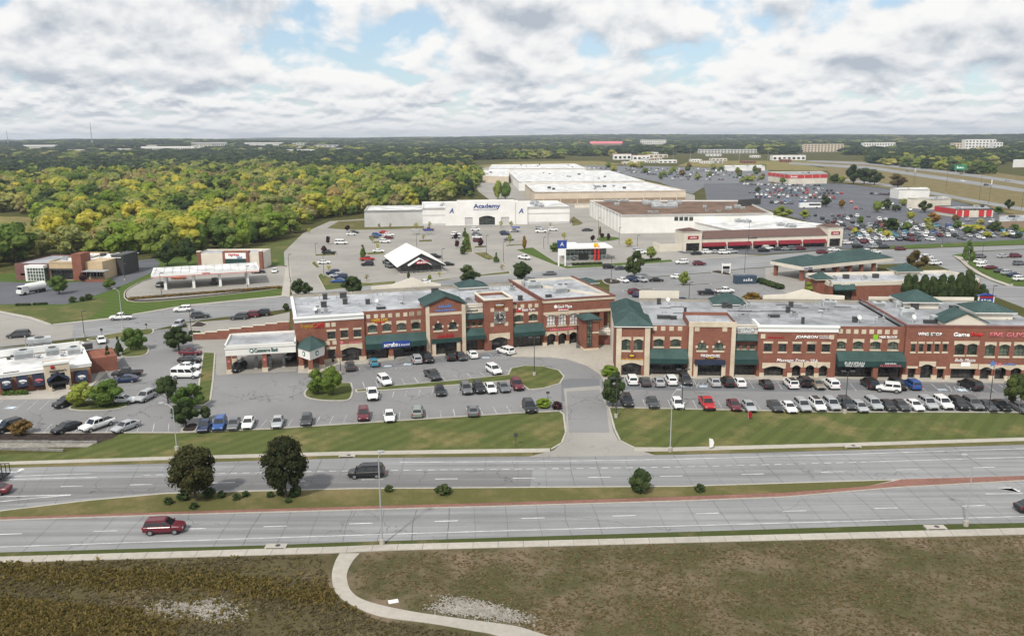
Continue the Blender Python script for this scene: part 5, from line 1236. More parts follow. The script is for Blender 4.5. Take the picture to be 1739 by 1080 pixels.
b = MB(); b.box(e4 - .1, e5 + .1, -.14, .5, k5 - 1.2, k5 - .35); b.box(e4 - .3, e5 + .3, -.32, .6, k5 - .35, k5); b.box(e4 - .1, e4 + .4, .6, 6, k5 - 1.2, k5); b.build('cornice', 'white_trim', rt)
squares(rt, D_, Z4, [(1262, 416)]); squares(rt, D_, Z5, [(200, 434)])
sign_px(D_, '#9', Z4, 1297, 412, 1427, 432, 'sign_darkred', bold=.04); sign_px(D_, 'JOHNSON', Z4, 1512, 410, 1690, 440, 'sign_white', shear=.25, bold=.04)
sign_px(D_, 'FITNESS &', Z5, 98, 422, 188, 432, 'sign_white', bold=.02); sign_px(D_, 'WELLNESS', Z5, 98, 436, 188, 446, 'sign_white', bold=.02)
sign_px(D_, 'Massage Envy', Z4, 1365, 590, 1590, 622, 'sign_white', shear=.3, bold=.01); sign_px(D_, '~ SPA', Z4, 1596, 594, 1690, 622, 'sign_white')
# long awning bay
w6 = [D_.rect(Z5, *q, .45) for q in ((235, 467, 308, 530), (373, 467, 448, 532), (510, 468, 587, 533), (650, 470, 727, 534))]; sf = (e5 + .2, e6 - .2, .12, D_.P(Z5(500, 672), .45)[1] + .5)
section(rt, e5, e6, k6, DEP, .45, w6 + [sf]); storefront(rt, sf, .45, 12)
for r in w6: window(rt, r, .45, True, .45, .26, 3, 2)
aw(D_, Z5, e5, e6, 500, 548, 628, 672); squares(rt, D_, Z5, [(270, 388), (332, 389), (394, 390), (456, 391), (518, 391), (581, 392), (643, 393), (705, 394)], .45)
xc = D_.P(Z5(541, 720), -1)[0]; b = MB(); b.box(xc - .45, xc + .45, -1.4, -.5, 0, D_.P(Z5(500, 672), -1)[1]); b.build('column', 'brick', rt)
rr = D_.rect(Z5, 530, 415, 568, 452, .45); panel(rt, rr, .45, 'sign_lime'); sign_px(D_, 'H&R BLOCK', Z5, 580, 424, 725, 444, 'sign_white', .45, bold=.04)
sign_px(D_, 'EUROPEAN', Z5, 303, 632, 460, 652, 'sign_white', -1.62); sign_px(D_, 'WAX CENTER', Z5, 306, 654, 458, 670, 'sign_white', -1.62); sign_px(D_, '#9', Z5, 625, 640, 715, 648, 'sign_white', -1.62); sign_px(D_, 'ALTERATIONS', Z5, 583, 654, 752, 670, 'sign_pink', -1.62)
# right block
w7 = [D_.rect(Z5, a, 487, c, 551, -.3) for a, c in ((833, 866), (896, 929), (960, 992), (1022, 1055), (1087, 1120))]; wb = [D_.rect(Z5, 1182, 486, 1260, 577, -.3), D_.rect(Z5, 1282, 486, 1360, 577, -.3)]
wc = [D_.rect(Z5, a, 492, c, 587, -.3) for a, c in ((1423, 1500), (1537, 1615), (1655, 1733), (1773, 1850))]
g7 = [ground(D_.rect(Z5, *q, -.3)) for q in ((808, 682, 868, 742), (908, 650, 1007, 747), (1040, 685, 1092, 747), (1148, 685, 1345, 752), (1383, 672, 1475, 757), (1500, 675, 1590, 760), (1625, 678, 1712, 762), (1750, 680, 1840, 764))]
section(rt, e6, e7, k7, DEP, -.3, w7 + wb + wc + g7)
b = MB(); b.box(e6 - .08, e7, -.4, .3, k7 - .2, k7 + .1); b.box(e6 - .08, e6 + .35, .3, DEP, k7 - .2, k7 + .1); b.build('coping', 'brick_dark', rt)
for r in w7: window(rt, r, -.3, False, .4, .3, 1, 2, 'glass')
for r in wb: window(rt, r, -.3, True, .5, .3, 2, 2, 'glass', lint_over=.25)
for r in wc: window(rt, r, -.3, True, .45, .32, 2, 3, 'glass_green')
for i, r in enumerate(g7):
    storefront(rt, r, -.3, 5 if i == 3 else 2, depth=.9); b = MB()
    if i in (1, 4, 5, 6, 7): arc_lintel(b, r[0], r[1], r[3] - .45, r[3] + .55, .45, -.38, -.1, .4)
    else: b.box(r[0] - .3, r[1] + .3, -.38, -.1, r[3], r[3] + (.95 if i == 3 else .4))
    b.build('lintel', 'stone', rt); pier_base(rt, r[0] - .95, r[0] - .15, -.3)
sign_px(D_, 'WING', Z5, 888, 396, 972, 424, 'sign_white', -.3, bold=.03); sign_px(D_, 'STOP', Z5, 988, 397, 1078, 425, 'sign_white', -.3, bold=.03); x, z = D_.P(Z5(980, 410), -.3); b = MB(); b.ball((x, -.4, z), .18, .1, .18, 8, 5); b.build('sign_emblem', 'sign_green', rt)
sign_px(D_, 'Game', Z5, 1170, 396, 1300, 432, 'sign_white', -.3, bold=.04); sign_px(D_, 'Stop', Z5, 1306, 394, 1410, 434, 'sign_red', -.3, bold=.04); sign_px(D_, 'FIVE GUYS', Z5, 1462, 398, 1750, 436, 'sign_pink', -.3, bold=.03)
sign_px(D_, 'Belle Maisie', Z5, 1180, 604, 1345, 630, 'sign_white', -.3, shear=.35); rr = D_.rect(Z5, 1230, 634, 1303, 668, -.42); panel(rt, rr, -.42, 'sign_white', 'banner', .04)
sign_px(D_, 'US', Z5, 1505, 640, 1560, 660, 'sign_pink', -.3, bold=.03); sign_px(D_, 'Cellular', Z5, 1565, 640, 1675, 660, 'sign_lightblue', -.3, bold=.02); x, z = D_.P(Z5(1482, 645), -.3)
b = MB(); pts = [(x + (.75 if i % 2 == 0 else .3) * math.sin(i * math.pi / 5), z + (.75 if i % 2 == 0 else .3) * math.cos(i * math.pi / 5)) for i in range(10)]; b.xprism(pts, -.42, -.32); b.build('sign_emblem', 'sign_lightblue', rt)
# roof
flat_roof(rt, [(e1, .6), (e6, .6), (e6, DEP), (e1, DEP)], HR, 'roof_grey_old'); flat_roof(rt, [(e6, 0), (e7, 0), (e7, DEP), (e6, DEP)], k7 - .7, 'roof_grey_old')
parapet(rt, [(e0 + 6.5, DEP), (e7, DEP)], HR - 1, HR + .6, .35, 'cream')
for (xl, xr, hh) in ((Z4(300, 0)[0], Z4(610, 0)[0], 2.3), (Z4(1265, 0)[0], Z5(305, 0)[0], 2.9), (Z5(500, 0)[0], Z5(1340, 0)[0], 1.3)):
    a = D_.P((xl, 505), DEP)[0]; c = D_.P((xr, 505), DEP)[0]; m_ = (a + c) / 2; b = MB()
    pf = [(a, HR - 1), (c, HR - 1), (c, HR + hh * .5), (m_ + 4, HR + hh * .6), (m_, HR + hh), (m_ - 4, HR + hh * .6), (a, HR + hh * .5)] if hh == 2.9 else [(a, HR - 1), (c, HR - 1), (c, HR + hh), (a, HR + hh)]
    b.xprism(pf, DEP + .2, DEP + .6); b.build('rear_parapet', 'cream', rt)
for (Z, l, r_, e, p, yy, dp) in ((Z4, 868, 1135, 165, 72, DEP - 5, 6), (Z5, 760, 1085, 152, 52, DEP - 8, 7), (Z5, 1335, 1680, 235, 140, 9, 8)):
    a = D_.P(Z(l, e), yy); c = D_.P(Z(r_, e), yy); pz = D_.P(Z((l + r_) / 2, p), yy + dp / 2)[1]; hip_roof(rt, a[0] + .4, c[0] - .4, yy, yy + dp, a[1], pz, .4)
    b = MB(); b.box(a[0] + .6, c[0] - .6, yy + .3, yy + dp - .3, HR - .5, a[1] - .22); b.build('roof_lantern', 'cream', rt)
a = D_.P(Z5(1105, 300), 1.5); c = D_.P(Z5(1435, 320), 1.5); pz = D_.P(Z5(1270, 245), 1.5)[1]; cx = (a[0] + c[0]) / 2; zb = D_.P(Z5(1435, 325), 1.5)[1]
b = MB(); b.xprism([(a[0], k7 - .6), (c[0], k7 - .6), (c[0], zb), (cx, pz), (a[0], zb)], 1.5, 6.5); b.build('roof_gable', 'cream', rt); gable_roof(rt, a[0], c[0], 1.2, 6.8, zb, pz + .05)
for (Z, px, py, w, d, h, k) in ((Z4, 452, 168, .8, .8, 1.2, 'dark'), (Z4, 518, 170, 1, 1, 1, 'dish'), (Z4, 655, 268, .5, .5, 1.9, 'dark'), (Z4, 490, 280, 2.6, .8, .6, 'dark'), (Z4, 565, 285, 1.2, .8, .6, 'dark'), (Z4, 848, 262, 2.4, .9, .6, 'dark'), (Z4, 960, 195, .9, .9, 1.2, 'dark'), (Z4, 1003, 196, .9, .9, .8, 'dark'), (Z4, 1098, 205, .9, .9, .9, 'unit'), (Z4, 1148, 200, 1, .9, 1.2, 'unit'),
                                (Z4, 1455, 232, .8, .8, 1.2, 'dark'), (Z4, 1478, 186, .8, .8, 1, 'dark'), (Z4, 1502, 265, 1.5, 1, .9, 'unit'), (Z4, 1105, 275, 2.6, .8, .7, 'unit'), (Z4, 1345, 270, 2.2, .8, .5, 'dark'), (Z4, 1570, 320, .5, .5, 1.2, 'dark'),
                                (Z5, 160, 188, 1.9, 1.4, 1.4, 'unit'), (Z5, 205, 190, 1.4, 1.2, 1.3, 'unit'), (Z5, 110, 245, 1.2, 1, 1, 'fan'), (Z5, 388, 315, 1.1, .9, 1, 'dark'), (Z5, 410, 322, .8, .8, .8, 'dish'), (Z5, 583, 312, 1.6, 1, .9, 'unit'), (Z5, 570, 200, 2.6, 1.4, 1.3, 'unit'), (Z5, 752, 210, 2.6, 1.4, 1.6, 'unit'), (Z5, 795, 268, 2.6, 1.5, 1.7, 'unit'), (Z5, 845, 318, 1.2, 1, 1, 'dish'), (Z5, 1055, 318, 3.2, 1.5, 1.4, 'unit'), (Z5, 985, 325, 2.4, .9, .6, 'dark'), (Z5, 860, 212, 1.3, 1, 1.2, 'dark'), (Z5, 1200, 212, 3, 1, .7, 'dark')):
    hz = (k7 - .7) if (Z is Z5 and px > 775) else HR
    q = D_.H(Z(px, py), hz); roof_unit(rt, q[0], q[1], hz, w, d, h, k)
for i in range(46): roof_unit(rt, rng.uniform(e1 + 2, e7 - 2), rng.uniform(7, DEP - 2), HR, h=rng.uniform(.3, 1.0), kind='pipe')
for i in range(12):
    x, y = rng.uniform(e1 + 3, e6 - 4), rng.uniform(10, DEP - 3); b = MB(); b.cyl((x, y, HR + .12), (x + rng.uniform(2, 7), y + rng.uniform(-.4, .4), HR + .12), .07, n=6); b.build('roof_pipe', 'dark_metal', rt)
# ------------------------------------------------------------------ cars
def loft(b, rings, m=0, cap=True):
    n = len(rings[0]); base = len(b.v)
    for r in rings: b.v += [tuple(p) for p in r]
    for j in range(len(rings) - 1):
        for i in range(n):
            a = base + j * n + i; c = base + j * n + (i + 1) % n
            b.f.append([a, c, c + n, a + n]); b.m.append(m)
    if cap:
        b.f.append([base + i for i in range(n)][::-1]); b.m.append(m)
        k = base + (len(rings) - 1) * n; b.f.append([k + i for i in range(n)]); b.m.append(m)
# stations: x, bottom, belt, half width ; cab: rear base x, rear roof x, front roof x, windscreen base x, roof z, half width at belt, at roof
CARS = dict(
    sedan=dict(st=[(-2.35, .42, .82, .70), (-2.25, .30, .93, .84), (-1.7, .24, .98, .90), (0, .22, .95, .91), (1.1, .22, .93, .91), (1.9, .26, .84, .87), (2.25, .32, .72, .78), (2.34, .40, .60, .64)], cab=(-1.85, -1.05, .25, 1.10, 1.45, .84, .62), wx=(-1.42, 1.42), wr=.325),
    suv=dict(st=[(-2.32, .48, .95, .78), (-2.25, .36, 1.08, .90), (-1.6, .30, 1.10, .95), (0, .28, 1.08, .95), (1.05, .28, 1.08, .95), (1.95, .32, 1.0, .91), (2.28, .40, .86, .80), (2.35, .48, .72, .66)], cab=(-2.22, -1.95, .30, 1.12, 1.74, .88, .70), wx=(-1.40, 1.42), wr=.37),
    hatch=dict(st=[(-2.05, .44, .92, .74), (-1.98, .32, 1.0, .84), (-1.4, .25, 1.0, .88), (0, .23, .98, .89), (1.0, .23, .96, .89), (1.7, .27, .86, .84), (2.0, .34, .74, .74), (2.08, .42, .62, .62)], cab=(-1.95, -1.45, .30, 1.15, 1.52, .82, .62), wx=(-1.25, 1.28), wr=.32),
    minivan=dict(st=[(-2.52, .44, .98, .82), (-2.45, .32, 1.08, .94), (-1.7, .26, 1.08, .98), (0, .25, 1.05, .98), (1.2, .25, 1.02, .98), (2.05, .30, .92, .92), (2.45, .38, .78, .80), (2.55, .46, .66, .66)], cab=(-2.42, -2.15, .62, 1.62, 1.76, .90, .74), wx=(-1.5, 1.52), wr=.35),
    van=dict(st=[(-2.75, .50, 1.1, .90), (-2.70, .42, 1.25, .98), (-1.7, .38, 1.28, 1.0), (0, .36, 1.26, 1.0), (1.3, .36, 1.22, 1.0), (2.2, .40, 1.1, .95), (2.65, .48, .95, .84), (2.72, .55, .82, .72)], cab=(-2.70, -2.60, 1.05, 1.75, 2.12, .96, .84), wx=(-1.7, 1.72), wr=.38),
    pickup=dict(st=[(-2.85, .55, 1.02, .86), (-2.78, .48, 1.12, .96), (-1.7, .42, 1.13, .99), (0, .40, 1.12, .99), (1.3, .40, 1.12, .99), (2.3, .44, 1.08, .95), (2.72, .52, .96, .86), (2.82, .58, .82, .74)], cab=(-.72, -.55, .72, 1.38, 1.86, .92, .74), wx=(-1.75, 1.85), wr=.41, bed=(-2.68, -.85)),
    jeep=dict(st=[(-2.1, .58, 1.02, .76), (-2.05, .50, 1.12, .86), (-1.4, .46, 1.14, .88), (0, .45, 1.14, .88), (.8, .45, 1.14, .88), (1.7, .50, 1.10, .80), (2.05, .56, 1.02, .72), (2.1, .6, .9, .66)], cab=(-2.02, -1.92, .55, .82, 1.84, .84, .76), wx=(-1.35, 1.45), wr=.41))
def car_meshes(kind):
    d = CARS[kind]; out = {}
    b = MB(); rings = []
    for x, zb, zt, hw in d['st']:
        h = zt - zb
        half = [(hw * .86, zb), (hw * .98, zb + h * .22), (hw, zb + h * .55), (hw * .965, zb + h * .85), (hw * .86, zt)]
        rings.append([(x, p[0], p[1]) for p in half] + [(x, -p[0], p[1]) for p in half[::-1]])
    loft(b, rings)
    rb, rr, fr, fb, zr, wb, wr = d['cab']
    def belt(x):
        st = d['st']
        for s, t in zip(st, st[1:]):
            if s[0] <= x <= t[0]: return s[2] + (t[2] - s[2]) * (x - s[0]) / (t[0] - s[0])
        return st[0][2]
    zbr, zbf = belt(rb) - .03, belt(fb) - .03
    C8 = [(rb, wb, zbr), (fb, wb, zbf), (fr, wr, zr - .05), (rr, wr, zr - .05)]
    v = [(p[0], p[1], p[2]) for p in C8] + [(p[0], -p[1], p[2]) for p in C8]
    b.add(v, [(0, 1, 2, 3)[::-1], (4, 5, 6, 7), (1, 5, 6, 2)[::-1], (0, 4, 7, 3)])
    # roof skin, slightly crowned
    xm = (fr + rr) / 2
    b.add([(rr, wr, zr - .05), (fr, wr, zr - .05), (fr, -wr, zr - .05), (rr, -wr, zr - .05), (rr + .12, wr * .78, zr), (fr - .12, wr * .78, zr), (fr - .12, -wr * .78, zr), (rr + .12, -wr * .78, zr)],
          [(0, 1, 5, 4), (1, 2, 6, 5), (2, 3, 7, 6), (3, 0, 4, 7), (4, 5, 6, 7)])
    if kind in ('suv', 'van', 'minivan', 'jeep'):
        for s in (-1, 1): b.cyl((rr + .1, s * wr * .86, zr + .03), (fr - .15, s * wr * .86, zr + .03), .025, n=5)
    for s in (-1, 1): b.box(fb - .28, fb - .12, s * (wb + .02) if s > 0 else s * (wb + .2), s * (wb + .2) if s > 0 else s * (wb + .02), zbf + .08, zbf + .22)
    out['body'] = b.mesh('car_body', 'car_white')
    def inq(a, b_, c, d_, mx, mz, push):
        """pane inside the quad a b c d (bottom pair, top pair) with margins"""
        a, b_, c, d_ = map(Vector, (a, b_, c, d_)); n = (b_ - a).cross(d_ - a).normalized() * push
        f = lambda s, t: tuple(a.lerp(b_, s).lerp(d_.lerp(c, s), t) + n)
        return [f(mx, mz), f(1 - mx, mz), f(1 - mx, 1 - mz), f(mx, 1 - mz)]
    g = MB(); g.add(inq((fb, wb, zbf), (fb, -wb, zbf), (fr, -wr, zr - .05), (fr, wr, zr - .05), .06, .08, -.014), [(0, 1, 2, 3)]); out['windscreen'] = g.mesh('windscreen', 'car_glass')
    g = MB(); g.add(inq((rb, -wb, zbr), (rb, wb, zbr), (rr, wr, zr - .05), (rr, -wr, zr - .05), .09, .14, -.014), [(0, 1, 2, 3)]); out['rear_window'] = g.mesh('rear_window', 'car_glass')
    for s in (1, -1):
        g = MB(); A, B_, C_, D_2 = [(p[0], s * p[1], p[2]) for p in C8]
        nseg = 3 if kind in ('suv', 'van', 'minivan') else 2
        for k in range(nseg):
            t0, t1 = k / nseg, (k + 1) / nseg
            a, bb, c, dd = (Vector(A).lerp(Vector(B_), t0), Vector(A).lerp(Vector(B_), t1), Vector(D_2).lerp(Vector(C_), t1), Vector(D_2).lerp(Vector(C_), t0))
            g.add(inq(a, bb, c, dd, .06, .16, .014 * (-1 if s > 0 else 1)), [(0, 1, 2, 3)])
        out['side_window%d' % s] = g.mesh('side_window', 'car_glass')
    w = MB(); w.cyl((0, -.11, 0), (0, .11, 0), d['wr'], n=14); out['wheel'] = w.mesh('wheel', 'tyre')
    w = MB(); w.cyl((0, -.125, 0), (0, .125, 0), d['wr'] * .62, n=10); out['rim'] = w.mesh('rim', 'rim')
    xf, xr_ = d['st'][-2], d['st'][1]
    g = MB(); g.box(xf[0] - .12, xf[0] + .055, -.15, .15, xf[2] - .20, xf[2] - .03); out['headlight'] = g.mesh('headlight', 'headlight')
    g = MB(); g.box(xr_[0] - .085, xr_[0] + .08, -.10, .10, xr_[2] - .32, xr_[2] - .04); out['taillight'] = g.mesh('taillight', 'taillight')
    g = MB(); g.box(d['st'][-1][0] - .02, d['st'][-1][0] + .03, -.5, .5, xf[1] + .02, xf[1] + .2); out['grille'] = g.mesh('grille', 'black')
    if 'bed' in d: g = MB(); g.box(d['bed'][0], d['bed'][1], -.74, .74, 1.1, 1.155); out['cargo_bed'] = g.mesh('cargo_bed', 'bed_dark')
    out['d'] = d
    # one-piece version for far cars
    s = MB()
    def join(mb_mesh, mi, off=(0, 0, 0)):
        base = len(s.v); s.v += [(q.co.x + off[0], q.co.y + off[1], q.co.z + off[2]) for q in mb_mesh.vertices]
        for p in mb_mesh.polygons: s.f.append([base + i for i in p.vertices]); s.m.append(mi)
    join(out['body'], 0)
    for k in ('windscreen', 'rear_window', 'side_window1', 'side_window-1'): join(out[k], 1)
    for x in d['wx']:
        for sd in (-1, 1): join(out['wheel'], 2, (x, sd * (d['st'][3][3] - .09), d['wr']))
    out['simple'] = s.mesh('simple_car', ['car_white', 'car_glass', 'tyre'])
    return out
CM = {k: car_meshes(k) for k in CARS}
def setmat(o, m, slot=0):
    o.material_slots[slot].link = 'OBJECT'; o.material_slots[slot].material = M[m]
KINDW = dict(sedan='sedan', suv='SUV', hatch='hatchback', minivan='minivan', van='van', pickup='pickup truck', jeep='boxy off-roader')
COLW = dict(gray='grey', darkgray='dark grey', darkblue='dark blue', sage='pale sage', tan='tan', teal='teal blue')
NCAR = 0
def car(loc, heading, kind, col, label, group, simple=False, roof=None):
    global NCAR
    NCAR += 1
    m = CM[kind]; z = loc[2] if len(loc) > 2 else 0.05
    nm = dict(pickup='pickup_truck', suv='suv', van='van', minivan='minivan').get(kind, 'car')
    if simple:
        o = mobj(nm, m['simple'], None, (loc[0], loc[1], z), heading); setmat(o, 'car_' + col); return tag(o, label, 'car' if nm in ('car', 'suv') else 'van' if 'van' in nm else 'truck', group)
    r = empty(nm, label, 'car' if nm in ('car', 'suv') else 'van' if 'van' in nm else 'truck', (loc[0], loc[1], z), heading, group)
    o = mobj('body', m['body'], r); setmat(o, 'car_' + col)
    mobj('windscreen', m['windscreen'], r); mobj('rear_window', m['rear_window'], r); mobj('side_window', m['side_window1'], r); mobj('side_window', m['side_window-1'], r)
    d = m['d']
    for x in d['wx']:
        for s in (-1, 1):
            w = mobj('wheel', m['wheel'], r, (x, s * (d['st'][3][3] - .09), d['wr'])); mobj('rim', m['rim'], w)
    for s in (-1, 1):
        mobj('headlight', m['headlight'], r, (0, s * (d['st'][-2][3] - .2), 0)); mobj('taillight', m['taillight'], r, (0, s * (d['st'][1][3] - .13), 0))
    mobj('grille', m['grille'], r)
    if 'cargo_bed' in m: mobj('cargo_bed', m['cargo_bed'], r)
    if kind == 'jeep': w = mobj('spare_wheel', m['wheel'], r, (-2.2, 0, .95)); w.rotation_euler = (0, 0, R(90))
    if roof:
        rb, rr, fr, fb, zr, wb, wr = d['cab']; g = MB(); g.box(rr + .08, fr - .08, -wr * .9, wr * .9, zr - .03, zr + .015); g.build('roof_panel', 'car_' + roof, r)
    return r
ORD = ['first', 'second', 'third', 'fourth', 'fifth', 'sixth', 'seventh', 'eighth', 'ninth', 'tenth', 'eleventh', 'twelfth', 'thirteenth', 'fourteenth', 'fifteenth', 'sixteenth', 'seventeenth', 'eighteenth', 'nineteenth', 'twentieth',
       'twenty-first', 'twenty-second', 'twenty-third', 'twenty-fourth', 'twenty-fifth', 'twenty-sixth', 'twenty-seventh', 'twenty-eighth']
def car_row(where, group, lst, heading=90, simple=False, z=0.05):
    """lst: (zoomer, x, y, kind, colour[, heading[, roof]]) pixel of the car's middle; labelled by its place in the row, left to right"""
    lst = sorted(lst, key=lambda c: c[0](c[1], c[2])[0])
    for i, c in enumerate(lst):
        p = G(*c[0](c[1], c[2]), z=0.8); hd = c[5] if len(c) > 5 and c[5] is not None else heading
        lab = '%s %s, %s from left %s' % (COLW.get(c[4], c[4]), KINDW[c[3]], ORD[i], where)
        car((p.x, p.y, z), R(hd), c[3], c[4], lab, group, simple, c[6] if len(c) > 6 else None)
# ---- lot of the right building
car_row('at the right brick building front', 'cars parked at the right building', [
    (Z4, 243, 750, 'suv', 'white'), (Z4, 345, 760, 'sedan', 'darkgray'), (Z4, 453, 762, 'sedan', 'silver'), (Z4, 545, 752, 'suv', 'white'), (Z4, 660, 752, 'suv', 'darkgray', -90), (Z4, 882, 763, 'sedan', 'silver'),
    (Z4, 985, 765, 'suv', 'black'), (Z4, 1078, 765, 'sedan', 'white'), (Z4, 1287, 778, 'sedan', 'black'), (Z4, 1477, 778, 'suv', 'white', 90, 'black'), (Z4, 1578, 768, 'jeep', 'black'), (Z4, 1683, 780, 'sedan', 'tan', -90),
    (Z5, 195, 800, 'suv', 'white'), (Z5, 500, 800, 'minivan', 'black'), (Z5, 725, 808, 'suv', 'black', -90), (Z5, 838, 806, 'suv', 'blue'), (Z5, 1302, 808, 'minivan', 'black', 100)], 90)
car_row('in the right lot aisle', 'cars moving in the lots', [(Z5, 650, 838, 'jeep', 'white', 160)])
car_row('along the right front lawn', 'cars parked along the front lawn', [
    (Z4, 205, 915, 'suv', 'black'), (Z4, 405, 922, 'sedan', 'darkgray'), (Z4, 598, 932, 'hatch', 'white'), (Z4, 825, 932, 'pickup', 'red'), (Z4, 1037, 942, 'sedan', 'maroon'), (Z4, 1152, 950, 'sedan', 'silver'), (Z4, 1355, 950, 'sedan', 'darkgray'),
    (Z4, 1463, 958, 'sedan', 'white'), (Z4, 1570, 950, 'suv', 'silver'), (Z5, 85, 970, 'suv', 'white', None, 'black'), (Z5, 200, 965, 'suv', 'silver'), (Z5, 315, 963, 'suv', 'darkgray'), (Z5, 425, 982, 'hatch', 'silver'), (Z5, 533, 962, 'suv', 'silver'),
    (Z5, 643, 970, 'sedan', 'black'), (Z5, 748, 968, 'sedan', 'darkgray'), (Z5, 860, 968, 'sedan', 'white'), (Z5, 968, 958, 'suv', 'silver'), (Z5, 1088, 955, 'suv', 'white'), (Z5, 1210, 962, 'suv', 'black'), (Z5, 1325, 962, 'suv', 'gray'), (Z5, 1435, 972, 'sedan', 'darkgray'),
    (Z5, 1545, 970, 'sedan', 'black'), (Z5, 1710, 990, 'sedan', 'gray')], -90)
# ---- lot of the left building
car_row('at the left brick building front', 'cars parked at the left building', [
    (ZL, 480, 190, 'suv', 'darkgray', 105), (ZL, 605, 168, 'hatch', 'teal', 105), (ZL, 830, 152, 'suv', 'silver', 105), (ZL, 888, 148, 'suv', 'black', -75), (ZL, 1010, 137, 'suv', 'black', 100), (ZL, 1065, 135, 'sedan', 'darkgray', -75), (ZL, 1125, 125, 'sedan', 'white', 105), (ZL, 1300, 108, 'suv', 'white', 130)], 105)
car_row('above the long grass island', 'cars parked above the long island', [(ZL, 662, 265, 'suv', 'white', -65), (ZL, 915, 237, 'pickup', 'darkgray', -65), (ZL, 1238, 208, 'suv', 'white', -65)], -65)
car_row('below the long grass island', 'cars parked below the long island', [(ZL, 597, 335, 'pickup', 'white'), (ZL, 955, 318, 'hatch', 'black'), (ZL, 1092, 308, 'suv', 'gray'), (ZL, 1157, 303, 'suv', 'black'), (ZL, 1220, 302, 'sedan', 'white'), (ZL, 1288, 297, 'sedan', 'gray'), (ZL, 1360, 287, 'suv', 'maroon')], -78)
car_row('along the left front lawn', 'cars parked along the left lawn', [(Z1, 1312, 760, 'sedan', 'darkblue'), (Z1, 1410, 752, 'suv', 'blue'), (Z1, 1500, 748, 'sedan', 'gray'), (Z1, 1593, 740, 'sedan', 'white'), (ZL, 97, 480, 'sedan', 'silver'), (ZL, 250, 470, 'hatch', 'darkgray'),
    (ZL, 550, 443, 'suv', 'maroon'), (ZL, 687, 448, 'sedan', 'white'), (ZL, 835, 427, 'suv', 'sage', 95), (ZL, 1128, 420, 'sedan', 'gray', 95), (ZL, 1425, 402, 'suv', 'black')], -80)
# ---- restaurant lot
car_row('along the restaurant mulch bed', 'cars in the restaurant lot', [(Z1, -15, 770, 'sedan', 'white', -120), (Z1, 50, 768, 'suv', 'black', -122), (Z1, 423, 770, 'sedan', 'black', -118), (Z1, 622, 755, 'pickup', 'white', -118), (Z1, 805, 763, 'sedan', 'silver', -116)])
car_row('around the white-roofed restaurant', 'cars in the restaurant lot', [(Z1, 425, 612, 'suv', 'black', -120), (Z1, 788, 592, 'sedan', 'white', 0), (Z1, 815, 428, 'pickup', 'black', 190), (Z1, 803, 462, 'sedan', 'darkblue', 190), (Z1, 932, 575, 'suv', 'silver', -100), (Z1, 650, 212, 'sedan', 'white', -60)])
car_row('beside the narrow grass strip', 'cars beside the grass strip', [(Z1, 1222, 290, 'sedan', 'maroon', 0), (Z1, 1216, 338, 'sedan', 'black', 2), (Z1, 1211, 380, 'sedan', 'white', 2), (Z1, 1195, 435, 'van', 'white', 0)])
car_row('under the white bank canopy', 'cars at the bank drive-through', [(Z1, 1528, 390, 'suv', 'black', -100), (Z2, 585, 727, 'suv', 'gray', -100)])
car_row('behind the stepped brick wall', 'cars above the retaining wall', [(Z1, 1145, 116, 'suv', 'silver', -90), (Z1, 1535, 66, 'suv', 'darkgray', 190), (Z1, 1605, 54, 'suv', 'maroon', 190), (Z1, 1678, 42, 'suv', 'black', 190)])
# ---- streets
car_row('on the street behind the buildings', 'cars on the rear street', [(Z1, 118, 180, 'minivan', 'darkgray', 198), (Z1, 778, 68, 'pickup', 'white', 193), (Z1, 1172, 17, 'suv', 'white', 193), (Z1, 1285, 57, 'suv', 'darkgray', 13), (Z7, 800, 495, 'sedan', 'white', 188), (Z7, 1515, 446, 'sedan', 'gray', 188), (Z8, 690, 484, 'suv', 'black', 8), (Z8, 770, 492, 'sedan', 'darkgray', 8), (Z8, 1178, 453, 'suv', 'white', 188), (Z8, 1295, 463, 'suv', 'maroon', 8)])
car_row('on the main road', 'vehicles on the main road', [((lambda x, y: (x, y)), 622, 800, 'minivan', 'black', 183), ((lambda x, y: (x, y)), 279, 893, 'suv', 'maroon', 5), ((lambda x, y: (x, y)), 1758, 858, 'sedan', 'black', 4), ((lambda x, y: (x, y)), -15, 829, 'sedan', 'maroon', 184)])
# ---- rear lot of the right building
car_row('in the lot behind the brick buildings', 'cars behind the brick buildings', [(Z8, 783, 573, 'sedan', 'white'), (Z8, 845, 569, 'suv', 'darkblue'), (Z8, 905, 571, 'suv', 'silver'), (Z8, 1005, 570, 'sedan', 'black', 0), (Z8, 1150, 549, 'sedan', 'white', 0), (Z8, 865, 652, 'suv', 'maroon', 30), (Z8, 880, 668, 'sedan', 'darkblue', 60), (Z8, 1350, 657, 'pickup', 'black', 0), (Z8, 1465, 646, 'pickup', 'white', 8), (Z8, 1185, 705, 'sedan', 'darkblue', 0)], -60)
# ---- gas station and bank lot
car_row('at the gas station left', 'cars at the gas station', [(Z6, 952, 325, 'suv', 'darkgray', 90), (Z6, 1055, 280, 'sedan', 'orange', 5), (Z6, 1268, 303, 'pickup', 'gray', 100), (Z6, 1525, 246, 'suv', 'black', 10), (Z6, 1622, 240, 'sedan', 'white', -80)])
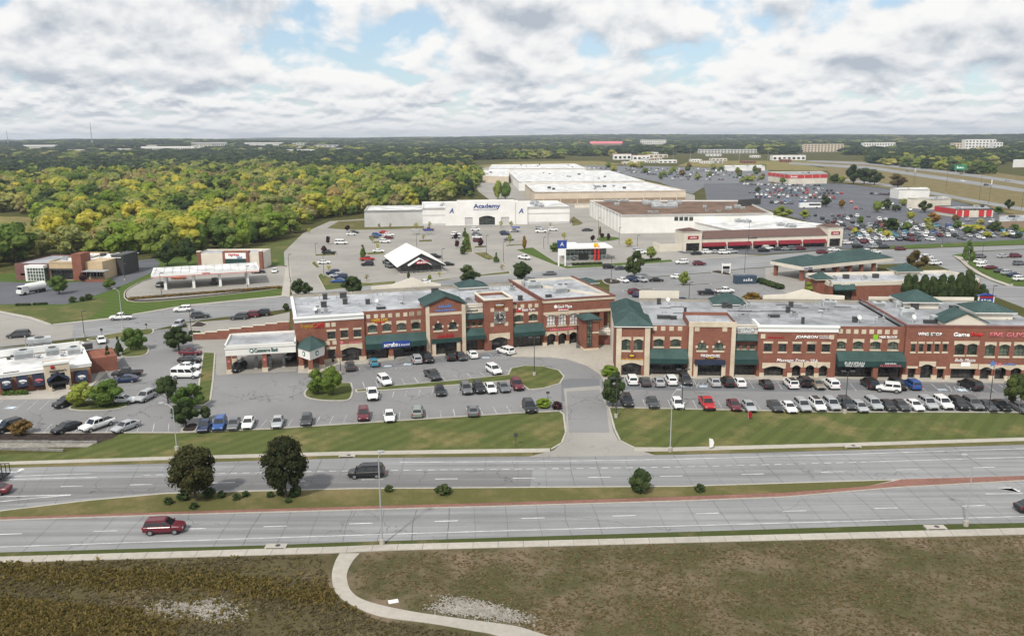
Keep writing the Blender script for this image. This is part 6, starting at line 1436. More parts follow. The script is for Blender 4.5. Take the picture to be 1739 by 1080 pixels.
# ---- big store lot
car_row('around the gable-roofed restaurant lot', 'cars in the white store lot', [
    (Z7, 390, 224, 'sedan', 'white', 10), (Z7, 405, 213, 'sedan', 'darkgray', 10), (Z7, 333, 274, 'van', 'white', 0), (Z7, 262, 329, 'pickup', 'black', 175), (Z7, 235, 383, 'sedan', 'white', 10), (Z7, 480, 366, 'pickup', 'red', 15), (Z7, 482, 394, 'suv', 'black', 185),
    (Z7, 285, 443, 'suv', 'darkblue', 185), (Z7, 305, 460, 'suv', 'silver', 185), (Z7, 330, 468, 'suv', 'darkblue', 185), (Z7, 315, 489, 'sedan', 'blue', 185), (Z7, 595, 385, 'pickup', 'darkgray', -60), (Z7, 605, 404, 'suv', 'gray', -60), (Z7, 545, 319, 'sedan', 'white', 0), (Z7, 582, 266, 'suv', 'white', 0)], simple=True)
car_row('before the white store front', 'cars in the white store lot', [
    (Z7, 535, 230, 'suv', 'blue', 5), (Z7, 575, 213, 'sedan', 'red', 5), (Z7, 605, 229, 'suv', 'white', 5), (Z7, 602, 244, 'sedan', 'maroon', 5), (Z7, 520, 240, 'sedan', 'darkgray', 5), (Z7, 828, 199, 'pickup', 'maroon', 0), (Z7, 868, 351, 'suv', 'black', 0), (Z7, 938, 393, 'sedan', 'black', 5),
    (Z7, 985, 225, 'suv', 'white', 0), (Z7, 983, 241, 'suv', 'silver', 0), (Z7, 1095, 198, 'suv', 'white', 0), (Z7, 1100, 216, 'sedan', 'silver', 0), (Z7, 1103, 228, 'suv', 'gray', 0), (Z7, 1105, 241, 'sedan', 'white', 0), (Z7, 1110, 261, 'suv', 'maroon', 0), (Z7, 1258, 212, 'sedan', 'darkgray', 0), (Z7, 1264, 223, 'suv', 'darkblue', 0), (Z7, 1318, 205, 'suv', 'white', 0),
    (Z7, 1285, 253, 'sedan', 'gray', 0), (Z7, 1458, 190, 'suv', 'silver', 0), (Z7, 1468, 209, 'pickup', 'white', 0), (Z7, 1535, 199, 'suv', 'white', 0), (Z7, 1372, 358, 'pickup', 'white', -50), (Z7, 1725, 201, 'sedan', 'darkgray', 0), (Z8, 550, 237, 'sedan', 'black', 5), (Z8, 885, 376, 'suv', 'silver', 10), (Z8, 900, 387, 'suv', 'white', 10), (Z8, 432, 428, 'suv', 'gray', 150)], simple=True)
# ---- arcade front and the junction
car_row('before the red-awning arcade', 'cars at the arcade', [(Z8, 1275, 393, 'sedan', 'black'), (Z8, 1350, 385, 'suv', 'white'), (Z8, 1405, 384, 'sedan', 'silver'), (Z8, 1462, 388, 'suv', 'white'), (Z8, 1512, 383, 'suv', 'silver'), (Z9, 200, 260, 'suv', 'black'), (Z9, 222, 247, 'suv', 'white'), (Z9, 290, 251, 'sedan', 'darkgray'),
    (Z9, 330, 251, 'sedan', 'sage'), (Z9, 375, 250, 'suv', 'gray'), (Z9, 415, 249, 'suv', 'maroon'), (Z9, 545, 271, 'suv', 'maroon'), (Z9, 615, 256, 'sedan', 'white')], 10, simple=True)
car_row('at the junction beside the arcade', 'cars at the junction', [(Z9, 692, 216, 'suv', 'white'), (Z9, 755, 237, 'suv', 'black'), (Z9, 800, 205, 'suv', 'maroon'), (Z9, 815, 268, 'suv', 'white'), (Z9, 860, 239, 'suv', 'silver'), (Z9, 912, 240, 'suv', 'darkgray'), (Z9, 1008, 251, 'suv', 'maroon'), (Z9, 860, 268, 'sedan', 'white'), (Z9, 920, 196, 'sedan', 'white'), (Z9, 1015, 193, 'suv', 'black'), (Z9, 1165, 300, 'suv', 'white'), (Z9, 1195, 325, 'suv', 'silver'), (Z9, 1215, 335, 'suv', 'white')], 15, simple=True)
car_row('in the side lot at the right edge', 'cars in the side lot', [(Z9, 1480, 296, 'suv', 'gray'), (Z9, 1615, 293, 'sedan', 'silver'), (Z9, 1690, 293, 'suv', 'maroon'), (Z9, 1480, 325, 'sedan', 'white'), (Z9, 1500, 350, 'suv', 'white'), (Z9, 1545, 360, 'sedan', 'maroon'), (Z9, 1712, 337, 'suv', 'gray'), (Z9, 1600, 380, 'sedan', 'darkgray'), (Z9, 1645, 393, 'suv', 'silver'), (Z9, 1680, 404, 'sedan', 'darkblue'), (Z9, 1715, 428, 'suv', 'white')], 15, simple=True)
car_row('on the motorway at the upper right', 'cars on the motorway', [(ZQ, 228, 131, 'suv', 'gray', -20), (ZQ, 390, 196, 'suv', 'gray', -20), (ZQ, 990, 305, 'suv', 'white', -20), (ZQ, 975, 222, 'suv', 'tan', -20), (ZQ, 1240, 345, 'suv', 'darkgray', -20), (ZQ, 1468, 295, 'suv', 'silver', -20)], simple=True, z=.08)
# ---- crowded far lots: rows of cars, the largest as objects of their own
def far_rows():
    rnd = random.Random(11); cols = ['white'] * 7 + ['silver'] * 5 + ['gray'] * 4 + ['darkgray'] * 3 + ['black'] * 5 + ['red', 'maroon', 'maroon', 'blue', 'darkblue', 'tan', 'teal']
    rows = [((1432, 412), (1500, 414), .8), ((1440, 407), (1560, 409), .85), ((1440, 401), (1690, 403), .9), ((1436, 396), (1735, 399), .8), ((1425, 390), (1640, 391), .9), ((1415, 385), (1640, 386), .75), ((1400, 379), (1560, 380), .8), ((1370, 373), (1520, 375), .6),
            ((1350, 367), (1480, 369), .6), ((1400, 361), (1440, 361), .4), ((1280, 336), (1420, 338), .85), ((1275, 332), (1410, 334), .9), ((1270, 328), (1440, 330), .85), ((1300, 324.5), (1415, 325.5), .8), ((1310, 321), (1400, 322), .7), ((1470, 330), (1560, 334), .5), ((1640, 375), (1700, 380), .7), ((1660, 384), (1739, 388), .5), ((1560, 392), (1720, 394), .6),
            ((1440, 355), (1560, 358), .6), ((1500, 348), (1570, 350), .5), ((1330, 342), (1450, 345), .7), ((1290, 345), (1400, 349), .6), ((1540, 410), (1735, 404), .45), ((1250, 314), (1400, 317), .7), ((1140, 305), (1290, 307), .5), ((1120, 301), (1290, 303), .5), ((1080, 297), (1280, 299), .5), ((1040, 293.5), (1250, 295), .55), ((1020, 290), (1240, 291.5), .55), ((1000, 287), (1200, 288), .6)]
    lst = []
    for a, b_, fill in rows:
        p, q = G(*a), G(*b_); L = (q - p).length; n = int(L / 3.0)
        rowlines(a, b_, n, 2.6)
        for k in range(n):
            if rnd.random() > fill: continue
            c = p.lerp(q, (k + .5) / n); lst.append((c, rnd.choice(cols), rnd.choice(['sedan', 'suv', 'suv', 'hatch', 'pickup', 'minivan']), math.atan2(q.y - p.y, q.x - p.x) + R(90 if rnd.random() < .6 else -90)))
    return sorted(lst, key=lambda c: c[0].length)
FARCARS = far_rows()
nfree = max(0, 300 - NCAR)
for c, col, kind, hd in FARCARS[:nfree]:
    car((c.x, c.y, .06), hd, kind, col, 'distant %s %s parked in the crowded shopping centre lot' % (COLW.get(col, col), KINDW[kind]), 'cars in the crowded far lot', True)
bj = MB(); mats = ['car_' + k for k in CARCOL] + ['car_glass', 'tyre']; ci = {k: i for i, k in enumerate(CARCOL)}
for c, col, kind, hd in FARCARS[nfree:]:
    me = CM[kind]['simple']; base = len(bj.v); cs, sn = math.cos(hd), math.sin(hd)
    bj.v += [(c.x + v.co.x * cs - v.co.y * sn, c.y + v.co.x * sn + v.co.y * cs, .06 + v.co.z) for v in me.vertices]
    for p in me.polygons: bj.f.append([base + i for i in p.vertices]); bj.m.append(ci[col] if p.material_index == 0 else len(CARCOL) + p.material_index - 1)
if bj.f: tag(bj.build('distant_parked_cars', mats), 'mass of tiny parked cars in the farthest parking lots', 'cars', kind='stuff')
# ------------------------------------------------------------------ other buildings
def vert_h(base, top):
    """height of pixel 'top' straight above ground pixel 'base'"""
    g = G(*base); d = ray(*top); return CAMH + d.z * (g.y / d.y)
def block(name, label, cat, base, roof_px, wall='white_wall', roof='roof_white', par=0.5, parm=None, z=None, units=0, seed=1, group=None):
    """a building from its visible roof outline; first roof pixel stands above 'base'"""
    z = vert_h(base, roof_px[0]) if z is None else z
    pts = xy([G(p[0], p[1], z) for p in roof_px])
    if area2(pts) < 0: pts = pts[::-1]
    o = Vector((pts[0][0], pts[0][1])); root = empty(name, label, cat, (o.x, o.y, 0), 0, group)
    L = [(p[0] - o.x, p[1] - o.y) for p in pts]
    b = MB(); n = len(L)
    b.add([(p[0], p[1], 0) for p in L] + [(p[0], p[1], z - 0.02) for p in L], [(i, (i + 1) % n, n + (i + 1) % n, n + i) for i in range(n)]); b.build('wall', wall, root)
    flat_roof(root, L, z - par - .02, roof); parapet(root, inset(L, .2), z - par - .5, z, .4, parm or wall)
    rnd = random.Random(seed); xs = [p[0] for p in L]; ys = [p[1] for p in L]
    cx, cy = sum(xs) / n, sum(ys) / n
    for i in range(units):
        k = rnd.randrange(n); t = rnd.random(); r = rnd.random() * .8
        p = (cx + (L[k][0] + (L[(k + 1) % n][0] - L[k][0]) * t - cx) * r, cy + (L[k][1] + (L[(k + 1) % n][1] - L[k][1]) * t - cy) * r)
        roof_unit(root, p[0], p[1], z - par, rnd.uniform(1.4, 2.8), rnd.uniform(1.2, 1.8), rnd.uniform(.9, 1.5), rnd.choice(['unit', 'unit', 'pipe', 'fan', 'dark']))
    return root, L, z, o
def plane_box(root, x0, x1, y0, y1, z0, z1, m, name):
    b = MB(); b.box(x0, x1, y0, y1, z0, z1); return b.build(name, m, root)
def decal(fc, Z, r, y, t, m, name):
    q = fc.rect(Z, *r, y); return plane_box(fc.root, q[0], q[1], y - t, y + .02, q[2], q[3], m, name)

# restaurant with white roof, left foreground
HR = None
Q = Fac('restaurant', 'tan and brick restaurant with white roof and navy awnings at the left edge', 'restaurant', (0, 672), (156, 650))
qr = Q.root; zq = Q.P(ZB(1140, 487))[1]; dq = Q.H(ZB(1440, 190), zq)[1]; xr = Q.L; xl = -14.0
zb_ = Q.P(ZB(560, 650))[1]
wins = [Q.rect(ZB, *q) for q in ((20, 660, 150, 850), (250, 645, 385, 825), (478, 630, 610, 810), (1068, 590, 1222, 745))]
b = MB(); wall_holes(b, xl, xr, zb_, zq - .55, 0, [(w[0], w[1], w[2], w[3]) for w in wins]); b.quad((xr, 0, 0), (xr, dq, 0), (xr, dq, zq), (xr, 0, zq)); b.quad((xr, dq, 0), (xl, dq, 0), (xl, dq, zq), (xr, dq, zq)); b.build('upper_wall', 'tan', qr)
b = MB(); wall_holes(b, xl, xr, 0, zb_, -.08, [(w[0], w[1], max(.6, w[2]), zb_ + .001) for w in wins]); b.quad((xl, -.08, zb_), (xr, -.08, zb_), (xr, 0, zb_), (xl, 0, zb_)); b.build('lower_wall', 'brick', qr)
for i, w in enumerate(wins):
    storefront(qr, (w[0], w[1], max(.6, w[2]), w[3]), -.02, 3, depth=.25)
    am = awning(qr, w[0] - .15, w[1] + .15, w[2] + (w[3] - w[2]) * .22, w[2] + (w[3] - w[2]) * .30, w[3] + .3, -.08, 1.1, 'navy_cloth', 'navy_cloth')
    zz = w[2] + (w[3] - w[2]) * .62; g = MB(); n_ = 10
    pp = [((w[0] + w[1]) / 2 + .55 * math.cos(6.283 * k / n_) * (1.35 if k < 5 else 1), zz + .38 * math.sin(6.283 * k / n_)) for k in range(n_)]
    g.xprism(pp, -.98, -.92); g.build('awning_logo', 'sign_pink' if i == 2 else 'sign_white', am)
    text(am, '#5', (w[0] + w[1]) / 2, zz - .05, .28, 'navy_cloth', -1.0, 1.0)
b = MB(); b.box(xl, xr + .25, -.3, .5, zq - .55, zq - .1); b.box(xl, xr + .35, -.4, .6, zq - .1, zq + .15); b.box(xr - .3, xr + .25, .6, dq + .2, zq - .55, zq + .15); b.box(xl, xr - .3, dq - .3, dq + .2, zq - .3, zq + 1.0); b.box(xl, xl + .5, .6, dq - .3, zq - .3, zq + 1.0); b.build('cornice', 'white_trim', qr)
flat_roof(qr, [(xl, .2), (xr, .2), (xr, dq), (xl, dq)], zq - .5, 'roof_white')
et = Q.rect(ZB, 630, 470, 1000, 880, -1.2); zt = Q.P(ZB(820, 455), -1.2)[1]
b = MB(); wall_holes(b, et[0], et[1], 0, zt, -1.2, [(et[0] + 1.0, et[1] - .9, 0.1, 3.1)], 1.0); b.quad((et[0], 1, 0), (et[0], -1.2, 0), (et[0], -1.2, zt), (et[0], 1, zt)); b.quad((et[1], -1.2, 0), (et[1], 1, 0), (et[1], 1, zt), (et[1], -1.2, zt)); b.quad((et[1], 1, zq - 1), (et[0], 1, zq - 1), (et[0], 1, zt), (et[1], 1, zt)); b.build('entrance_tower', 'stone', qr)
flat_roof(qr, [(et[0], -1.2), (et[1], -1.2), (et[1], 1), (et[0], 1)], zt - .2, 'roof_white'); plane_box(qr, et[0] - .15, et[1] + .15, -1.35, -1.0, zt - .35, zt + .05, 'white_trim', 'tower_cornice')
storefront(qr, (et[0] + 1.0, et[1] - .9, .1, 3.1), -1.2, 4, depth=.9)
gc = Q.rect(ZB, 665, 632, 970, 725, -2.6); gable_roof(qr, gc[0], gc[1], -3.0, -1.15, gc[2], gc[3], 'navy_cloth', .1, 'entrance_canopy'); plane_box(qr, gc[0], gc[1], -2.95, -1.25, gc[2] - .5, gc[2] - .02, 'black', 'canopy_fascia')
for xx in (gc[0] + .3, gc[1] - .3): plane_box(qr, xx - .3, xx + .3, -2.9, -2.3, 0, 1.0, 'stone', 'pier_base'); plane_box(qr, xx - .12, xx + .12, -2.72, -2.48, 1.0, gc[2] - .5, 'black', 'post')
sign_px(Q, "Applebee's", ZB, 690, 555, 935, 600, 'sign_black', -1.2, bold=.01); x, z = Q.P(ZB(740, 530), -1.2); b = MB(); b.ball((x, -1.3, z), .38, .1, .36, 12, 7); b.box(x - .03, x + .03, -1.3, -1.25, z + .3, z + .55); b.build('apple_emblem', 'sign_darkred', qr)
for r, t_ in (((42, 592, 275, 632), '#10'), ((325, 570, 555, 608), '#8')): decal(Q, ZB, r, -.02, .12, 'sign_brown', 'sign_panel'); sign_px(Q, t_, ZB, r[0] + 40, r[1] + 12, r[2] - 50, r[3] - 12, 'sign_white', -.16)
for px, py, w, d, h, k in ((570, 235, 4.2, 2.6, 1.9, 'unit'), (340, 400, 3.4, 2, 1.7, 'unit'), (745, 350, 2.4, 2, 1.5, 'unit'), (1050, 340, 2.4, 1.8, 1.5, 'unit'), (700, 280, 2, 1.4, 1, 'unit'), (1155, 270, 1, 1, 1, 'dish'), (1240, 270, 1.8, 1, 1, 'dark'), (470, 330, 1, 1, 2.6, 'pipe'), (1065, 200, 1, 1, 2.6, 'pipe'), (370, 250, 1, 1, 2.4, 'pipe'), (300, 350, 1, 1, .3, 'dark'), (180, 385, .6, .6, .3, 'dark'), (125, 420, .6, .6, .3, 'dark'), (960, 260, 1.4, 1, 1.1, 'unit'), (590, 300, .7, .7, .4, 'dark'), (540, 400, .5, .5, .4, 'fan'), (880, 375, .5, .5, .4, 'fan')):
    p = Q.H(ZB(px, py), zq - .5); roof_unit(qr, p[0], p[1], zq - .5, w, d, h, k)
b = MB(); b.box(xr + .01, xr + .12, 2, 5, 1.5, 4); b.build('side_window', 'glass', qr); b = MB(); b.box(xr + .01, xr + .12, 7, 10, 1.5, 4); b.build('side_window', 'glass', qr)
p = Q.H(ZB(1560, 260), 2.6); plane_box(qr, xr + .1, xr + 5.5, dq - 9, dq - 1, 0, 3.0, 'brick', 'bin_enclosure')

# gas station at left
c1, c2 = Z6(978, 358), Z6(1467, 327)
Y_ = Fac('gas_canopy', 'long white fuel canopy on four white posts at left', 'canopy', c1, c2); yr = Y_.root
zc0 = Y_.P(Z6(1150, 268))[1]; fx0 = Y_.P(Z6(893, 272))[0]; fx1 = Y_.P(Z6(1530, 250))[0]; zc1 = zc0 + .95; dY = max(8.0, Y_.H(Z6(905, 226), zc1)[1])
plane_box(yr, fx0, fx1, -1.5, dY, zc0, zc1, 'white_trim', 'fascia'); plane_box(yr, fx0 + .3, fx1 - .3, -1.2, dY - .3, zc1, zc1 + .03, 'roof_white', 'roof')
b = MB(); b.box(fx0 - .02, fx1 + .02, -1.53, -1.5, zc0 + .1, zc0 + .28); b.build('red_stripe', 'band_red', yr)
for k in range(13): xx = fx0 + 1 + (fx1 - fx0 - 2) * k / 12; plane_box(yr, xx - .06, xx + .06, -1.1, dY - .4, zc1 + .031, zc1 + .12, 'grey_metal', 'roof_seam')
xm = Y_.P(Z6(1217, 254), -1.5)[0]; text(yr, 'HyVee', xm, (zc0 + zc1) / 2 + .1, .6, 'sign_red', -1.56, 2.2, bold=.03)
for px in ((980, 356), (1147, 346), (1303, 336), (1465, 326)):
    x = Y_.P(Z6(*px))[0]
    for yy in (0, dY - 4):
        plane_box(yr, x - .4, x + .4, yy - .25, yy + .25, .14, zc0, 'white_trim', 'post'); plane_box(yr, x - .9, x + .9, yy + .8, yy + 3.2, .14, .3, 'kerb', 'pump_island')
        for q in (1.3, 2.6): plane_box(yr, x - .35, x + .35, yy + q - .25, yy + q + .25, .3, 2.1, 'grey_metal', 'fuel_pump')
N_ = Fac('gas_station_store', 'tan convenience store with brick piers and red script sign behind the fuel canopy', 'store', Z6(1172, 240), Z6(1556, 236)); nr = N_.root
zn = N_.P(Z6(1240, 140))[1]; Ln = N_.L
section(nr, 0, Ln, zn, 11, 0, [(Ln * .44, Ln * .70, .15, 3)], 'cream'); storefront(nr, (Ln * .44, Ln * .70, .15, 3), 0, 5); flat_roof(nr, [(0, 0), (Ln, 0), (Ln, 11), (0, 11)], zn - .5, 'roof_grey')
pr = N_.rect(Z6, 1315, 135, 1468, 200, -.6); plane_box(nr, pr[0], pr[1], -.6, 2, 0, pr[3] + .3, 'brick', 'centre_bay'); decal(N_, Z6, (1330, 138, 1452, 172), -.62, .1, 'sign_white', 'sign_panel'); decal(N_, Z6, (1330, 172, 1452, 200), -.62, .1, 'green_dark', 'awning')
sign_px(N_, 'HyVee', Z6, 1350, 142, 1412, 160, 'sign_red', -.72, bold=.04); sign_px(N_, 'GAS', Z6, 1398, 158, 1430, 170, 'sign_lightblue', -.72, bold=.03)
for xx in (0, Ln - 1.2): plane_box(nr, xx, xx + 1.2, -.3, 1, 0, zn + .5, 'brick', 'pier'); plane_box(nr, xx - .1, xx + 1.3, -.4, 1.1, zn + .5, zn + .8, 'cream', 'pier_cap')

# bank with brick tower, far left
J = Fac('bank_building', 'low modern bank with maroon, cream and brick blocks at far left', 'building', Z6(98, 298), Z6(490, 300)); jr = J.root; L_ = J.L
zj = J.P(Z6(360, 188))[1]; zm_ = J.P(Z6(120, 200))[1]; zt_ = J.P(Z6(460, 143))[1]; xm_ = J.P(Z6(290, 250))[0]; xt_ = J.P(Z6(437, 250))[0]
section(jr, 0, xm_, zm_, 20, 0, [J.rect(Z6, 122, 258, 148, 272)], 'maroon_wall'); flat_roof(jr, [(0, 0), (xm_, 0), (xm_, 20), (0, 20)], zm_ - .4, 'roof_grey')
vb = J.rect(Z6, 160, 212, 262, 300, -2); plane_box(jr, vb[0], vb[1], -2.2, 0, vb[3] - .9, vb[3], 'white_trim', 'vestibule_roof'); o_ = plane_box(jr, vb[0] + .1, vb[1] - .1, -2, 0, 0, vb[3] - .91, 'glass_green', 'vestibule_glass')
b = MB()
for k in range(7): xx = vb[0] + .1 + (vb[1] - vb[0] - .2) * k / 6; b.box(xx - .07, xx + .07, -2.08, -1.99, 0, vb[3] - .92)
for k in range(4): b.box(vb[0] + .1, vb[1] - .1, -2.07, -1.985, k * 1.1 + .1, k * 1.1 + .22)
b.build('glazing_bars', 'white_trim', o_); plane_box(jr, vb[0] - .6, vb[0], -2.2, -1.4, 0, vb[3], 'white_trim', 'post')
section(jr, xm_, xt_, zj, 22, 0.2, [(xm_ + .5, xt_ - .3, .2, zj * .52)], 'tan'); storefront(jr, (xm_ + .5, xt_ - .3, .2, zj * .52), .2, 6); flat_roof(jr, [(xm_, 0), (xt_ + 2.5, 0), (xt_ + 2.5, 22), (xm_, 22)], zj - .5, 'roof_white')
plane_box(jr, xm_ - .1, xt_, -.5, .19, zj * .55, zj * .62, 'dark_metal', 'canopy')
plane_box(jr, xt_, xt_ + 3.2, -.6, 5, 0, zt_, 'brick', 'brick_tower'); plane_box(jr, xt_ + 3.2, xt_ + 9, 1.5, 14, 0, zj - .3, 'tan', 'side_wing'); plane_box(jr, xt_ + 7.5, xt_ + 11.5, 10, 20, 0, zj + .7, 'dark_metal', 'dark_wing'); plane_box(jr, xt_ + 3.5, xt_ + 11, 9.6, 22, zj - .29, zj - .1, 'roof_white', 'wing_roof')
for k in range(5): plane_box(jr, xt_ + 3.6 + k * 1.1, xt_ + 4.4 + k * 1.1, 1.4, 1.49, 1, 3, 'glass', 'side_window')
for k in range(4): plane_box(jr, xt_ + 4.5 + k * 2.2, xt_ + 4.7 + k * 2.2, -2.2, -2, 0, 3.2, 'dark_metal', 'pergola_post')
plane_box(jr, xt_ + 4, xt_ + 11.5, -2.4, 1.2, 3.2, 3.4, 'grey_metal', 'pergola_roof'); plane_box(jr, xt_ + 4, xt_ + 12, -3, -2.7, 0, .9, 'brick', 'patio_wall')
for k in range(7): roof_unit(jr, xm_ + 2 + k * 2.1, 6 + (k * 5) % 11, zj - .5, 1.6, 1.3, 1.1, ('unit', 'dark', 'pipe')[k % 3])

# white sports store
T = Fac('sports_store', 'wide white sports store with blue lettering and arched glass entrance', 'store', Z7(465, 187), Z7(1630, 166)); tr = T.root
def tx(x, y=150): return T.P(Z7(x, y))[0]
za, zb2, zc_, zd_, ze_ = T.P(Z7(600, 92))[1], T.P(Z7(860, 78))[1], T.P(Z7(960, 52))[1], T.P(Z7(1160, 38))[1], T.P(Z7(1500, 72))[1]
sec = [(465, 795, za, 30, .6, 'grey_wall'), (795, 925, zb2, 42, .3, 'white_wall'), (925, 995, zc_, 6, -.6, 'white_wall'), (995, 1320, zd_, 8, -1.2, 'white_wall'), (1320, 1390, zc_, 6, -.6, 'white_wall'), (1390, 1630, ze_, 42, .3, 'white_wall')]
for i, (a, c, zz, dp, yy, m_) in enumerate(sec):
    holes = []
    if i == 3: holes = [ground(T.rect(Z7, 1035, 132, 1080, 176, -1.2)), ground(T.rect(Z7, 1115, 122, 1206, 178, -1.2)), ground(T.rect(Z7, 1240, 130, 1287, 172, -1.2))]
    section(tr, tx(a), tx(c), zz, dp, yy, holes, m_)
    if i == 3:
        for j, h_ in enumerate(holes):
            if j == 1:
                storefront(tr, h_, -1.2, 7, 'glass', .5); b = MB(); arc_lintel(b, h_[0], h_[1], h_[3] - 1.0, h_[3] + .02, .98, -1.25, -.9, .02); b.build('arch_head', 'white_wall', tr)
            else: plane_box(tr, h_[0], h_[1], -.9, -.8, .1, h_[3], 'grey_wall', 'recess_panel')
    if dp > 20: flat_roof(tr, [(tx(a), yy), (tx(c), yy), (tx(c), dp), (tx(a), dp)], zz - .7, 'roof_white'); parapet(tr, [(tx(a) + .2, yy + .2), (tx(c) - .2, yy + .2), (tx(c) - .2, dp - .2), (tx(a) + .2, dp - .2)], zz - 1.2, zz, .4, m_)
flat_roof(tr, [(tx(925), 2), (tx(1390), 2), (tx(1390), 42), (tx(925), 42)], zb2 - .8, 'roof_white')
b = MB(); b.box(tx(925), tx(1390), 41.5, 42, 0, zb2); b.build('wall', 'white_wall', tr)
for a, c, yy in ((795, 925, .3), (1390, 1630, .3)): plane_box(tr, tx(a), tx(c), yy - .12, yy + .01, 0, 1.2, 'grey_wall', 'plinth'); plane_box(tr, tx(a), tx(c), yy - .06, yy + .01, zb2 * .55, zb2 * .62, 'grey_wall', 'wall_band')
sign_px(T, 'Academy', Z7, 1083, 54, 1236, 86, 'sign_blue', -1.2, bold=.03); sign_px(T, 'SPORTS+OUTDOORS', Z7, 1083, 84, 1220, 91, 'sign_blue', -1.2)
for a in (960, 1355): sign_px(T, 'A', Z7, a - 14, 80, a + 12, 108, 'sign_blue', -.6, shear=.2, bold=.02)
for x_, y_ in ((910, 60), (1420, 48), (1445, 57), (1468, 65), (1440, 44)): p = T.H(Z7(x_, y_), zb2); roof_unit(tr, p[0], p[1], zb2 - .8, 3, 2, 1.6, 'unit')

# pale big-box stores behind
ra, La, za_, oa = block('big_box_store', 'long beige big-box store with flat white roof behind the sports store', 'store', ZD(505, 342), [ZD(505, 263), ZD(1520, 250), ZD(1255, 192), ZD(440, 208)], 'beige_wall', 'roof_white', .5, units=14, seed=3)
i0 = min(range(4), key=lambda i: (La[i][1] * 2 + La[i][0] * .1)); b = MB(); 
pA, pB = G(*ZD(505, 263), za_), G(*ZD(1520, 250), za_); dv = Vector((pB.x - pA.x, pB.y - pA.y)).normalized(); nv = Vector((dv.y, -dv.x)); m2 = ((pA.x + pB.x) / 2 - oa.x + nv.x * .06, (pA.y + pB.y) / 2 - oa.y + nv.y * .06)
b.obox(m2, math.atan2(dv.y, dv.x), (pB - pA).length / 2, .06, 0, za_ * .4); b.build('dark_plinth', 'brown_wall', ra)
for k in range(9):
    t = .06 + k * .11; c = pA.lerp(pB, t); b = MB(); b.obox((c.x - oa.x + nv.x * .1, c.y - oa.y + nv.y * .1), math.atan2(dv.y, dv.x), .25, .1, 0, za_ - .1); b.build('wall_pilaster', 'beige_wall', ra)
block('big_box_store', 'white-roofed store directly behind the beige big-box store', 'store', ZD(445, 205), [ZD(400, 192), ZD(1245, 187), ZD(1010, 118), ZD(330, 126)], 'white_wall', 'roof_white', .5, z=7.5, units=16, seed=4)
block('big_box_store', 'farthest of the pale big-box stores, with a stepped front', 'store', ZD(220, 118), [ZD(200, 104), ZD(850, 103), ZD(780, 72), ZD(215, 79)], 'white_wall', 'roof_white', .5, z=9, units=8, seed=5)
block('loading_dock', 'pale loading dock wing with brown upper band beside the wood', 'store', ZD(110, 215), [ZD(100, 150), ZD(330, 160), ZD(345, 120), ZD(120, 112)], 'beige_wall', 'roof_white', .4, z=6.5, units=4, seed=6)
block('screen_wall', 'low cream screen wall between the sports store and brown-roofed store', 'wall', ZD(775, 370), [ZD(775, 342), ZD(875, 340), ZD(875, 338), ZD(775, 340)], 'cream', 'cream', .1)
# brown-roofed store
rb_, Lb_, zb3, ob_ = block('brown_roof_store', 'large cream store with a brown gravel roof and rooftop plant', 'store', Z8(770, 264), [Z8(770, 138), Z8(1790, 126), Z8(1590, 40), Z8(558, 40)], 'stucco_white', 'roof_brown', .7, 'stucco_white')
for px, py, w, d, h in ((740, 75, 2.5, 2, 1.5), (700, 50, 8, 2, 1.2), (790, 50, 5, 2, 1.4), (970, 70, 9, 4, 2.4), (1060, 92, 13, 4, 2.6), (1130, 66, 7, 3, 2), (985, 125, 5, 1.5, 1), (1330, 92, 1.6, 1.5, 1.4), (1345, 115, 1.5, 1.2, 1), (1425, 118, 1.5, 1.2, 1), (1490, 105, 3, 2, 1.8), (1550, 92, 3, 2, 1.6), (1585, 100, 2, 1.5, 1.3)):
    p = G(*Z8(px, py), zb3 - .7); roof_unit(rb_, p.x - ob_.x, p.y - ob_.y, zb3 - .7, w, d, h, 'unit')
pA, pB = G(*Z8(770, 138), zb3), G(*Z8(1790, 126), zb3); dv = (pB - pA).normalized(); nv = Vector((dv.y, -dv.x, 0))
for px in (1140, 1173, 1206, 1240):
    d = ray(*Z8(px, 165)); t = (pA - CAMP).dot(nv) / d.dot(nv); q = CAMP + d * t; b = MB(); b.obox((q.x - ob_.x + nv.x * .05, q.y - ob_.y + nv.y * .05), math.atan2(dv.y, dv.x), .9, .06, q.z - .9, q.z + .9); b.build('window', 'glass', rb_)
pC = G(*Z8(558, 40), zb3); dv2 = (pC - pA).normalized(); nl = Vector((-dv2.y, dv2.x, 0))
for k in range(10): c = pA.lerp(pC, .06 + k * .095); b = MB(); b.obox((c.x - ob_.x + nl.x * .12, c.y - ob_.y + nl.y * .12), math.atan2(dv2.y, dv2.x), .35, .12, 0, zb3 - .4); b.build('wall_pilaster', 'stucco_white', rb_)
for k in range(9):
    p = G(*ZC(60 - 130 + k * 22, 560 - k * 2), zb3); b = MB(); b.obox((p.x - ob_.x, p.y - ob_.y), math.atan2(dv.y, dv.x), 2.2, .2, zb3 - .6, zb3 + 2.6); b.build('roof_screen', 'dark_metal', rb_)
rw, Lw, zw, ow = block('low_white_store', 'lower white-roofed store between the brown-roofed store and the arcade', 'store', Z8(1190, 300), [Z8(1265, 185), Z8(1560, 250), Z9(660, 120), Z9(430, 92), Z9(165, 35), Z8(1500, 165)], 'white_wall', 'roof_white', .4, z=zb3 * .62, units=0)
for px, py in ((50, 95), (100, 97), (300, 118), (345, 124), (365, 127)): p = G(*Z9(px, py), zw - .4); roof_unit(rw, p.x - ow.x, p.y - ow.y, zw - .4, 3.5, 2, 1.4, 'unit')
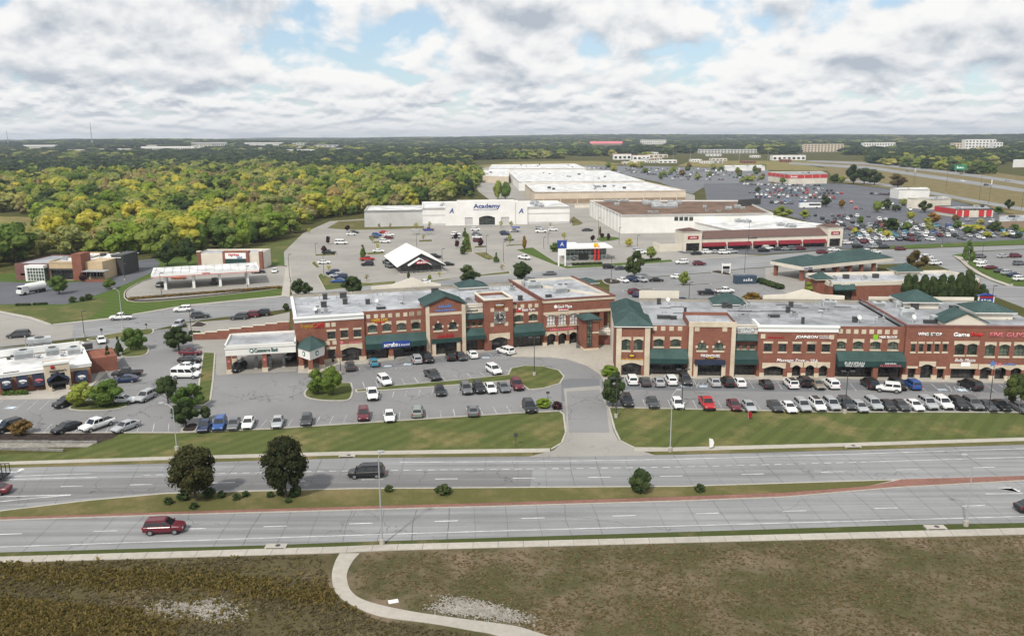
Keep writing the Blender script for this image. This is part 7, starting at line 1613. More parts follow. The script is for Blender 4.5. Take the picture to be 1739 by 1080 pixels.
# arcade
U = Fac('arcade', 'long cream arcade with brown roof, dark red awnings and end towers', 'building', Z8(1185, 384), Z9(655, 238)); ur = U.root; Lu = U.L
xa_ = U.P(Z8(1305, 340))[0]; xb_ = U.P(Z9(572, 180))[0]; zw0 = U.P(Z8(1500, 292))[1]; zr1 = U.P(Z8(1500, 240), 6)[1]
zs = U.P(Z8(1500, 320))[1]; zl = U.P(Z8(1500, 345))[1]
nb = 5; holes = [(xa_ + (xb_ - xa_) * k / nb + .6, xa_ + (xb_ - xa_) * (k + 1) / nb - .6, .12, zl + .3) for k in range(nb)]
section(ur, xa_, xb_, zw0, 14, 0, holes, 'cream')
for h_ in holes: storefront(ur, h_, 0, 5, 'glass_store', .4); awning(ur, h_[0] - .1, h_[1] + .1, zl, zl + .35, zs, 0, 1.3, 'awning_red', 'awning_red')
b = MB(); b.quad((xa_, -.4, zw0), (xb_, -.4, zw0), (xb_, 6, zr1), (xa_, 6, zr1)); b.quad((xb_, 12, zw0), (xa_, 12, zw0), (xa_, 6, zr1), (xb_, 6, zr1)); b.build('roof', 'shingle_brown', ur)
for (l, r_, x0_, x1_, ez, pz) in ((0, 0, 0, xa_, U.P(Z8(1240, 250))[1], U.P(Z8(1240, 222), 4)[1]), (0, 0, xb_, Lu, U.P(Z9(612, 125))[1], U.P(Z9(612, 98), 4)[1])):
    section(ur, x0_, x1_, ez, 9, -.8, [(x0_ + .9, x1_ - .9, .12, ez * .42)], 'cream'); storefront(ur, (x0_ + .9, x1_ - .9, .12, ez * .42), -.8, 3, depth=.6); hip_roof(ur, x0_, x1_, -.8, 8, ez, pz, .3, 'shingle_brown', name='tower_roof')
    plane_box(ur, x0_ + (x1_ - x0_) * .2, x1_ - (x1_ - x0_) * .2, -.95, -.8, ez * .62, ez * .78, 'sign_darkred', 'sign_panel'); text(ur, '#6', (x0_ + x1_) / 2, ez * .70, .5, 'sign_white', -.99, (x1_ - x0_) * .4)
sign_px(U, '#8', Z9, 105, 186, 160, 193, 'sign_black', 0)
plane_box(ur, -9, -.05, 1, 1.4, 0, 3.0, 'cream', 'yard_wall'); plane_box(ur, -9.3, -8.9, 1.41, 9, 0, 3.0, 'cream', 'yard_wall')

# glass showroom with pylon
X_ = Fac('glass_showroom', 'glass-walled shop with thin white flat roof and red post', 'shop', Z8(400, 447), Z8(668, 440)); xr_ = X_.root; Lx = X_.L; zx = X_.P(Z8(520, 362))[1]
plane_box(xr_, 0, Lx, 0, 9, 0, zx, 'glass_green', 'glass_wall'); b = MB()
for k in range(11): xx = Lx * k / 10; b.box(xx - .07, xx + .07, -.1, -.005, 0, zx)
for k in range(3): b.box(0, Lx, -.09, -.004, zx * k / 3 + .1, zx * k / 3 + .25)
b.build('glazing_bars', 'grey_metal', xr_); plane_box(xr_, -1.5, Lx + 2, -2, 10, zx, zx + .55, 'white_trim', 'flat_roof'); plane_box(xr_, Lx * .3, Lx * .55, -.14, -.1, .2, zx * .55, 'black', 'doorway')
for k in (595, 618): q = X_.P(Z8(k, 400), -1.5)[0]; plane_box(xr_, q - .3, q + .3, -1.8, -1.2, 0, zx + .9, 'sign_red', 'red_post')
q = X_.P(Z8(600, 345), -1.2); plane_box(xr_, q[0] - .9, q[0] + .9, -1.6, -1.4, zx + .56, zx + 1.9, 'sign_yellow', 'roof_sign'); plane_box(xr_, 1, 5, 4, 8, zx + .55, zx + 1.3, 'white_trim', 'roof_plant')
g = G(*Z8(372, 484)); o = empty('pylon_sign', 'tall white pylon sign with a blue top beside the glass shop', 'sign', (g.x, g.y, 0), 0); zp_ = vert_h(Z8(372, 484), Z8(372, 310))
plane_box(o, -1.4, -.9, -.2, .2, 0, zp_ * .7, 'white_trim', 'post'); plane_box(o, .9, 1.4, -.2, .2, 0, zp_ * .7, 'white_trim', 'post'); plane_box(o, -1.7, 1.7, -.3, .3, zp_ * .7, zp_, 'sign_blue', 'sign_cabinet'); plane_box(o, -.9, .9, -.25, .25, zp_ * .42, zp_ * .69, 'white_trim', 'lower_panel'); text(o, 'A', 0, zp_ * .86, zp_ * .14, 'sign_white', -.36)

# gable-roofed restaurant in the store lot
bq = Z7(787, 447); zr_ = vert_h(bq, Z7(787, 337)); Fp, Kp = G(*Z7(787, 337), zr_), G(*Z7(702, 280), zr_); rd = Vector((Kp.x - Fp.x, Kp.y - Fp.y)); Lr = rd.length; an = math.atan2(rd.y, rd.x) - R(90)
o = empty('gable_restaurant', 'small restaurant with steep white gable roof and black glass front', 'restaurant', (Fp.x, Fp.y, 0), an); hw = 8.2; ev = zr_ * .42
b = MB(); b.xprism([(-hw * .86, 0), (hw * .86, 0), (hw * .86, ev), (0, zr_ - .3), (-hw * .86, ev)], .8, Lr - .5); b.build('wall', 'dark_metal', o); gable_roof(o, -hw, hw, 0, Lr, ev - .5, zr_, 'white_trim', .2, 'roof')
b = MB(); b.xprism([(-hw * .5, ev + .2), (hw * .3, ev + .2), (-.8, zr_ - 1.6)], -1.4, .9); b.build('porch_gable', 'black', o); gable_roof(o, -hw * .55, hw * .35, -1.8, 2.5, ev, zr_ - 1.6, 'white_trim', .2, 'porch_roof')
storefront(o, (-hw * .8, hw * .8, 0, ev - .6), .4, 9, 'glass_store'); plane_box(o, -2.4, 2.0, -1.55, -1.42, ev + .5, ev + 1.7, 'sign_darkred', 'sign_panel'); text(o, '#7', -.2, ev + 1.1, .6, 'sign_white', -1.6, 3.4)
b = MB()
for k in range(12): xx = -hw + 2 * hw * k / 11; b.box(xx - .05, xx + .05, -2.6, -2.5, 0, 1.1)
b.box(-hw, hw, -2.6, -2.5, 1.05, 1.15); b.build('patio_rail', 'grey_metal', o); plane_box(o, -hw, hw, -3, .7, .04, .18, 'concrete', 'patio')

# gas station with green roofs, right
W_ = Fac('fuel_canopy', 'fuel canopy with green hip roofs on brick columns behind the right building', 'canopy', Z9(420, 443), Z9(845, 398)); wr_ = W_.root; Lw_ = W_.L
z0 = W_.P(Z9(600, 362), -1)[1]; z1_ = z0 + 1.1; dW = max(7.5, W_.H(Z9(258, 312), z1_)[1] * .8); xE = W_.P(Z9(965, 328), -1)[0]
plane_box(wr_, -1.2, xE, -1.2, dW, z0, z1_, 'cream', 'fascia')
for xx in (0, Lw_ * .48, Lw_ * .66, Lw_ * .82, Lw_):
    for yy in (0, dW - 1.5): plane_box(wr_, xx - .5, xx + .5, yy - .5, yy + .5, 0, z0, 'brick', 'column')
zt1 = W_.P(Z9(470, 282), dW / 2)[1]; hip_roof(wr_, -1, xE * .42, -1, dW, z1_ + .02, zt1, .2, trim='cream', ridge=None); hip_roof(wr_, xE * .42 + .5, xE, -1, dW, z1_ + .03, zt1 + .3, .2, trim='cream', ridge='x')
for k in range(3): plane_box(wr_, 4 + k * 7, 4.8 + k * 7, 2, 3.2, .06, 2.0, 'grey_metal', 'fuel_pump')
cr = W_.P(Z9(342, 332), -1); text(wr_, '#6', 1.5, (z0 + z1_) / 2, .6, 'sign_blue', -1.26, 3.5)
I_ = Fac('brick_shop', 'single storey red brick shop with small green hip roofs behind dark evergreens', 'shop', Z9(585, 560), Z9(1472, 538)); ir = I_.root; Li = I_.L; zi = I_.P(Z9(800, 452))[1]
decal_r = I_.rect(Z9, 615, 515, 750, 575); section(ir, 0, Li, zi, 16, 0, [(1, 6.5, .12, 3.0)], 'brick'); storefront(ir, (1, 6.5, .12, 3.0), 0, 5); flat_roof(ir, [(0, 0), (Li, 0), (Li, 16), (0, 16)], zi - .6, 'roof_grey')
parapet(ir, [(.2, .2), (Li - .2, .2), (Li - .2, 15.8), (.2, 15.8)], zi - .9, zi + .25, .5, 'cream'); awning(ir, .8, 7, 3.0, 3.3, 4.6, -.05, 1.4); decal(I_, Z9, (655, 463, 708, 486), -.1, .1, 'sign_white', 'sign_panel'); sign_px(I_, '#5', Z9, 660, 467, 702, 482, 'sign_darkred', -.22)
hip_roof(ir, -2.5, 2.0, 3, 8, zi + .6, zi + 2.4, .4, trim='cream'); plane_box(ir, -2.2, 1.7, 3.3, 7.7, 0, zi + .35, 'brick', 'corner_bay'); hip_roof(ir, Li * .62, Li * .62 + 7, 13, 19, zi + .6, zi + 2.8, .4, trim='cream'); plane_box(ir, Li * .62 + .3, Li * .62 + 6.7, 13.3, 18.7, 0, zi + .35, 'cream', 'rear_bay')
for k in range(4): roof_unit(ir, 5 + k * 4.5, 8 + (k % 2) * 2, zi - .6, 1.5, 1.2, 1.1, ('unit', 'dark')[k % 2])
# red-banded store
rs, Ls, zs_, os_ = block('office_store', 'flat-roofed store with a broad red band, beyond the crowded lot', 'store', ZC(505, 312), [ZC(505, 190), ZC(975, 182), ZC(905, 150), ZC(250, 158)], 'cream', 'roof_grey_old', .4, 'cream', units=4, seed=8)
for (pa, pb) in ((ZC(250, 158), ZC(505, 190)), (ZC(505, 190), ZC(975, 182))):
    p, q = G(*pa, zs_), G(*pb, zs_); d = (q - p); n_ = Vector((d.y, -d.x, 0)).normalized(); m_ = (p + q) / 2 + n_ * .12; b = MB(); b.obox((m_.x - os_.x, m_.y - os_.y), math.atan2(d.y, d.x), d.length / 2 - .1, .12, zs_ * .60, zs_ * .93); b.build('red_band', 'band_red', rs)
    for k in range(1, 5): c = p.lerp(q, k / 5) + n_ * .26; b = MB(); b.obox((c.x - os_.x, c.y - os_.y), math.atan2(d.y, d.x), .2, .04, zs_ * .60, zs_ * .93); b.build('band_joint', 'cream', rs)
p, q = G(*ZC(505, 190), zs_), G(*ZC(975, 182), zs_); d = (q - p); n_ = Vector((d.y, -d.x, 0)).normalized(); c = p.lerp(q, .13) + n_ * .4; to = text(rs, '#6', c.x - os_.x, zs_ * .77, zs_ * .2, 'sign_white', c.y - os_.y, d.length * .18); to.rotation_euler = (0, 0, math.atan2(d.y, d.x))
block('corner_shop', 'white box shop with a brown panel beside the motorway', 'shop', ZQ(300, 496), [ZQ(300, 390), ZQ(630, 392), ZQ(600, 370), ZQ(205, 378)], 'stucco_white', 'roof_white', .4, units=2, seed=9)
block('tan_shop', 'tan shop with a blue awning in front of the white box shop', 'shop', ZQ(640, 612), [ZQ(640, 498), ZQ(860, 490), ZQ(800, 468), ZQ(390, 482)], 'cream', 'roof_grey', .4, units=4, seed=10)
rr_, Lr_, zr_2, or_ = block('red_restaurant', 'restaurant with bright red side wall and red awnings near the motorway', 'restaurant', ZQ(915, 695), [ZQ(915, 602), ZQ(1318, 600), ZQ(1250, 560), ZQ(685, 568)], 'cream', 'roof_grey_old', .4, 'dark_metal', units=5, seed=11)
p, q = G(*ZQ(685, 568), zr_2), G(*ZQ(915, 602), zr_2); d = q - p; n_ = Vector((d.y, -d.x, 0)).normalized(); m_ = (p + q) / 2 + n_ * .1; b = MB(); b.obox((m_.x - or_.x, m_.y - or_.y), math.atan2(d.y, d.x), d.length / 2, .1, zr_2 * .35, zr_2 * .95); b.build('red_wall', 'band_red', rr_)
p, q = G(*ZQ(915, 602), zr_2), G(*ZQ(1318, 600), zr_2); d = q - p; n_ = Vector((d.y, -d.x, 0)).normalized()
for k in (.03, .22, .62, .82): c = p.lerp(q, k + .06) + n_ * .3; b = MB(); b.obox((c.x - or_.x, c.y - or_.y), math.atan2(d.y, d.x), d.length * .065, .3, zr_2 * .12, zr_2 * .85); b.build('awning', 'band_red', rr_)
block('brown_shop', 'low brown shop with flat dark canopy at the right edge', 'shop', ZQ(1370, 830), [ZQ(1370, 740), ZQ(1680, 730), ZQ(1680, 660), ZQ(1380, 668)], 'brown_wall', 'roof_grey', .4, units=4, seed=12)
block('pale_warehouse', 'pale flat warehouse beyond the far parking lot', 'warehouse', ZE(270, 205), [ZE(270, 185), ZE(465, 183), ZE(455, 176), ZE(262, 178)], 'white_wall', 'roof_white', .3, units=3, seed=13)
block('dark_glass_office', 'white office with dark window bands on the green mound at right', 'office', ZQ(1530, 200), [ZQ(1530, 80), ZQ(1760, 76), ZQ(1760, 70), ZQ(1540, 72)], 'white_wall', 'roof_white', .3, z=9)

# far buildings with rows of windows
FARB = []
def far_block(label, x0, x1, ytop, ybase, storeys, wall, cat='building', roofm='roof_grey', dep=16, bays=None, name='far_building', winm='glass'):
    f = Fac(name, label, cat, (x0, ybase), (x1, ybase)); qa, qb = Gt(x0, ybase), Gt(x1, ybase)
    if abs(qa.y - qb.y) > 0.25 * (qb - qa).length: qb = CAMP + ray(x1, ybase) * (qa.y / ray(x1, ybase).y)
    f.set(qa, qb); zg = min(qa.z, qb.z); f.root.location = (qa.x, qa.y, zg); f.root.rotation_euler = (0, 0, f.ang); zt = max(4, f.P(((x0 + x1) / 2, ytop))[1] - zg); L = f.L
    FARB.append([(x0 - 3, ybase - 2), (x1 + 3, ybase - 2), (x1 + 4, ybase + 5), (x0 - 4, ybase + 5)]); bays = bays or max(3, int(L / 7)); hs = []
    for s_ in range(storeys):
        for k in range(bays): hs.append((L * (k + .22) / bays, L * (k + .78) / bays, zt * (s_ + .3) / (storeys + .25), zt * (s_ + .8) / (storeys + .25)))
    b = MB(); wall_holes(b, 0, L, -6, zt, 0, hs, .4); b.quad((0, dep, 0), (0, 0, 0), (0, 0, zt), (0, dep, zt)); b.quad((L, 0, 0), (L, dep, 0), (L, dep, zt), (L, 0, zt)); b.build('wall', wall, f.root)
    flat_roof(f.root, [(0, 0), (L, 0), (L, dep), (0, dep)], zt, roofm)
    for h_ in hs: g_ = MB(); g_.quad((h_[0], .35, h_[2]), (h_[1], .35, h_[2]), (h_[1], .35, h_[3]), (h_[0], .35, h_[3])); g_.build('window', winm, f.root)
    return f, zt
far_block('long tan brick hotel on the horizon right of centre', 1365, 1432, 245, 259, 4, 'beige_wall')
far_block('white office block on the horizon right of the tan hotel', 1466, 1520, 242.5, 252, 2, 'white_wall')
far_block('white and pink hospital block on the horizon, upper part', 1638, 1690, 237, 256, 4, 'white_wall')
far_block('low pink wing left of the white hospital block', 1618, 1640, 243, 256, 3, 'beige_wall')
far_block('low white wing right of the white hospital block', 1686, 1702, 242, 256, 3, 'white_wall')
far_block('white building among trees below the tan hotel', 1312, 1368, 264, 273, 1, 'white_wall')
far_block('long pale apartment block on the far hillside', 1185, 1285, 254, 261, 2, 'grey_wall')
far_block('white gabled apartments on the far hillside', 1088, 1131, 238, 246.5, 3, 'white_wall')
far_block('long white industrial building on the left horizon', 240, 330, 249, 256, 1, 'white_wall')
far_block('white industrial shed left of the horizon mast', 40, 95, 246.5, 252, 1, 'white_wall')
far_block('blue-grey industrial building on the left horizon', 325, 385, 242, 248, 1, 'grey_wall')
far_block('small white warehouse on the horizon left of centre', 415, 480, 242.5, 247, 1, 'white_wall')
far_block('white house with dark roof among left trees', 162, 185, 273, 282, 1, 'white_wall', 'house', 'roof_brown', 10)
far_block('small pale house in a clearing at far left', 42, 68, 327, 336, 1, 'cream', 'house', 'roof_grey_old', 10)
far_block('pale house behind the left wood', 362, 374, 281, 288, 1, 'cream', 'house', 'roof_grey', 10)
far_block('low red and white restaurant row in the far retail area', 1042, 1072, 262, 272, 1, 'white_wall', 'building', 'band_red')
far_block('red-roofed shop beside the far restaurant row', 1075, 1104, 264, 273, 1, 'white_wall', 'building', 'band_red')
f, zt = far_block('wide barn-red roofed hall in the far woods', 1004, 1056, 244, 250, 1, 'brown_wall', 'hall', 'band_red', 30); L = f.L
b = MB(); b.yprism([(0, zt), (15, zt + 7), (30, zt)], -3, L + 3); b.build('roof', 'sign_pink', f.root)

rq = random.Random(77)
FS = sorted([(rq.uniform(1050, 1335), rq.uniform(262, 281)) for k in range(20)])
for k, (fx, fy) in enumerate(FS): w_ = rq.uniform(12, 34); far_block('%s from left of the small shops strewn over the far retail area' % ORD[k], fx, fx + w_, fy - rq.uniform(3.5, 5.5), fy, 1, rq.choice(['white_wall', 'white_wall', 'cream', 'beige_wall', 'brick', 'grey_wall']), 'shop', rq.choice(['roof_white', 'roof_white', 'roof_grey', 'roof_brown']), 22, 4)
FS = sorted([(rq.uniform(5, 640), rq.uniform(244, 258)) for k in range(14)])
for k, (fx, fy) in enumerate(FS): w_ = rq.uniform(14, 45); far_block('%s from left of the pale sheds along the left horizon' % ORD[k], fx, fx + w_, fy - rq.uniform(2.5, 4), fy, 1, rq.choice(['white_wall', 'grey_wall', 'cream']), 'shed', rq.choice(['roof_white', 'roof_grey']), 30, 5)
# small street things
g = G(*Z8(1608, 603)); o = empty('shipping_container', 'dark blue shipping container standing in the rear lot', 'container', (g.x, g.y, 0), R(4)); zc = vert_h(Z8(1608, 603), Z8(1608, 548)); lw = (G(*Z8(1678, 600)) - G(*Z8(1540, 604))).length / 2
plane_box(o, -lw, lw, 0, 2.5, .1, zc, 'container_blue', 'body'); text(o, '#4', .6, zc * .55, zc * .35, 'sign_white', -.02, lw * .9)
for k in range(16): xx = -lw + .15 + (2 * lw - .3) * k / 15; plane_box(o, xx - .05, xx + .05, -.05, -.001, .2, zc - .1, 'container_blue', 'rib')
def panel_sign(px, py, top, label, w, mcab, txt=None, m2='white_trim', gable=False):
    g = G(px, py); z = vert_h((px, py), (px, top)); o = empty('pylon_sign', label, 'sign', (g.x, g.y, 0), 0)
    for s in (-1, 1): plane_box(o, s * w / 2 - .15, s * w / 2 + .15, -.15, .15, 0, z * .98, m2, 'post')
    plane_box(o, -w / 2 + .16, w / 2 - .16, -.2, .2, z * .45, z * .72, mcab, 'sign_cabinet'); plane_box(o, -w / 2 + .16, w / 2 - .16, -.22, .22, z * .73, z * .92, 'sign_darkred' if gable else m2, 'sign_cabinet')
    if gable: b = MB(); b.xprism([(-w * .65, z * .93), (w * .65, z * .93), (0, z * 1.12)], -.4, .4); b.build('sign_top', 'sign_blue', o)
    if txt: text(o, txt, 0, z * .58, z * .12, 'sign_white', -.23, w * .7)
panel_sign(*ZR(772, 1010), ZR(772, 835)[1], 'gabled white price sign beside the street at right', 4.0, 'sign_blue', '#4', gable=True)
panel_sign(*Z8(1473, 533), Z8(1473, 462)[1], 'white price sign on the mulch island behind the brick buildings', 2.6, 'black')
def feather(px, py, top, label, m):
    g = G(px, py); z = vert_h((px, py), (px - 6, top)); o = empty('feather_flag', label, 'flag', (g.x, g.y, 0), R(15))
    b = MB(); b.cyl((0, 0, 0), (-.15, 0, z), .03, n=6); b.build('pole', 'grey_metal', o)
    b = MB(); b.xprism([(0, z * .2), (.55, z * .25), (.7, z * .6), (.45, z * .9), (-.12, z)], -.01, .01); b.build('banner', m, o)
feather(1205, 764, 744, 'white and blue feather flag on the right lawn by the sidewalk', 'sign_white')
feather(1271, 713, 698, 'red feather flag at the parking kerb on the right', 'sign_darkred')
for px, py, l in ((757, 231, 'grey'), (826, 231, 'blue'), (1325, 217, 'blue')):
    g = G(*Z7(px, py)); o = empty('cart_corral', {757: 'leftmost of the cart shelters in the white store lot', 826: 'blue cart shelter right of the leftmost one', 1325: 'blue cart shelter nearest the store entrance right side'}[px], 'cart shelter', (g.x, g.y, 0), 0)
    plane_box(o, -2, 2, -.8, .8, 2.2, 2.7, 'cart_blue' if l == 'blue' else 'grey_metal', 'roof')
    for x in (-1.8, 1.8):
        for y in (-.7, .7): plane_box(o, x - .06, x + .06, y - .06, y + .06, 0, 2.2, 'grey_metal', 'post')
    b = MB(); b.box(-2, 2, .68, .74, .4, .5); b.box(-2, 2, .68, .74, .9, 1.0); b.build('rail', 'grey_metal', o)
# road tanker at the bank, coach in the far lot, box trailer
g = G(*Z6(188, 378)); o = empty('box_truck', 'white tanker truck parked in front of the far left bank', 'truck', (g.x, g.y, .05), R(245))
b = MB(); b.box(1.6, 3.6, -1.15, 1.15, .6, 2.7); b.box(3.6, 4.1, -1.1, 1.1, .6, 1.6); b.build('cab', 'car_white', o); b = MB(); b.cyl((-4.2, 0, 2.0), (1.3, 0, 2.0), 1.2, n=14); b.build('tank', 'white_trim', o); plane_box(o, 3.55, 3.64, -1, 1, 1.7, 2.5, 'car_glass', 'windscreen'); plane_box(o, -4.3, 3.4, -.5, .5, .55, .85, 'black', 'chassis')
for x in (2.9, -2.2, -3.4):
    for s in (-1, 1): w = MB(); w.cyl((x, s * 1.0 - .16, .5), (x, s * 1.0 + .16, .5), .5, n=12); w.build('wheel', 'tyre', o)
g = G(*ZC(755, 606)); o = empty('coach', 'white coach with dark windows parked in the crowded lot', 'bus', (g.x, g.y, .06), R(2)); plane_box(o, -6.5, 6.5, -1.25, 1.25, .5, 3.4, 'car_white', 'body'); plane_box(o, -1, 6.2, -1.28, -1.251, 1.9, 2.9, 'car_glass', 'side_windows')
for x in (-4, 4):
    for s in (-1, 1): w = MB(); w.cyl((x, s * 1.1 - .16, .5), (x, s * 1.1 + .16, .5), .5, n=12); w.build('wheel', 'tyre', o)
g = G(-16, 816); o = empty('utility_trailer', 'dark cage trailer entering the frame at the left edge of the main road', 'trailer', (g.x, g.y, .05), R(184))
plane_box(o, -2.2, 2.2, -1, 1, .5, .7, 'black', 'deck'); b = MB()
for k in range(9):
    xx = -2.2 + 4.4 * k / 8
    for s in (-1, 1): b.box(xx - .04, xx + .04, s - .04, s + .04, .7, 2.0)
for s in (-1, 1): b.box(-2.2, 2.2, s - .04, s + .04, 1.95, 2.05)
b.build('cage', 'black', o)
for s in (-1, 1): w = MB(); w.cyl((0, s - .12, .35), (0, s + .12, .35), .35, n=12); w.build('wheel', 'tyre', o)
# ------------------------------------------------------------------ trees and shrubs
def crown_mesh(name, seed, h0, h1, rx, n, leaf, shape='round', nl=None, m='leaf_green'):
    """leaf-sized faces spread over many lobes; h0..h1 is the crown's height range, rx its half width"""
    rnd = random.Random(seed); b = MB(); H = h1 - h0; lobes = []
    for i in range(nl or (70 if shape == 'dense' else 24)):
        t = rnd.random()
        if shape == 'cone': rr = rx * (1.0 - t) * .85 + .12 * rx; lr = rx * (.42 - .25 * t)
        elif shape == 'dense': rr = rx * .80 * math.sin(math.pi * (.2 + .68 * t)); lr = rx * rnd.uniform(.2, .3)
        elif shape == 'column': rr = rx * .6 * math.sin(math.pi * (.12 + .8 * t)); lr = rx * .5
        elif shape == 'spread': rr = rx * .82 * math.sin(math.pi * (.22 + .68 * t)); lr = rx * rnd.uniform(.26, .42)
        else: rr = rx * .74 * math.sin(math.pi * (.16 + .74 * t)) ; lr = rx * rnd.uniform(.26, .44)
        a = rnd.uniform(0, 6.283); q = rr * math.sqrt(rnd.uniform(.25, 1))
        lobes.append((q * math.cos(a), q * math.sin(a), h0 + lr * .6 + (H - lr * 1.3) * t, lr))
    if n >= 200:      # leaf-coloured cores added so gaps between leaves look lit, not dark
        kf = .66 if shape == 'dense' else .8
        for c in lobes: b.ball((c[0], c[1], c[2]), c[3] * kf, c[3] * kf, c[3] * kf * .84, 7, 5, jit=.16, rnd=rnd)
    for i in range(n):
        c = rnd.choice(lobes); u = rnd.uniform(-1, 1); a = rnd.uniform(0, 6.283); k = math.sqrt(1 - u * u)
        d = Vector((k * math.cos(a), k * math.sin(a), u)); r = c[3] * rnd.uniform(.55, 1.12)
        p = Vector((c[0], c[1], c[2])) + Vector((d.x * r, d.y * r, d.z * r * .85))
        nrm = (d + Vector((rnd.gauss(0, .22), rnd.gauss(0, .22), rnd.gauss(.25, .25)))).normalized()
        t1 = nrm.orthogonal().normalized(); t1.rotate(Matrix.Rotation(rnd.uniform(0, 6.283), 3, nrm)); t2 = nrm.cross(t1)
        s = leaf * rnd.uniform(.55, 1.25); w = s * rnd.uniform(.5, .9)
        b.add([p - t1 * s - t2 * w * .4, p - t2 * w + t1 * s * .2, p + t1 * s, p + t2 * w - t1 * s * .1], [(0, 1, 2, 3)])
    return b.mesh(name, m)
def trunk_mesh(name, seed, h0, h1, rx, r=.18):
    rnd = random.Random(seed + 50); b = MB(); top = Vector((rnd.uniform(-.2, .2), rnd.uniform(-.2, .2), h0 + (h1 - h0) * .55))
    b.cyl((0, 0, -.1), (0, 0, max(.4, h0 * .6)), r * 1.35, r, n=7); b.cyl((0, 0, max(.4, h0 * .6)), top, r, r * .4, n=6)
    for i in range(6):
        a = rnd.uniform(0, 6.283); z = h0 * .7 + (h1 - h0) * .4 * i / 6; e = Vector((rx * .62 * math.cos(a), rx * .62 * math.sin(a), z + (h1 - h0) * rnd.uniform(.2, .38)))
        b.cyl((0, 0, z), e, r * .5, r * .12, n=5)
    return b.mesh(name, 'bark')
_tm = {}
def tree_kind(shape, seed, n=1100, leaf=.24, rel=.5, low=.16):
    """unit tree 1 m tall scaled per object: rel = half width / height"""
    k = (shape, seed, n, leaf, rel, low)
    if k not in _tm: _tm[k] = (crown_mesh('crown', seed, low, 1.0, rel, n, leaf, shape), trunk_mesh('trunk', seed, low, 1.0, rel, .022))
    return _tm[k]
def tree(loc, h, w, leafm, label, group=None, shape='round', seed=1, n=1100, leaf=.035, low=.16, name='tree', rot=None, cat='tree'):
    cm, tm = tree_kind(shape, seed, n, leaf, .5, low)
    o = empty(name, label, cat, loc, rot if rot is not None else (seed * 1.7) % 6.28, group)
    o.scale = (w, w, h)
    mobj('trunk', tm, o); c = mobj('crown', cm, o); setmat(c, leafm)
    return o
ID = lambda x, y: (x, y)
def tree_px(Z, x, ybase, ytop, wz, leafm, label, group=None, shape='round', seed=1, sc=None, **k):
    """tree by pixels: base, top and crown width in the zoom's pixels"""
    bp = Z(x, ybase); g = G(*bp); h = max(.6, vert_h(bp, Z(x, ytop))); s = (Z(1, 0)[0] - Z(0, 0)[0]); dz = (g - CAMP).dot(_f)
    return tree((g.x, g.y, 0.05), h, wz * s * dz / FPX, leafm, label, group, shape, seed, **k)
def shrub(Z, x, y, wz, hz, leafm, label, group=None, seed=1, n=420, name='shrub', cat='shrub'):
    g = G(*Z(x, y)); s = (Z(1, 0)[0] - Z(0, 0)[0]); k = s * (g - CAMP).dot(_f) / FPX
    key = ('shrub', seed % 4, n)
    if key not in _tm: _tm[key] = crown_mesh('shrub', seed % 4 + 30, .02, 1.0, .5, n, .075, 'round', 26)
    o = mobj(name, _tm[key], None, (g.x, g.y, .05), seed * 1.3); o.scale = (wz * k, wz * k, max(.5, hz * k)); setmat(o, leafm); return tag(o, label, cat, group)
Zm = zoomer(0, 740, 2.898)
tree_px(Zm, 965, 322, 55, 250, 'leaf_maple', 'rounded dark green tree on the median, left of the pair', 'median trees', 'dense', 1, n=8000, leaf=.027, low=.21)
tree_px(Zm, 1408, 308, 5, 235, 'leaf_maple', 'rounded dark green tree on the median, taller right one of the pair', 'median trees', 'dense', 2, n=8500, leaf=.027, low=.21)
tree_px(ID, 1087, 837, 795, 42, 'leaf_dark', 'small ragged young tree on the median right of centre', None, 'column', 3, n=1300, leaf=.05, low=.05)
for i, (x, y, w) in enumerate(((830, 340, 52), (955, 362, 48), (905, 320, 72), (1030, 305, 70), (1090, 308, 52), (1165, 318, 48), (1210, 303, 44), (1330, 305, 46), (1380, 295, 50), (1455, 300, 78), (1418, 333, 40))):
    shrub(Zm, x, y, w, w * .75, 'leaf_dark', '%s from the left of the low dark shrubs under the median trees' % ORD[sorted(range(11), key=lambda j: (830, 955, 905, 1030, 1090, 1165, 1210, 1330, 1380, 1455, 1418)[j]).index(i)], 'median shrubs', i)
for i, (x, y, w, l) in enumerate(((661, 836, 18, 'small round clipped shrub on the median, left of the shrub pair'), (745, 838, 18, 'smaller left shrub of the clipped pair on the median'), (755, 841, 26, 'larger right shrub of the clipped pair on the median'), (1188, 836, 20, 'single round clipped shrub on the median toward the right'))):
    shrub(ID, x, y, w, w * .75, 'leaf_dark', l, 'median shrubs', i + 2)
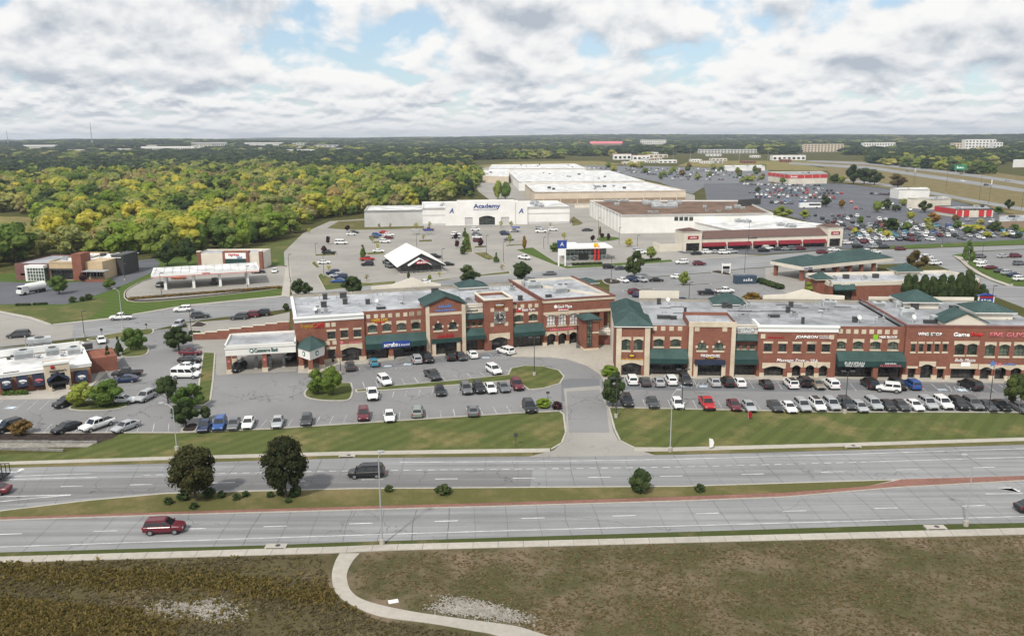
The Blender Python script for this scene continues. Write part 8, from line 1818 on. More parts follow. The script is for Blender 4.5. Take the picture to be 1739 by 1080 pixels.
LT = [(Z1, 1150, 285, 130, 185, 'leaf_dark', 'dark leafy tree above the row beside the narrow grass strip'), (Z1, 840, 285, 140, 120, 'leaf_green', 'left green tree of the pair on the island beside the restaurant'), (Z1, 900, 282, 145, 110, 'leaf_green', 'right green tree of the pair on the island beside the restaurant'),
      (Z1, 540, 640, 490, 190, 'leaf_mid', 'light green left tree on the restaurant front island'), (Z1, 690, 645, 470, 250, 'leaf_green', 'wide green right tree on the restaurant front island'), (Z1, 1080, 625, 450, 165, 'leaf_dark', 'upper left dark tree in the clump below the grass strip'), (Z1, 1215, 660, 495, 205, 'leaf_green', 'broad tree at the lower end of the narrow grass strip'),
      (Z1, 1195, 775, 600, 190, 'leaf_dark', 'tree in the mulch bed below the grass strip'), (Z1, 1320, 730, 640, 85, 'leaf_dark', 'smallest tree right of the mulch bed clump'), (Z2, 800, 1030, 830, 190, 'leaf_green', 'left tree of the leafy pair on the bank island'), (Z2, 915, 1040, 805, 200, 'leaf_green', 'right tree of the leafy pair on the bank island'),
      (Z4, 95, 970, 690, 205, 'leaf_dark', 'dark tree at the driveway corner of the right lot'), (Z5, 1655, 1005, 730, 205, 'leaf_dark', 'dark tree in the front row at the right edge'), (Z2, 640, 245, 105, 120, 'leaf_dark', 'left of two dark trees behind the left brick building end'), (Z2, 710, 245, 140, 110, 'leaf_dark', 'right of two dark trees behind the left brick building end'),
      (Z2, 1075, 240, 90, 180, 'leaf_dark', 'dark round tree behind the left building near the parked blue cars'), (Z3, 490, 150, 0, 190, 'leaf_dark', 'dark tree behind the roof lantern of the left building'), (Z3, 900, 120, -25, 190, 'leaf_dark', 'dark tree behind the flat end of the left building'), (Z8, 860, 560, 378, 140, 'leaf_dark', 'large dark tree beside the rear street'),
      (Z8, 970, 445, 350, 80, 'leaf_mid', 'yellow-green small tree near the glass shop'), (Z8, 1190, 612, 515, 85, 'leaf_mid', 'thin tree on the bar-shaped island behind the brick buildings'), (Z9, 1100, 398, 262, 132, 'leaf_brown', 'broad brownish tree beside the junction'), (Z6, 350, 382, 272, 118, 'leaf_green', 'green tree on the bank lot island far left'),
      (Z6, 495, 308, 252, 60, 'leaf_purple', 'small dark red tree beside the far left bank'), (Z6, 650, 352, 288, 75, 'leaf_green', 'small round tree on the slope right of the bank lot'), (Z6, 990, 215, 75, 130, 'leaf_dark', 'tall dark tree left of the gas station store'), (Z6, 1110, 215, 48, 120, 'leaf_dark', 'taller dark tree next to the gas station store'),
      (Z8, 820, 352, 292, 55, 'leaf_yellow', 'small yellow tree on the drive near the glass shop'), (ZQ, 570, 642, 515, 160, 'leaf_dark', 'dark tree left of the red-walled restaurant'), (ZQ, 210, 862, 700, 190, 'leaf_dark', 'dark round tree in the crowded lot'), (ZQ, 670, 762, 640, 150, 'leaf_orange', 'orange tree in front of the red-walled restaurant'),
      (ZQ, 420, 722, 630, 110, 'leaf_yellow', 'yellow-green tree in the crowded lot'), (ZQ, 600, 765, 690, 90, 'leaf_yellow', 'small yellow tree left of the orange one'), (ZQ, 900, 752, 665, 85, 'leaf_brown', 'small dark brown tree before the red awnings'), (ZQ, 1325, 862, 740, 190, 'leaf_dark', 'dark tree beside the brown shop at right'),
      (ZQ, 1480, 612, 500, 110, 'leaf_dark', 'dark tree beside the frontage road at right'), (ZQ, 1365, 660, 578, 110, 'leaf_green', 'green tree right of the red awnings'), (ZQ, 280, 375, 222, 205, 'leaf_brown', 'broad brownish tree beside the motorway verge'), (ZQ, 60, 642, 515, 130, 'leaf_mid', 'left tree of the mixed row by the tan shop'),
      (ZQ, 150, 612, 490, 130, 'leaf_dark', 'middle tree of the mixed row by the tan shop'), (ZQ, 262, 632, 560, 110, 'leaf_dark', 'dark right tree of the mixed row by the tan shop'), (ZQ, 340, 570, 490, 90, 'leaf_mid', 'pale small tree before the white box shop'), (ZC, 420, 742, 575, 245, 'leaf_mid', 'broad yellow-green tree beside the low white store'),
      (ZC, 690, 735, 620, 130, 'leaf_mid', 'small tree beside the arcade end tower'), (ZC, 950, 585, 440, 140, 'leaf_dark', 'dark tree beside the white coach'), (ZC, 1145, 605, 495, 90, 'leaf_orange', 'orange tree right of the white coach'), (ZC, 120, 412, 340, 80, 'leaf_dark', 'small dark tree at the near edge of the far lot'),
      (ZC, 425, 312, 228, 90, 'leaf_green', 'tree before the red-banded store corner'), (ZC, 1060, 300, 180, 130, 'leaf_dark', 'left tree of the dark group by the red-banded store'), (ZC, 1290, 310, 72, 230, 'leaf_dark', 'tallest tree of the dark group by the red-banded store'), (ZC, 1420, 312, 110, 200, 'leaf_dark', 'middle tree of the dark group by the red-banded store'),
      (ZC, 1545, 318, 125, 215, 'leaf_dark', 'right tree of the dark group by the red-banded store'), (ZC, 1145, 302, 205, 110, 'leaf_mid', 'paler small tree in the dark group by the red-banded store')]
for i, (Z, x, yb, yt, w, m, l) in enumerate(LT): tree_px(Z, x, yb, yt, w, m, l, 'trees around the lots', 'spread' if i % 3 == 0 else 'round', 10 + i % 7, n=2000 if Z in (Z1, Z2, Z4, Z5) else 1000, leaf=.036 if Z in (Z1, Z2, Z4, Z5) else .05, low=.15)
CONE = [(Z1, 700, 400, 250, 60, 'leaf_dark', 'tall dark conical evergreen beside the restaurant wall'), (Z1, 765, 318, 195, 58, 'leaf_dark', 'dark conical evergreen behind the restaurant corner'), (Z9, 1405, 325, 203, 78, 'leaf_green', 'single conical evergreen at the corner lawn'), (Z7, 457, 368, 285, 46, 'leaf_green', 'small conical tree left of the gable restaurant'), (Z7, 1213, 388, 330, 36, 'leaf_green', 'small conical tree right of the gable restaurant'),
        (Z7, 1373, 312, 236, 30, 'leaf_orange', 'thin orange columnar tree in the store lot'), (Z8, 628, 285, 215, 18, 'leaf_brown', 'thin columnar tree near the round green island'), (Z7, 715, 478, 430, 24, 'leaf_dark', 'tiny dark conical tree before the gable restaurant'), (Z7, 1036, 245, 190, 34, 'leaf_green', 'farthest evergreen of the green row before the store entrance'), (Z7, 1042, 285, 225, 44, 'leaf_green', 'second evergreen of the green row before the store entrance'),
        (Z7, 1045, 315, 255, 40, 'leaf_green', 'third evergreen of the green row before the store entrance'), (Z7, 1025, 342, 275, 50, 'leaf_dark', 'nearest evergreen of the green row before the store entrance')]
for i, (x, yb, yt, w) in enumerate(((1040, 565, 400, 75), (1085, 562, 405, 75), (1140, 566, 405, 80), (1195, 562, 412, 80), (1245, 566, 400, 80), (1300, 562, 408, 78), (1350, 566, 392, 78), (1400, 562, 372, 80), (1440, 560, 440, 60), (1490, 560, 462, 70))):
    CONE.append((Z9, x, yb, yt, w, 'leaf_dark', '%s from left of the dark evergreens screening the brick shop' % ORD[i]))
for i, (Z, x, yb, yt, w, m, l) in enumerate(CONE): tree_px(Z, x, yb, yt, w, m, l, 'evergreens', 'cone' if i not in (5, 6) and i < 12 else 'column', 20 + i % 4, n=1200, leaf=.045, low=.04)
PUR = [(370, 213, 172, 32), (258, 285, 233, 30), (235, 338, 292, 38), (985, 263, 218, 30), (990, 305, 258, 34), (1122, 300, 248, 40)]
for i, (x, yb, yt, w) in enumerate(PUR): tree_px(Z7, x, yb, yt, w, 'leaf_purple', '%s from left of the small dark purple trees in the store lot' % ORD[sorted(range(6), key=lambda j: PUR[j][0]).index(i)], 'purple trees', 'round', 24 + i % 3, n=500, leaf=.07)
for i, (x, yb, yt) in enumerate(((580, 322, 270), (642, 295, 258), (683, 310, 262))): tree_px(Z8, x, yb, yt, 34, 'leaf_purple', '%s from left of the purple trees on the round green island' % ORD[i], 'purple trees', 'round', 24 + i, n=500, leaf=.07)
SP = [(550, 198, 165, 22), (612, 195, 163, 22), (540, 318, 278, 30), (760, 200, 160, 34), (835, 198, 155, 30), (1240, 192, 150, 32), (1300, 188, 152, 34), (1520, 188, 160, 18), (1290, 292, 225, 34), (1600, 262, 215, 40), (478, 492, 455, 34), (262, 432, 403, 36), (1170, 372, 345, 34), (1245, 430, 398, 38), (150, 225, 190, 30), (510, 280, 235, 34), (800, 265, 225, 26), (890, 470, 440, 26)]
SPO = sorted(range(len(SP)), key=lambda j: SP[j][0])
for i, (x, yb, yt, w) in enumerate(SP): tree_px(Z7, x, yb, yt, w, ('leaf_olive', 'leaf_tan', 'leaf_yellow')[i % 3], '%s from left of the sparse young trees in the store lot' % ORD[SPO.index(i)], 'young trees', 'round', 27 + i % 3, n=140, leaf=.075, low=.3)
# shrubs and hedges
SH = [(ZL, 1500, 410, 90, 48, 'leaf_bright', 'bright green clipped bush at the driveway corner of the left lawn'), (ZL, 1572, 418, 62, 42, 'leaf_purple', 'dark red clipped bush beside the bright green one'), (Z4, 70, 730, 150, 90, 'leaf_bright', 'yellow-green bush at the corner of the right building'), (Z1, 135, 822, 150, 95, 'leaf_brown', 'big round russet bush in the restaurant lot row'),
      (Z8, 1650, 745, 150, 85, 'leaf_orange', 'rust-coloured bush behind the right building roof'), (Z6, 430, 430, 52, 34, 'leaf_dark', 'left round shrub of the three below the bank lot'), (Z6, 488, 424, 40, 30, 'leaf_dark', 'middle round shrub of the three below the bank lot'), (Z6, 525, 416, 58, 38, 'leaf_dark', 'right round shrub of the three below the bank lot'),
      (Z8, 325, 385, 80, 60, 'leaf_green', 'green bush on the lawn left of the glass shop'), (Z7, 835, 482, 28, 24, 'leaf_mid', 'small round bush by the rear street kerb'), (Z2, 545, 365, 60, 60, 'leaf_dark', 'dark bush at the left end of the brick building rear'), (Z9, 470, 530, 90, 85, 'leaf_mid', 'pale bush at the corner of the brick shop')]
for i, (Z, x, y, w, h, m, l) in enumerate(SH): shrub(Z, x, y, w, h, m, l, None, i, 900)
def hedge(Z, p, q, hz, m, label, n=6):
    a, c = G(*Z(*p)), G(*Z(*q)); s = (Z(1, 0)[0] - Z(0, 0)[0]); k = s * (a - CAMP).dot(_f) / FPX; h = hz * k; d = c - a; o = empty('hedge', label, 'hedge', (a.x, a.y, .05), math.atan2(d.y, d.x))
    me = crown_mesh('hedge_clump', n + 60, 0, h, d.length / n * .75, 300, .16, 'round', 44)
    for i in range(n): w = mobj('clump', me, o, (d.length * (i + .5) / n, 0, 0), i * 1.1); setmat(w, m)
hedge(Z6, (95, 450), (180, 448), 14, 'leaf_dark', 'left clipped hedge below the bank lot', 5); hedge(Z6, (198, 446), (280, 443), 14, 'leaf_dark', 'right clipped hedge below the bank lot', 5)
hedge(Z6, (760, 415), (1660, 345), 14, 'leaf_brown', 'low planted bed edging the gas station forecourt', 26); hedge(Z8, (440, 478), (640, 470), 18, 'leaf_dark', 'hedge before the glass shop', 7); hedge(Z8, (905, 455), (1030, 443), 18, 'leaf_dark', 'hedge right of the glass shop', 5)
hedge(Z9, (165, 450), (305, 495), 30, 'leaf_dark', 'dark hedge beside the blue container', 6); hedge(Z1, (20, 575), (180, 570), 34, 'leaf_green', 'clipped hedge under the restaurant windows', 6); hedge(Z1, (1215, 180), (1285, 183), 24, 'leaf_dark', 'short dark hedge beside the stepped wall', 3); hedge(Z1, (590, 655), (820, 635), 16, 'leaf_dark', 'low dark planting on the restaurant front island', 6)
hedge(ZQ, (970, 815), (1150, 800), 36, 'leaf_yellow', 'yellow ornamental grass bed in the crowded lot', 5)

# the wood behind: nearest trees one by one, the rest as one mass
WOOD = [(-220, 478), (0, 455), (60, 438), (180, 434), (258, 441), (330, 436), (440, 419), (502, 397), (556, 371), (640, 362), (760, 345), (800, 330), (818, 306), (800, 288), (700, 290), (560, 292), (300, 296), (-150, 300)]
WOODG = xy(gp(WOOD)); CLEAR = xy(gp([(-120, 366), (0, 363), (58, 364), (72, 384), (62, 428), (-120, 440)]))
def inside(p, poly):
    x, y = p; c = False; n = len(poly); j = n - 1
    for i in range(n):
        xi, yi = poly[i]; xj, yj = poly[j]
        if (yi > y) != (yj > y) and x < (xj - xi) * (y - yi) / (yj - yi) + xi: c = not c
        j = i
    return c
rw_ = random.Random(21); WT = []
y = 190.0
while y < 1020:
    sp = 9.3 + (y - 190) * .0035; x = -520.0
    while x < 20:
        p = (x + rw_.uniform(-3.2, 3.2), y + rw_.uniform(-3.2, 3.2))
        if inside(p, WOODG) and not inside(p, CLEAR) and abs(p[0]) < p[1] * .72 + 20 and rw_.random() < .95: WT.append(p)
        x += sp
    y += sp
WT.sort(key=lambda p: p[0] ** 2 + p[1] ** 2)
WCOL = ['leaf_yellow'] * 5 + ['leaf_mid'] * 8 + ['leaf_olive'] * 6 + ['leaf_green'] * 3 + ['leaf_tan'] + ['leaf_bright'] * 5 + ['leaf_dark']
WNAME = dict(leaf_yellow='yellow', leaf_mid='yellow-green', leaf_olive='olive', leaf_green='green', leaf_tan='pale tan', leaf_bright='bright green', leaf_orange='orange', leaf_dark='dark green')
WSH = [('round', 40), ('spread', 41), ('round', 42), ('spread', 43), ('column', 44), ('round', 45)]
def wood_tree(p):
    m = rw_.choice(WCOL); sh = rw_.choice(WSH); h = rw_.uniform(8, 14.5) * rw_.choice((.7, 1, 1, 1.1)); w = h * rw_.uniform(.9, 1.4) * (.62 if sh[0] == 'column' else 1)
    return m, sh, h, w, rw_.uniform(0, 6.28)
for p in WT[:105]:
    m, sh, h, w, r_ = wood_tree(p)
    if p[1] < 280: h *= .8
    tree((p[0], p[1], 0), h, w, m, '%s %s tree in the near edge of the left wood' % (WNAME[m], 'narrow' if sh[0] == 'column' else 'spreading' if sh[0] == 'spread' else 'rounded'), 'trees of the left wood', sh[0], sh[1], 750, .058, .1, rot=r_)
# instanced masses
def scatter(name, label, cat, pts, variants):
    """pts: (x, y, z, sx, sz, rot); one object whose points carry copies of the variant meshes"""
    col = bpy.data.collections.new(name + '_kinds')
    for i, (me, lm) in enumerate(variants):
        m2 = me.copy(); m2.materials.clear(); m2.materials.append(M[lm]); col.objects.link(bpy.data.objects.new('kind%02d' % i, m2))
    me = bpy.data.meshes.new(name); me.from_pydata([p[:3] for p in pts], [], [])
    a = me.attributes.new('sc', 'FLOAT_VECTOR', 'POINT'); a.data.foreach_set('vector', [v for p in pts for v in (p[3], p[3], p[4])])
    a = me.attributes.new('rt', 'FLOAT', 'POINT'); a.data.foreach_set('value', [p[5] for p in pts])
    o = mobj(name, me); ng = bpy.data.node_groups.new(name, 'GeometryNodeTree')
    ng.interface.new_socket('Geometry', in_out='INPUT', socket_type='NodeSocketGeometry'); ng.interface.new_socket('Geometry', in_out='OUTPUT', socket_type='NodeSocketGeometry')
    N = ng.nodes; gi = N.new('NodeGroupInput'); go = N.new('NodeGroupOutput'); ip = N.new('GeometryNodeInstanceOnPoints'); ci_ = N.new('GeometryNodeCollectionInfo')
    ci_.inputs[0].default_value = col; ci_.inputs[1].default_value = True; ci_.inputs[2].default_value = True; ip.inputs['Pick Instance'].default_value = True
    def named(nm, dt): q = N.new('GeometryNodeInputNamedAttribute'); q.data_type = dt; q.inputs[0].default_value = nm; return q.outputs[0]
    cx = N.new('ShaderNodeCombineXYZ'); ng.links.new(named('rt', 'FLOAT'), cx.inputs[2])
    e2r = N.new('FunctionNodeEulerToRotation'); ng.links.new(cx.outputs[0], e2r.inputs[0])
    ng.links.new(gi.outputs[0], ip.inputs['Points']); ng.links.new(ci_.outputs[0], ip.inputs['Instance']); ng.links.new(e2r.outputs[0], ip.inputs['Rotation']); ng.links.new(named('sc', 'FLOAT_VECTOR'), ip.inputs['Scale']); ng.links.new(ip.outputs[0], go.inputs[0])
    md = o.modifiers.new('scatter', 'NODES'); md.node_group = ng
    return tag(o, label, cat, kind='stuff')
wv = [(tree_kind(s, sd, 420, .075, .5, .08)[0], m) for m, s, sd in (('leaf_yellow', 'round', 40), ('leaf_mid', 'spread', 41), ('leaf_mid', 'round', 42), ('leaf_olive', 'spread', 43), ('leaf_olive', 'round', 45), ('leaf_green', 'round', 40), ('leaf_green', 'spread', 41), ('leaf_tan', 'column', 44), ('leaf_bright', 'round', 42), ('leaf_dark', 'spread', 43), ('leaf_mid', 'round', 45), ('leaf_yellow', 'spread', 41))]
pts = []
for p in WT[105:]:
    m, sh, h, w, r_ = wood_tree(p); pts.append((p[0], p[1], 0, w, h, r_))
scatter('woodland', 'dense yellow-green wood spreading behind the gas station and stores', 'wood', pts, wv)
# far forest out to the horizon
BAN = FARB + [[(795, 272), (1060, 268), (1180, 262), (1480, 264), (1480, 278), (1600, 290), (1739, 306), (1900, 330), (1900, 480), (1400, 480), (800, 480), (795, 300)], [(1020, 255), (1330, 257), (1480, 266), (1020, 272)], [(0, 243), (200, 246), (400, 244), (390, 256), (230, 258), (0, 254)], [(1700, 276), (1900, 276), (1900, 330), (1660, 300)]]
def px_of(q):
    v = q - CAMP; dz = v.dot(_f); return (PW / 2 + FPX * v.dot(_Rt) / dz, PH / 2 - FPX * v.dot(_Up) / dz)
rf = random.Random(31); pts = []; ptm = []
d = 640.0
while d < 8600:
    s = max(9.0, d * .0118); a = R(-35)
    while a < R(35):
        dd = d + rf.uniform(-.5, .5) * s; aa = a + rf.uniform(-.5, .5) * s / d; x, y = dd * math.sin(aa), dd * math.cos(aa); z = terrain_z(x, y); pp = px_of(Vector((x, y, z)))
        ok = not inside((x, y), WOODG) and not inside((x, y), CLEAR)
        for i, bn in enumerate(BAN):
            if inside(pp, bn) and rf.random() > ((0, .3, .35, 0)[i - len(FARB)] if i >= len(FARB) else 0): ok = False
        nz = math.sin(x * .006 + 1.3) * math.sin(y * .0045 + .4) + .5 * math.sin(x * .013 + y * .011)
        if d > 1500 and nz > 1.02: ok = False
        if ok:
            h = rf.uniform(9, 15) * (1 if d < 2500 else .9); w = s * rf.uniform(1.05, 1.6)
            (ptm if (nz > .45 and rf.random() < .6) or rf.random() < (.2 if d < 1100 else .05) else pts).append((x, y, z - 1, w, h, rf.uniform(0, 6.28)))
        a += s / d
    d += s
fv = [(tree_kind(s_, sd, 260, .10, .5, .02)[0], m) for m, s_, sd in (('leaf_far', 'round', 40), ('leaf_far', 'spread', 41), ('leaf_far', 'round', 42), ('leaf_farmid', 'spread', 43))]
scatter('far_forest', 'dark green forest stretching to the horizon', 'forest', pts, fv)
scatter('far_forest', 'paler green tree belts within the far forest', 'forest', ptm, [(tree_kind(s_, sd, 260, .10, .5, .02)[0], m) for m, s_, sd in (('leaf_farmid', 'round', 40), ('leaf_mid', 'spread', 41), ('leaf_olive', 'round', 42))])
# tree belt along the motorway and scattered lot trees
rb2 = random.Random(41); k = 0
for i in range(44):
    t = i / 43; x = 365 + (1310 - 365) * t + rb2.uniform(-12, 12); yb = 128 + 95 * t + rb2.uniform(-16, 12)
    m = rb2.choice(['leaf_mid', 'leaf_yellow', 'leaf_green', 'leaf_olive', 'leaf_mid', 'leaf_dark', 'leaf_green']); tree_px(ZQ, x, yb, yb - rb2.uniform(75, 130), rb2.uniform(80, 125), m, '%s tree in the belt above the motorway' % WNAME[m], 'trees above the motorway', rb2.choice(['round', 'spread']), 40 + i % 4, n=420, leaf=.075, low=.08)
for i in range(40):
    x, yy = rb2.uniform(1010, 1300), rb2.uniform(284, 312); m = rb2.choice(['leaf_mid', 'leaf_green', 'leaf_olive', 'leaf_brown', 'leaf_yellow'])
    if x < 1140 + (312 - yy) * -3 and yy > 296: continue
    tree_px(ID, x, yy, yy - rb2.uniform(7, 12), rb2.uniform(9, 15), m, '%s small tree among the cars of the farthest lot' % WNAME.get(m, 'brown'), 'trees of the farthest lot', 'round', 40 + i % 3, n=260, leaf=.1, low=.1)
for i in range(22):
    x = rb2.uniform(1440, 1735); yy = rb2.choice((382, 388, 393, 399, 404)) + rb2.uniform(-1, 1); m = rb2.choice(['leaf_mid', 'leaf_green', 'leaf_olive', 'leaf_dark', 'leaf_yellow']); tree_px(ID, x, yy, yy - rb2.uniform(9, 16), rb2.uniform(12, 20), m, '%s lot tree among the parked cars right of the arcade' % WNAME[m], 'trees of the crowded lot', 'round', 40 + i % 3, n=420, leaf=.075, low=.15)
for i, (x, yb, yt, w) in enumerate(((20, 270, 155, 90), (60, 275, 190, 80), (75, 300, 250, 60), (260, 310, 180, 70), (310, 312, 190, 80))): tree_px(ZD, x, yb, yt, w, ('leaf_green', 'leaf_mid')[i % 2], '%s from left of the trees by the loading yard' % ORD[i], 'trees by the loading yard', 'column' if i > 2 else 'round', 40 + i % 4, n=420, leaf=.075, low=.08)

# ------------------------------------------------------------------ lamps, masts and signs
def lamp(Z, x, yb, yt, label, heads=2, m='dark_metal', arm=None, group='parking lot lamps'):
    bp = Z(x, yb); g = G(*bp); h = vert_h(bp, Z(x, yt)); o = empty('street_lamp', label, 'lamp', (g.x, g.y, 0), 0, group); r = .09 if h < 9 else .11
    b = MB(); b.cyl((0, 0, .5), (0, 0, h), r, r * .6, n=8); b.build('pole', m, o); b = MB(); b.cyl((0, 0, 0), (0, 0, .7), .3, n=10); b.build('footing', 'concrete', o)
    if arm:
        b = MB(); b.cyl((0, 0, h - .1), (arm * .55, 0, h + .55), .06, n=6); b.cyl((arm * .55, 0, h + .55), (arm, 0, h + .7), .05, n=6); b.build('arm', m, o); e = [(arm, 0, h + .68)]
    else:
        e = [((-1) ** k * .75 if heads == 2 else .6, 0, h) for k in range(heads)]; b = MB(); b.cyl((-.7 if heads == 2 else 0, 0, h - .05), (.7, 0, h - .05), .05, n=6); b.build('arm', m, o)
    for q in e:
        b = MB(); b.box(q[0] - .38, q[0] + .38, -.2, .2, q[2] - .02, q[2] + .13); hd = b.build('lamp_head', 'grey_metal' if m == 'galvanised' else m, o); b = MB(); b.box(q[0] - .3, q[0] + .3, -.15, .15, q[2] - .05, q[2] - .021); b.build('lens', 'lamp_lens', hd)
    return o
ZX = zoomer(1139, 740, 2.898)
lamp(ID, 300.5, 765, 692, 'galvanised street lamp on the left lawn behind the median trees', m='galvanised', arm=-1.6, group='street lamps'); lamp(ID, 649, 925, 777, 'galvanised street lamp on the near verge left of centre', 1, 'galvanised', .3, 'street lamps')
lamp(ID, 1640, 893, 782, 'galvanised street lamp on the near verge at right', m='galvanised', arm=-1.2, group='street lamps'); lamp(ID, 1138, 767, 670, 'galvanised street lamp by the far sidewalk right of the driveway', m='galvanised', arm=.9, group='street lamps'); lamp(ID, 209, 559, 495, 'galvanised street lamp on the rear street left of the gas station', m='galvanised', arm=-1.0, group='street lamps')
LP = [(Z1, 543, 198, 32, 'lamp behind the restaurant roof'), (Z1, 1232, 205, 22, 'lamp beside the dark tree above the grass strip'), (Z6, 738, 302, 202, 'lamp in the bank lot'), (Z6, 956, 398, 257, 'left lamp on the gas forecourt'), (Z6, 1463, 352, 217, 'right lamp on the gas forecourt'), (Z2, 980, 875, 722, 'lamp on the bank island'), (Z3, 995, 860, 565, 'lamp on the long grass island'), (Z4, 630, 988, 675, 'left lamp in the right front row'),
      (Z4, 120, 1050, 742, 'lamp beside the driveway tree'), (Z5, 303, 1042, 708, 'middle lamp in the right front row'), (Z5, 1450, 1035, 692, 'right lamp in the right front row'), (Z8, 1225, 720, 592, 'lamp behind the small white parapet of the right building'), (Z8, 1597, 545, 378, 'tall lamp near the blue container'), (Z8, 755, 345, 225, 'lamp at the brown-roofed store corner'), (Z8, 878, 365, 277, 'lamp right of the glass shop'), (Z8, 618, 300, 158, 'lamp in the lane left of the brown-roofed store'),
      (Z8, 703, 590, 418, 'lamp on the mulch island behind the buildings'), (Z7, 1158, 358, 234, 'lamp right of the evergreen row'), (Z7, 1254, 392, 272, 'lamp right of the gable restaurant'), (Z7, 908, 438, 310, 'lamp beside the gable restaurant'), (Z7, 188, 345, 280, 'lamp near the white van'), (Z7, 235, 465, 347, 'lamp near the parked blue cars'), (Z7, 1482, 312, 245, 'left of the lamp pair near the glass shop'), (Z7, 1507, 290, 222, 'right of the lamp pair near the glass shop'),
      (Z7, 762, 305, 225, 'lamp in the middle of the store lot'), (Z7, 40, 480, 342, 'lamp beside the gas station drive'), (Z9, 103, 300, 92, 'tall lamp before the arcade'), (Z9, 1404, 335, 197, 'lamp beside the conical evergreen'), (Z9, 1487, 335, 224, 'lamp in the side lot'), (Z9, 1550, 562, 472, 'lamp right of the dark evergreens'), (Z9, 1665, 472, 392, 'lamp on the corner lawn'), (Z9, 1253, 242, 170, 'signal pole at the junction'), (ZQ, 800, 430, 140, 'tall mast beside the motorway'), (ZQ, 1160, 520, 215, 'second tall mast beside the motorway'), (ZQ, 455, 365, 150, 'third mast beside the motorway'), (ZQ, 1615, 620, 420, 'mast at the right end of the frontage road'), (ZQ, 1262, 560, 350, 'dark mast right of the red restaurant')]
for Z, x, yb, yt, l in LP: lamp(Z, x, yb, yt, l, 2 if Z in (Z2, Z4, Z5, Z3) else 1)
for i, (x, yb, yt) in enumerate(((1358, 270, 238), (1304, 272, 250), (1255, 275, 253), (1172, 276, 255), (1143, 278, 256), (1092, 278, 258), (1210, 276, 256), (1060, 279, 262), (1520, 268, 247))): 
    lamp(ID, x, yb, yt, '%s from left of the tall pale masts in the far retail area' % ORD[sorted((1358, 1304, 1255, 1172, 1143, 1092, 1210, 1060, 1520)).index(x)], 1, 'white_trim', group='far masts')
def mast(px, ybase, ytop, label):
    g = Gt(px, ybase); d = ray(px, ytop); z = CAMH + d.z * g.y / d.y; h = z - g.z; o = empty('radio_mast', label, 'mast', g)
    b = MB()
    for s in range(3): a = s * 2.094; b.cyl((h * .03 * math.cos(a), h * .03 * math.sin(a), 0), (.3 * math.cos(a), .3 * math.sin(a), h), .55, n=5)
    b.build('legs', 'galvanised', o); b = MB()
    for k in range(1, 14): z_ = h * k / 14; r = h * .03 * (1 - k / 14) + .3; b.cyl((r, 0, z_), (-r * .5, r * .87, z_), .3, n=4); b.cyl((-r * .5, r * .87, z_), (-r * .5, -r * .87, z_), .3, n=4)
    b.build('bracing', 'galvanised', o)
mast(157, 247, 208, 'tall lattice radio mast on the left horizon'); mast(14, 246, 222, 'shorter radio mast at the far left horizon')
g = G(*ZQ(950, 235)); o = empty('road_sign', 'green overhead direction sign on the motorway', 'sign', (g.x, g.y, 0), R(-15)); z = vert_h(ZQ(950, 235), ZQ(950, 128))
for s in (-1, 1): plane_box(o, s * 4 - .2, s * 4 + .2, -.2, .2, 0, z * .8, 'galvanised', 'post')
plane_box(o, -6, 6, -.35, -.2, z * .5, z, 'sign_green', 'sign_board'); text(o, '#5', 0, z * .75, z * .22, 'sign_white', -.42, 7)
for px, l in ((470, 'left white billboard beside the motorway'), (1292, 'right white billboard beside the motorway')):
    yb, yt = (240, 165) if px == 470 else (372, 293); g = G(*ZQ(px, yb)); z = vert_h(ZQ(px, yb), ZQ(px, yt)); o = empty('billboard', l, 'billboard', (g.x, g.y, 0), R(60)); plane_box(o, -.3, .3, -.3, .3, 0, z * .5, 'galvanised', 'post'); plane_box(o, -5, 5, -.3, .3, z * .45, z, 'white_trim', 'panel')
for Z, x, yb, yt, l in ((Z1, 657, 200, 142, 'small dark sign post behind the restaurant'), (Z1, 942, 152, 112, 'small dark sign at the rear street drive'), (Z3, 1100, 1042, 982, 'dark sign post on the lawn corner kerb'), (ID, 876, 757, 735, 'thin dark sign post on the left lawn')):
    bp = Z(x, yb); g = G(*bp); h = vert_h(bp, Z(x, yt)); o = empty('sign_post', l, 'sign', (g.x, g.y, 0)); b = MB(); b.cyl((0, 0, 0), (0, 0, h), .05, n=6); b.build('post', 'dark_metal', o); plane_box(o, -.3, .3, -.08, -.05, h * .72, h, 'dark_metal', 'sign_plate')

# ------------------------------------------------------------------ weeds and grass in the foreground
def weeds(name, label, poly, n, hmin, hmax, m, seed, density=None):
    rnd = random.Random(seed); b = MB(); xs = [p[0] for p in poly]; ys = [p[1] for p in poly]; k = 0
    while k < n:
        px, py = rnd.uniform(min(xs), max(xs)), rnd.uniform(min(ys), max(ys))
        if not inside((px, py), poly): continue
        k += 1
        if density and rnd.random() > density(px, py): continue
        g = G(px, py); hh = rnd.uniform(hmin, hmax)
        for j in range(3):
            a = rnd.uniform(0, 6.283); w = rnd.uniform(.06, .16); lx, ly = rnd.gauss(0, .18), rnd.gauss(0, .18); h = hh * rnd.uniform(.7, 1.1); c, s = math.cos(a), math.sin(a)
            b.add([(g.x - c * w, g.y - s * w, .02), (g.x + c * w, g.y + s * w, .02), (g.x + lx + c * w * .7, g.y + ly + s * w * .7, h), (g.x + lx - c * w * .7, g.y + ly - s * w * .7, h * .9)], [(0, 1, 2, 3)])
    return tag(b.build(name, m), label, 'grass', kind='stuff')
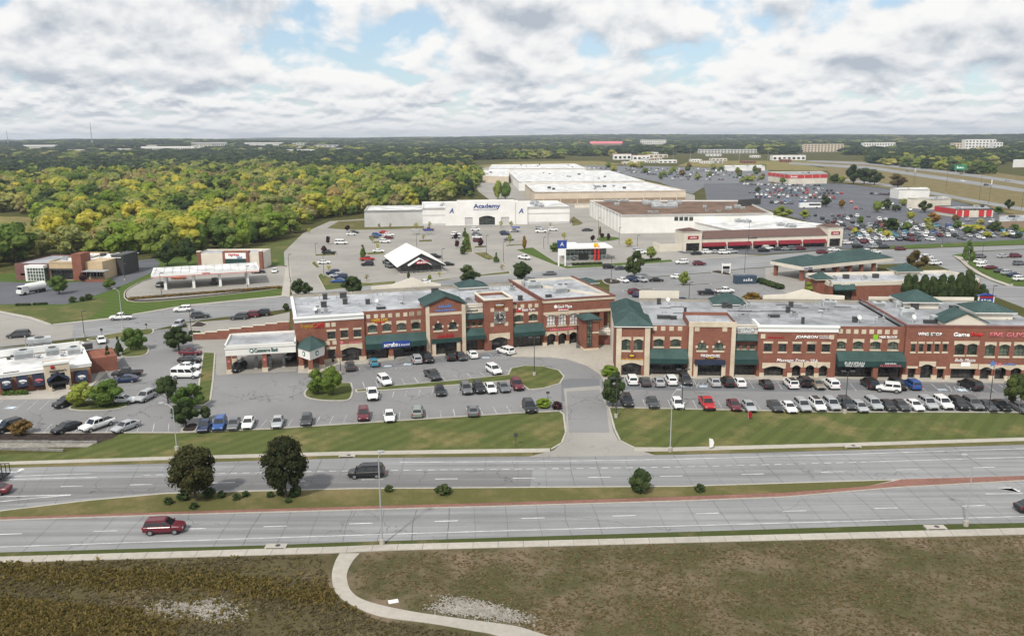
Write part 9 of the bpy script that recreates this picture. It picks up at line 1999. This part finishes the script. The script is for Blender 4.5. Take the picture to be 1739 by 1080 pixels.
leafmat('weed_brown', (0.085, 0.072, 0.036), (0.125, 0.10, 0.054), (0.17, 0.135, 0.08)); leafmat('weed_yellow', (0.085, 0.072, 0.028), (0.13, 0.108, 0.04), (0.185, 0.145, 0.05)); leafmat('dry_blades', (0.066, 0.066, 0.03), (0.115, 0.096, 0.054), (0.175, 0.138, 0.09))
def band(px, py):
    if ((px - 340) / 100) ** 2 + ((py - 1038) / 24) ** 2 < 1: return .12
    c = 968 + 18 * math.sin(px / 160) + max(0, px - 330) * .22; u = math.exp(-((py - c) / 15) ** 2); v = .75 if (py > 1015 + px * .09 and px < 300) else 0
    return min(1, u + v + .02)
weeds('weeds', 'brown weedy growth in the left foreground field', [(0, 958), (545, 943), (555, 985), (575, 1022), (640, 1052), (840, 1085), (-20, 1085)], 8000, .06, .2, 'weed_brown', 61, lambda x, y: .15 if ((x - 340) / 100) ** 2 + ((y - 1038) / 24) ** 2 < 1 else .35 + .65 * (math.sin(x * .021 + 1) * math.sin(y * .07 + x * .006) > -.2))
weeds('weeds', 'yellow-flowering weeds in bands across the left foreground field', [(0, 955), (540, 945), (555, 985), (575, 1022), (640, 1052), (700, 1085), (-20, 1085)], 15000, .12, .4, 'weed_yellow', 62, band)
weeds('field_grass', 'short dry grass over the right foreground field', [(620, 940), (1160, 924), (1745, 910), (1745, 1085), (930, 1085), (880, 1060), (700, 1034), (605, 1004), (600, 975)], 13000, .03, .1, 'dry_blades', 63, lambda x, y: .3 + .7 * (.5 + .5 * math.sin(x * .013 + y * .03) * math.sin(y * .045 - x * .007 + 1)))

# ------------------------------------------------------------------ air
hz = MB(); hz.box(-7500, 7500, -300, 10300, -3, 82); ho = hz.build('haze', 'white_trim'); tag(ho, 'thin blue haze lying over the far country', 'haze', kind='stuff')
hm = bpy.data.materials.new('haze'); hm.use_nodes = True; nt = hm.node_tree; nt.nodes.clear(); mo = nt.nodes.new('ShaderNodeOutputMaterial'); pv = nt.nodes.new('ShaderNodeVolumePrincipled')
pv.inputs['Color'].default_value = (.80, .88, 1.0, 1); pv.inputs['Density'].default_value = .00009; pv.inputs['Anisotropy'].default_value = .2; nt.links.new(pv.outputs[0], mo.inputs['Volume'])
ho.data.materials.clear(); ho.data.materials.append(hm)

# things that look alike are told apart by their order across the view
same = {}
for o in list(C.objects):
    if o.parent is None and o.get('label') and o.get('group'): same.setdefault((o['label'], o['group']), []).append(o)
for (l, gname), os_2 in same.items():
    if 1 < len(os_2) <= len(ORD):
        os_2.sort(key=lambda o: px_of(Vector(o.location))[0])
        for i, o in enumerate(os_2):
            for cut in (' in the ', ' parked in ', ' above ', ' among '):
                if cut in l: o['label'] = l.replace(cut, ', %s from left,%s' % (ORD[i], cut), 1); break
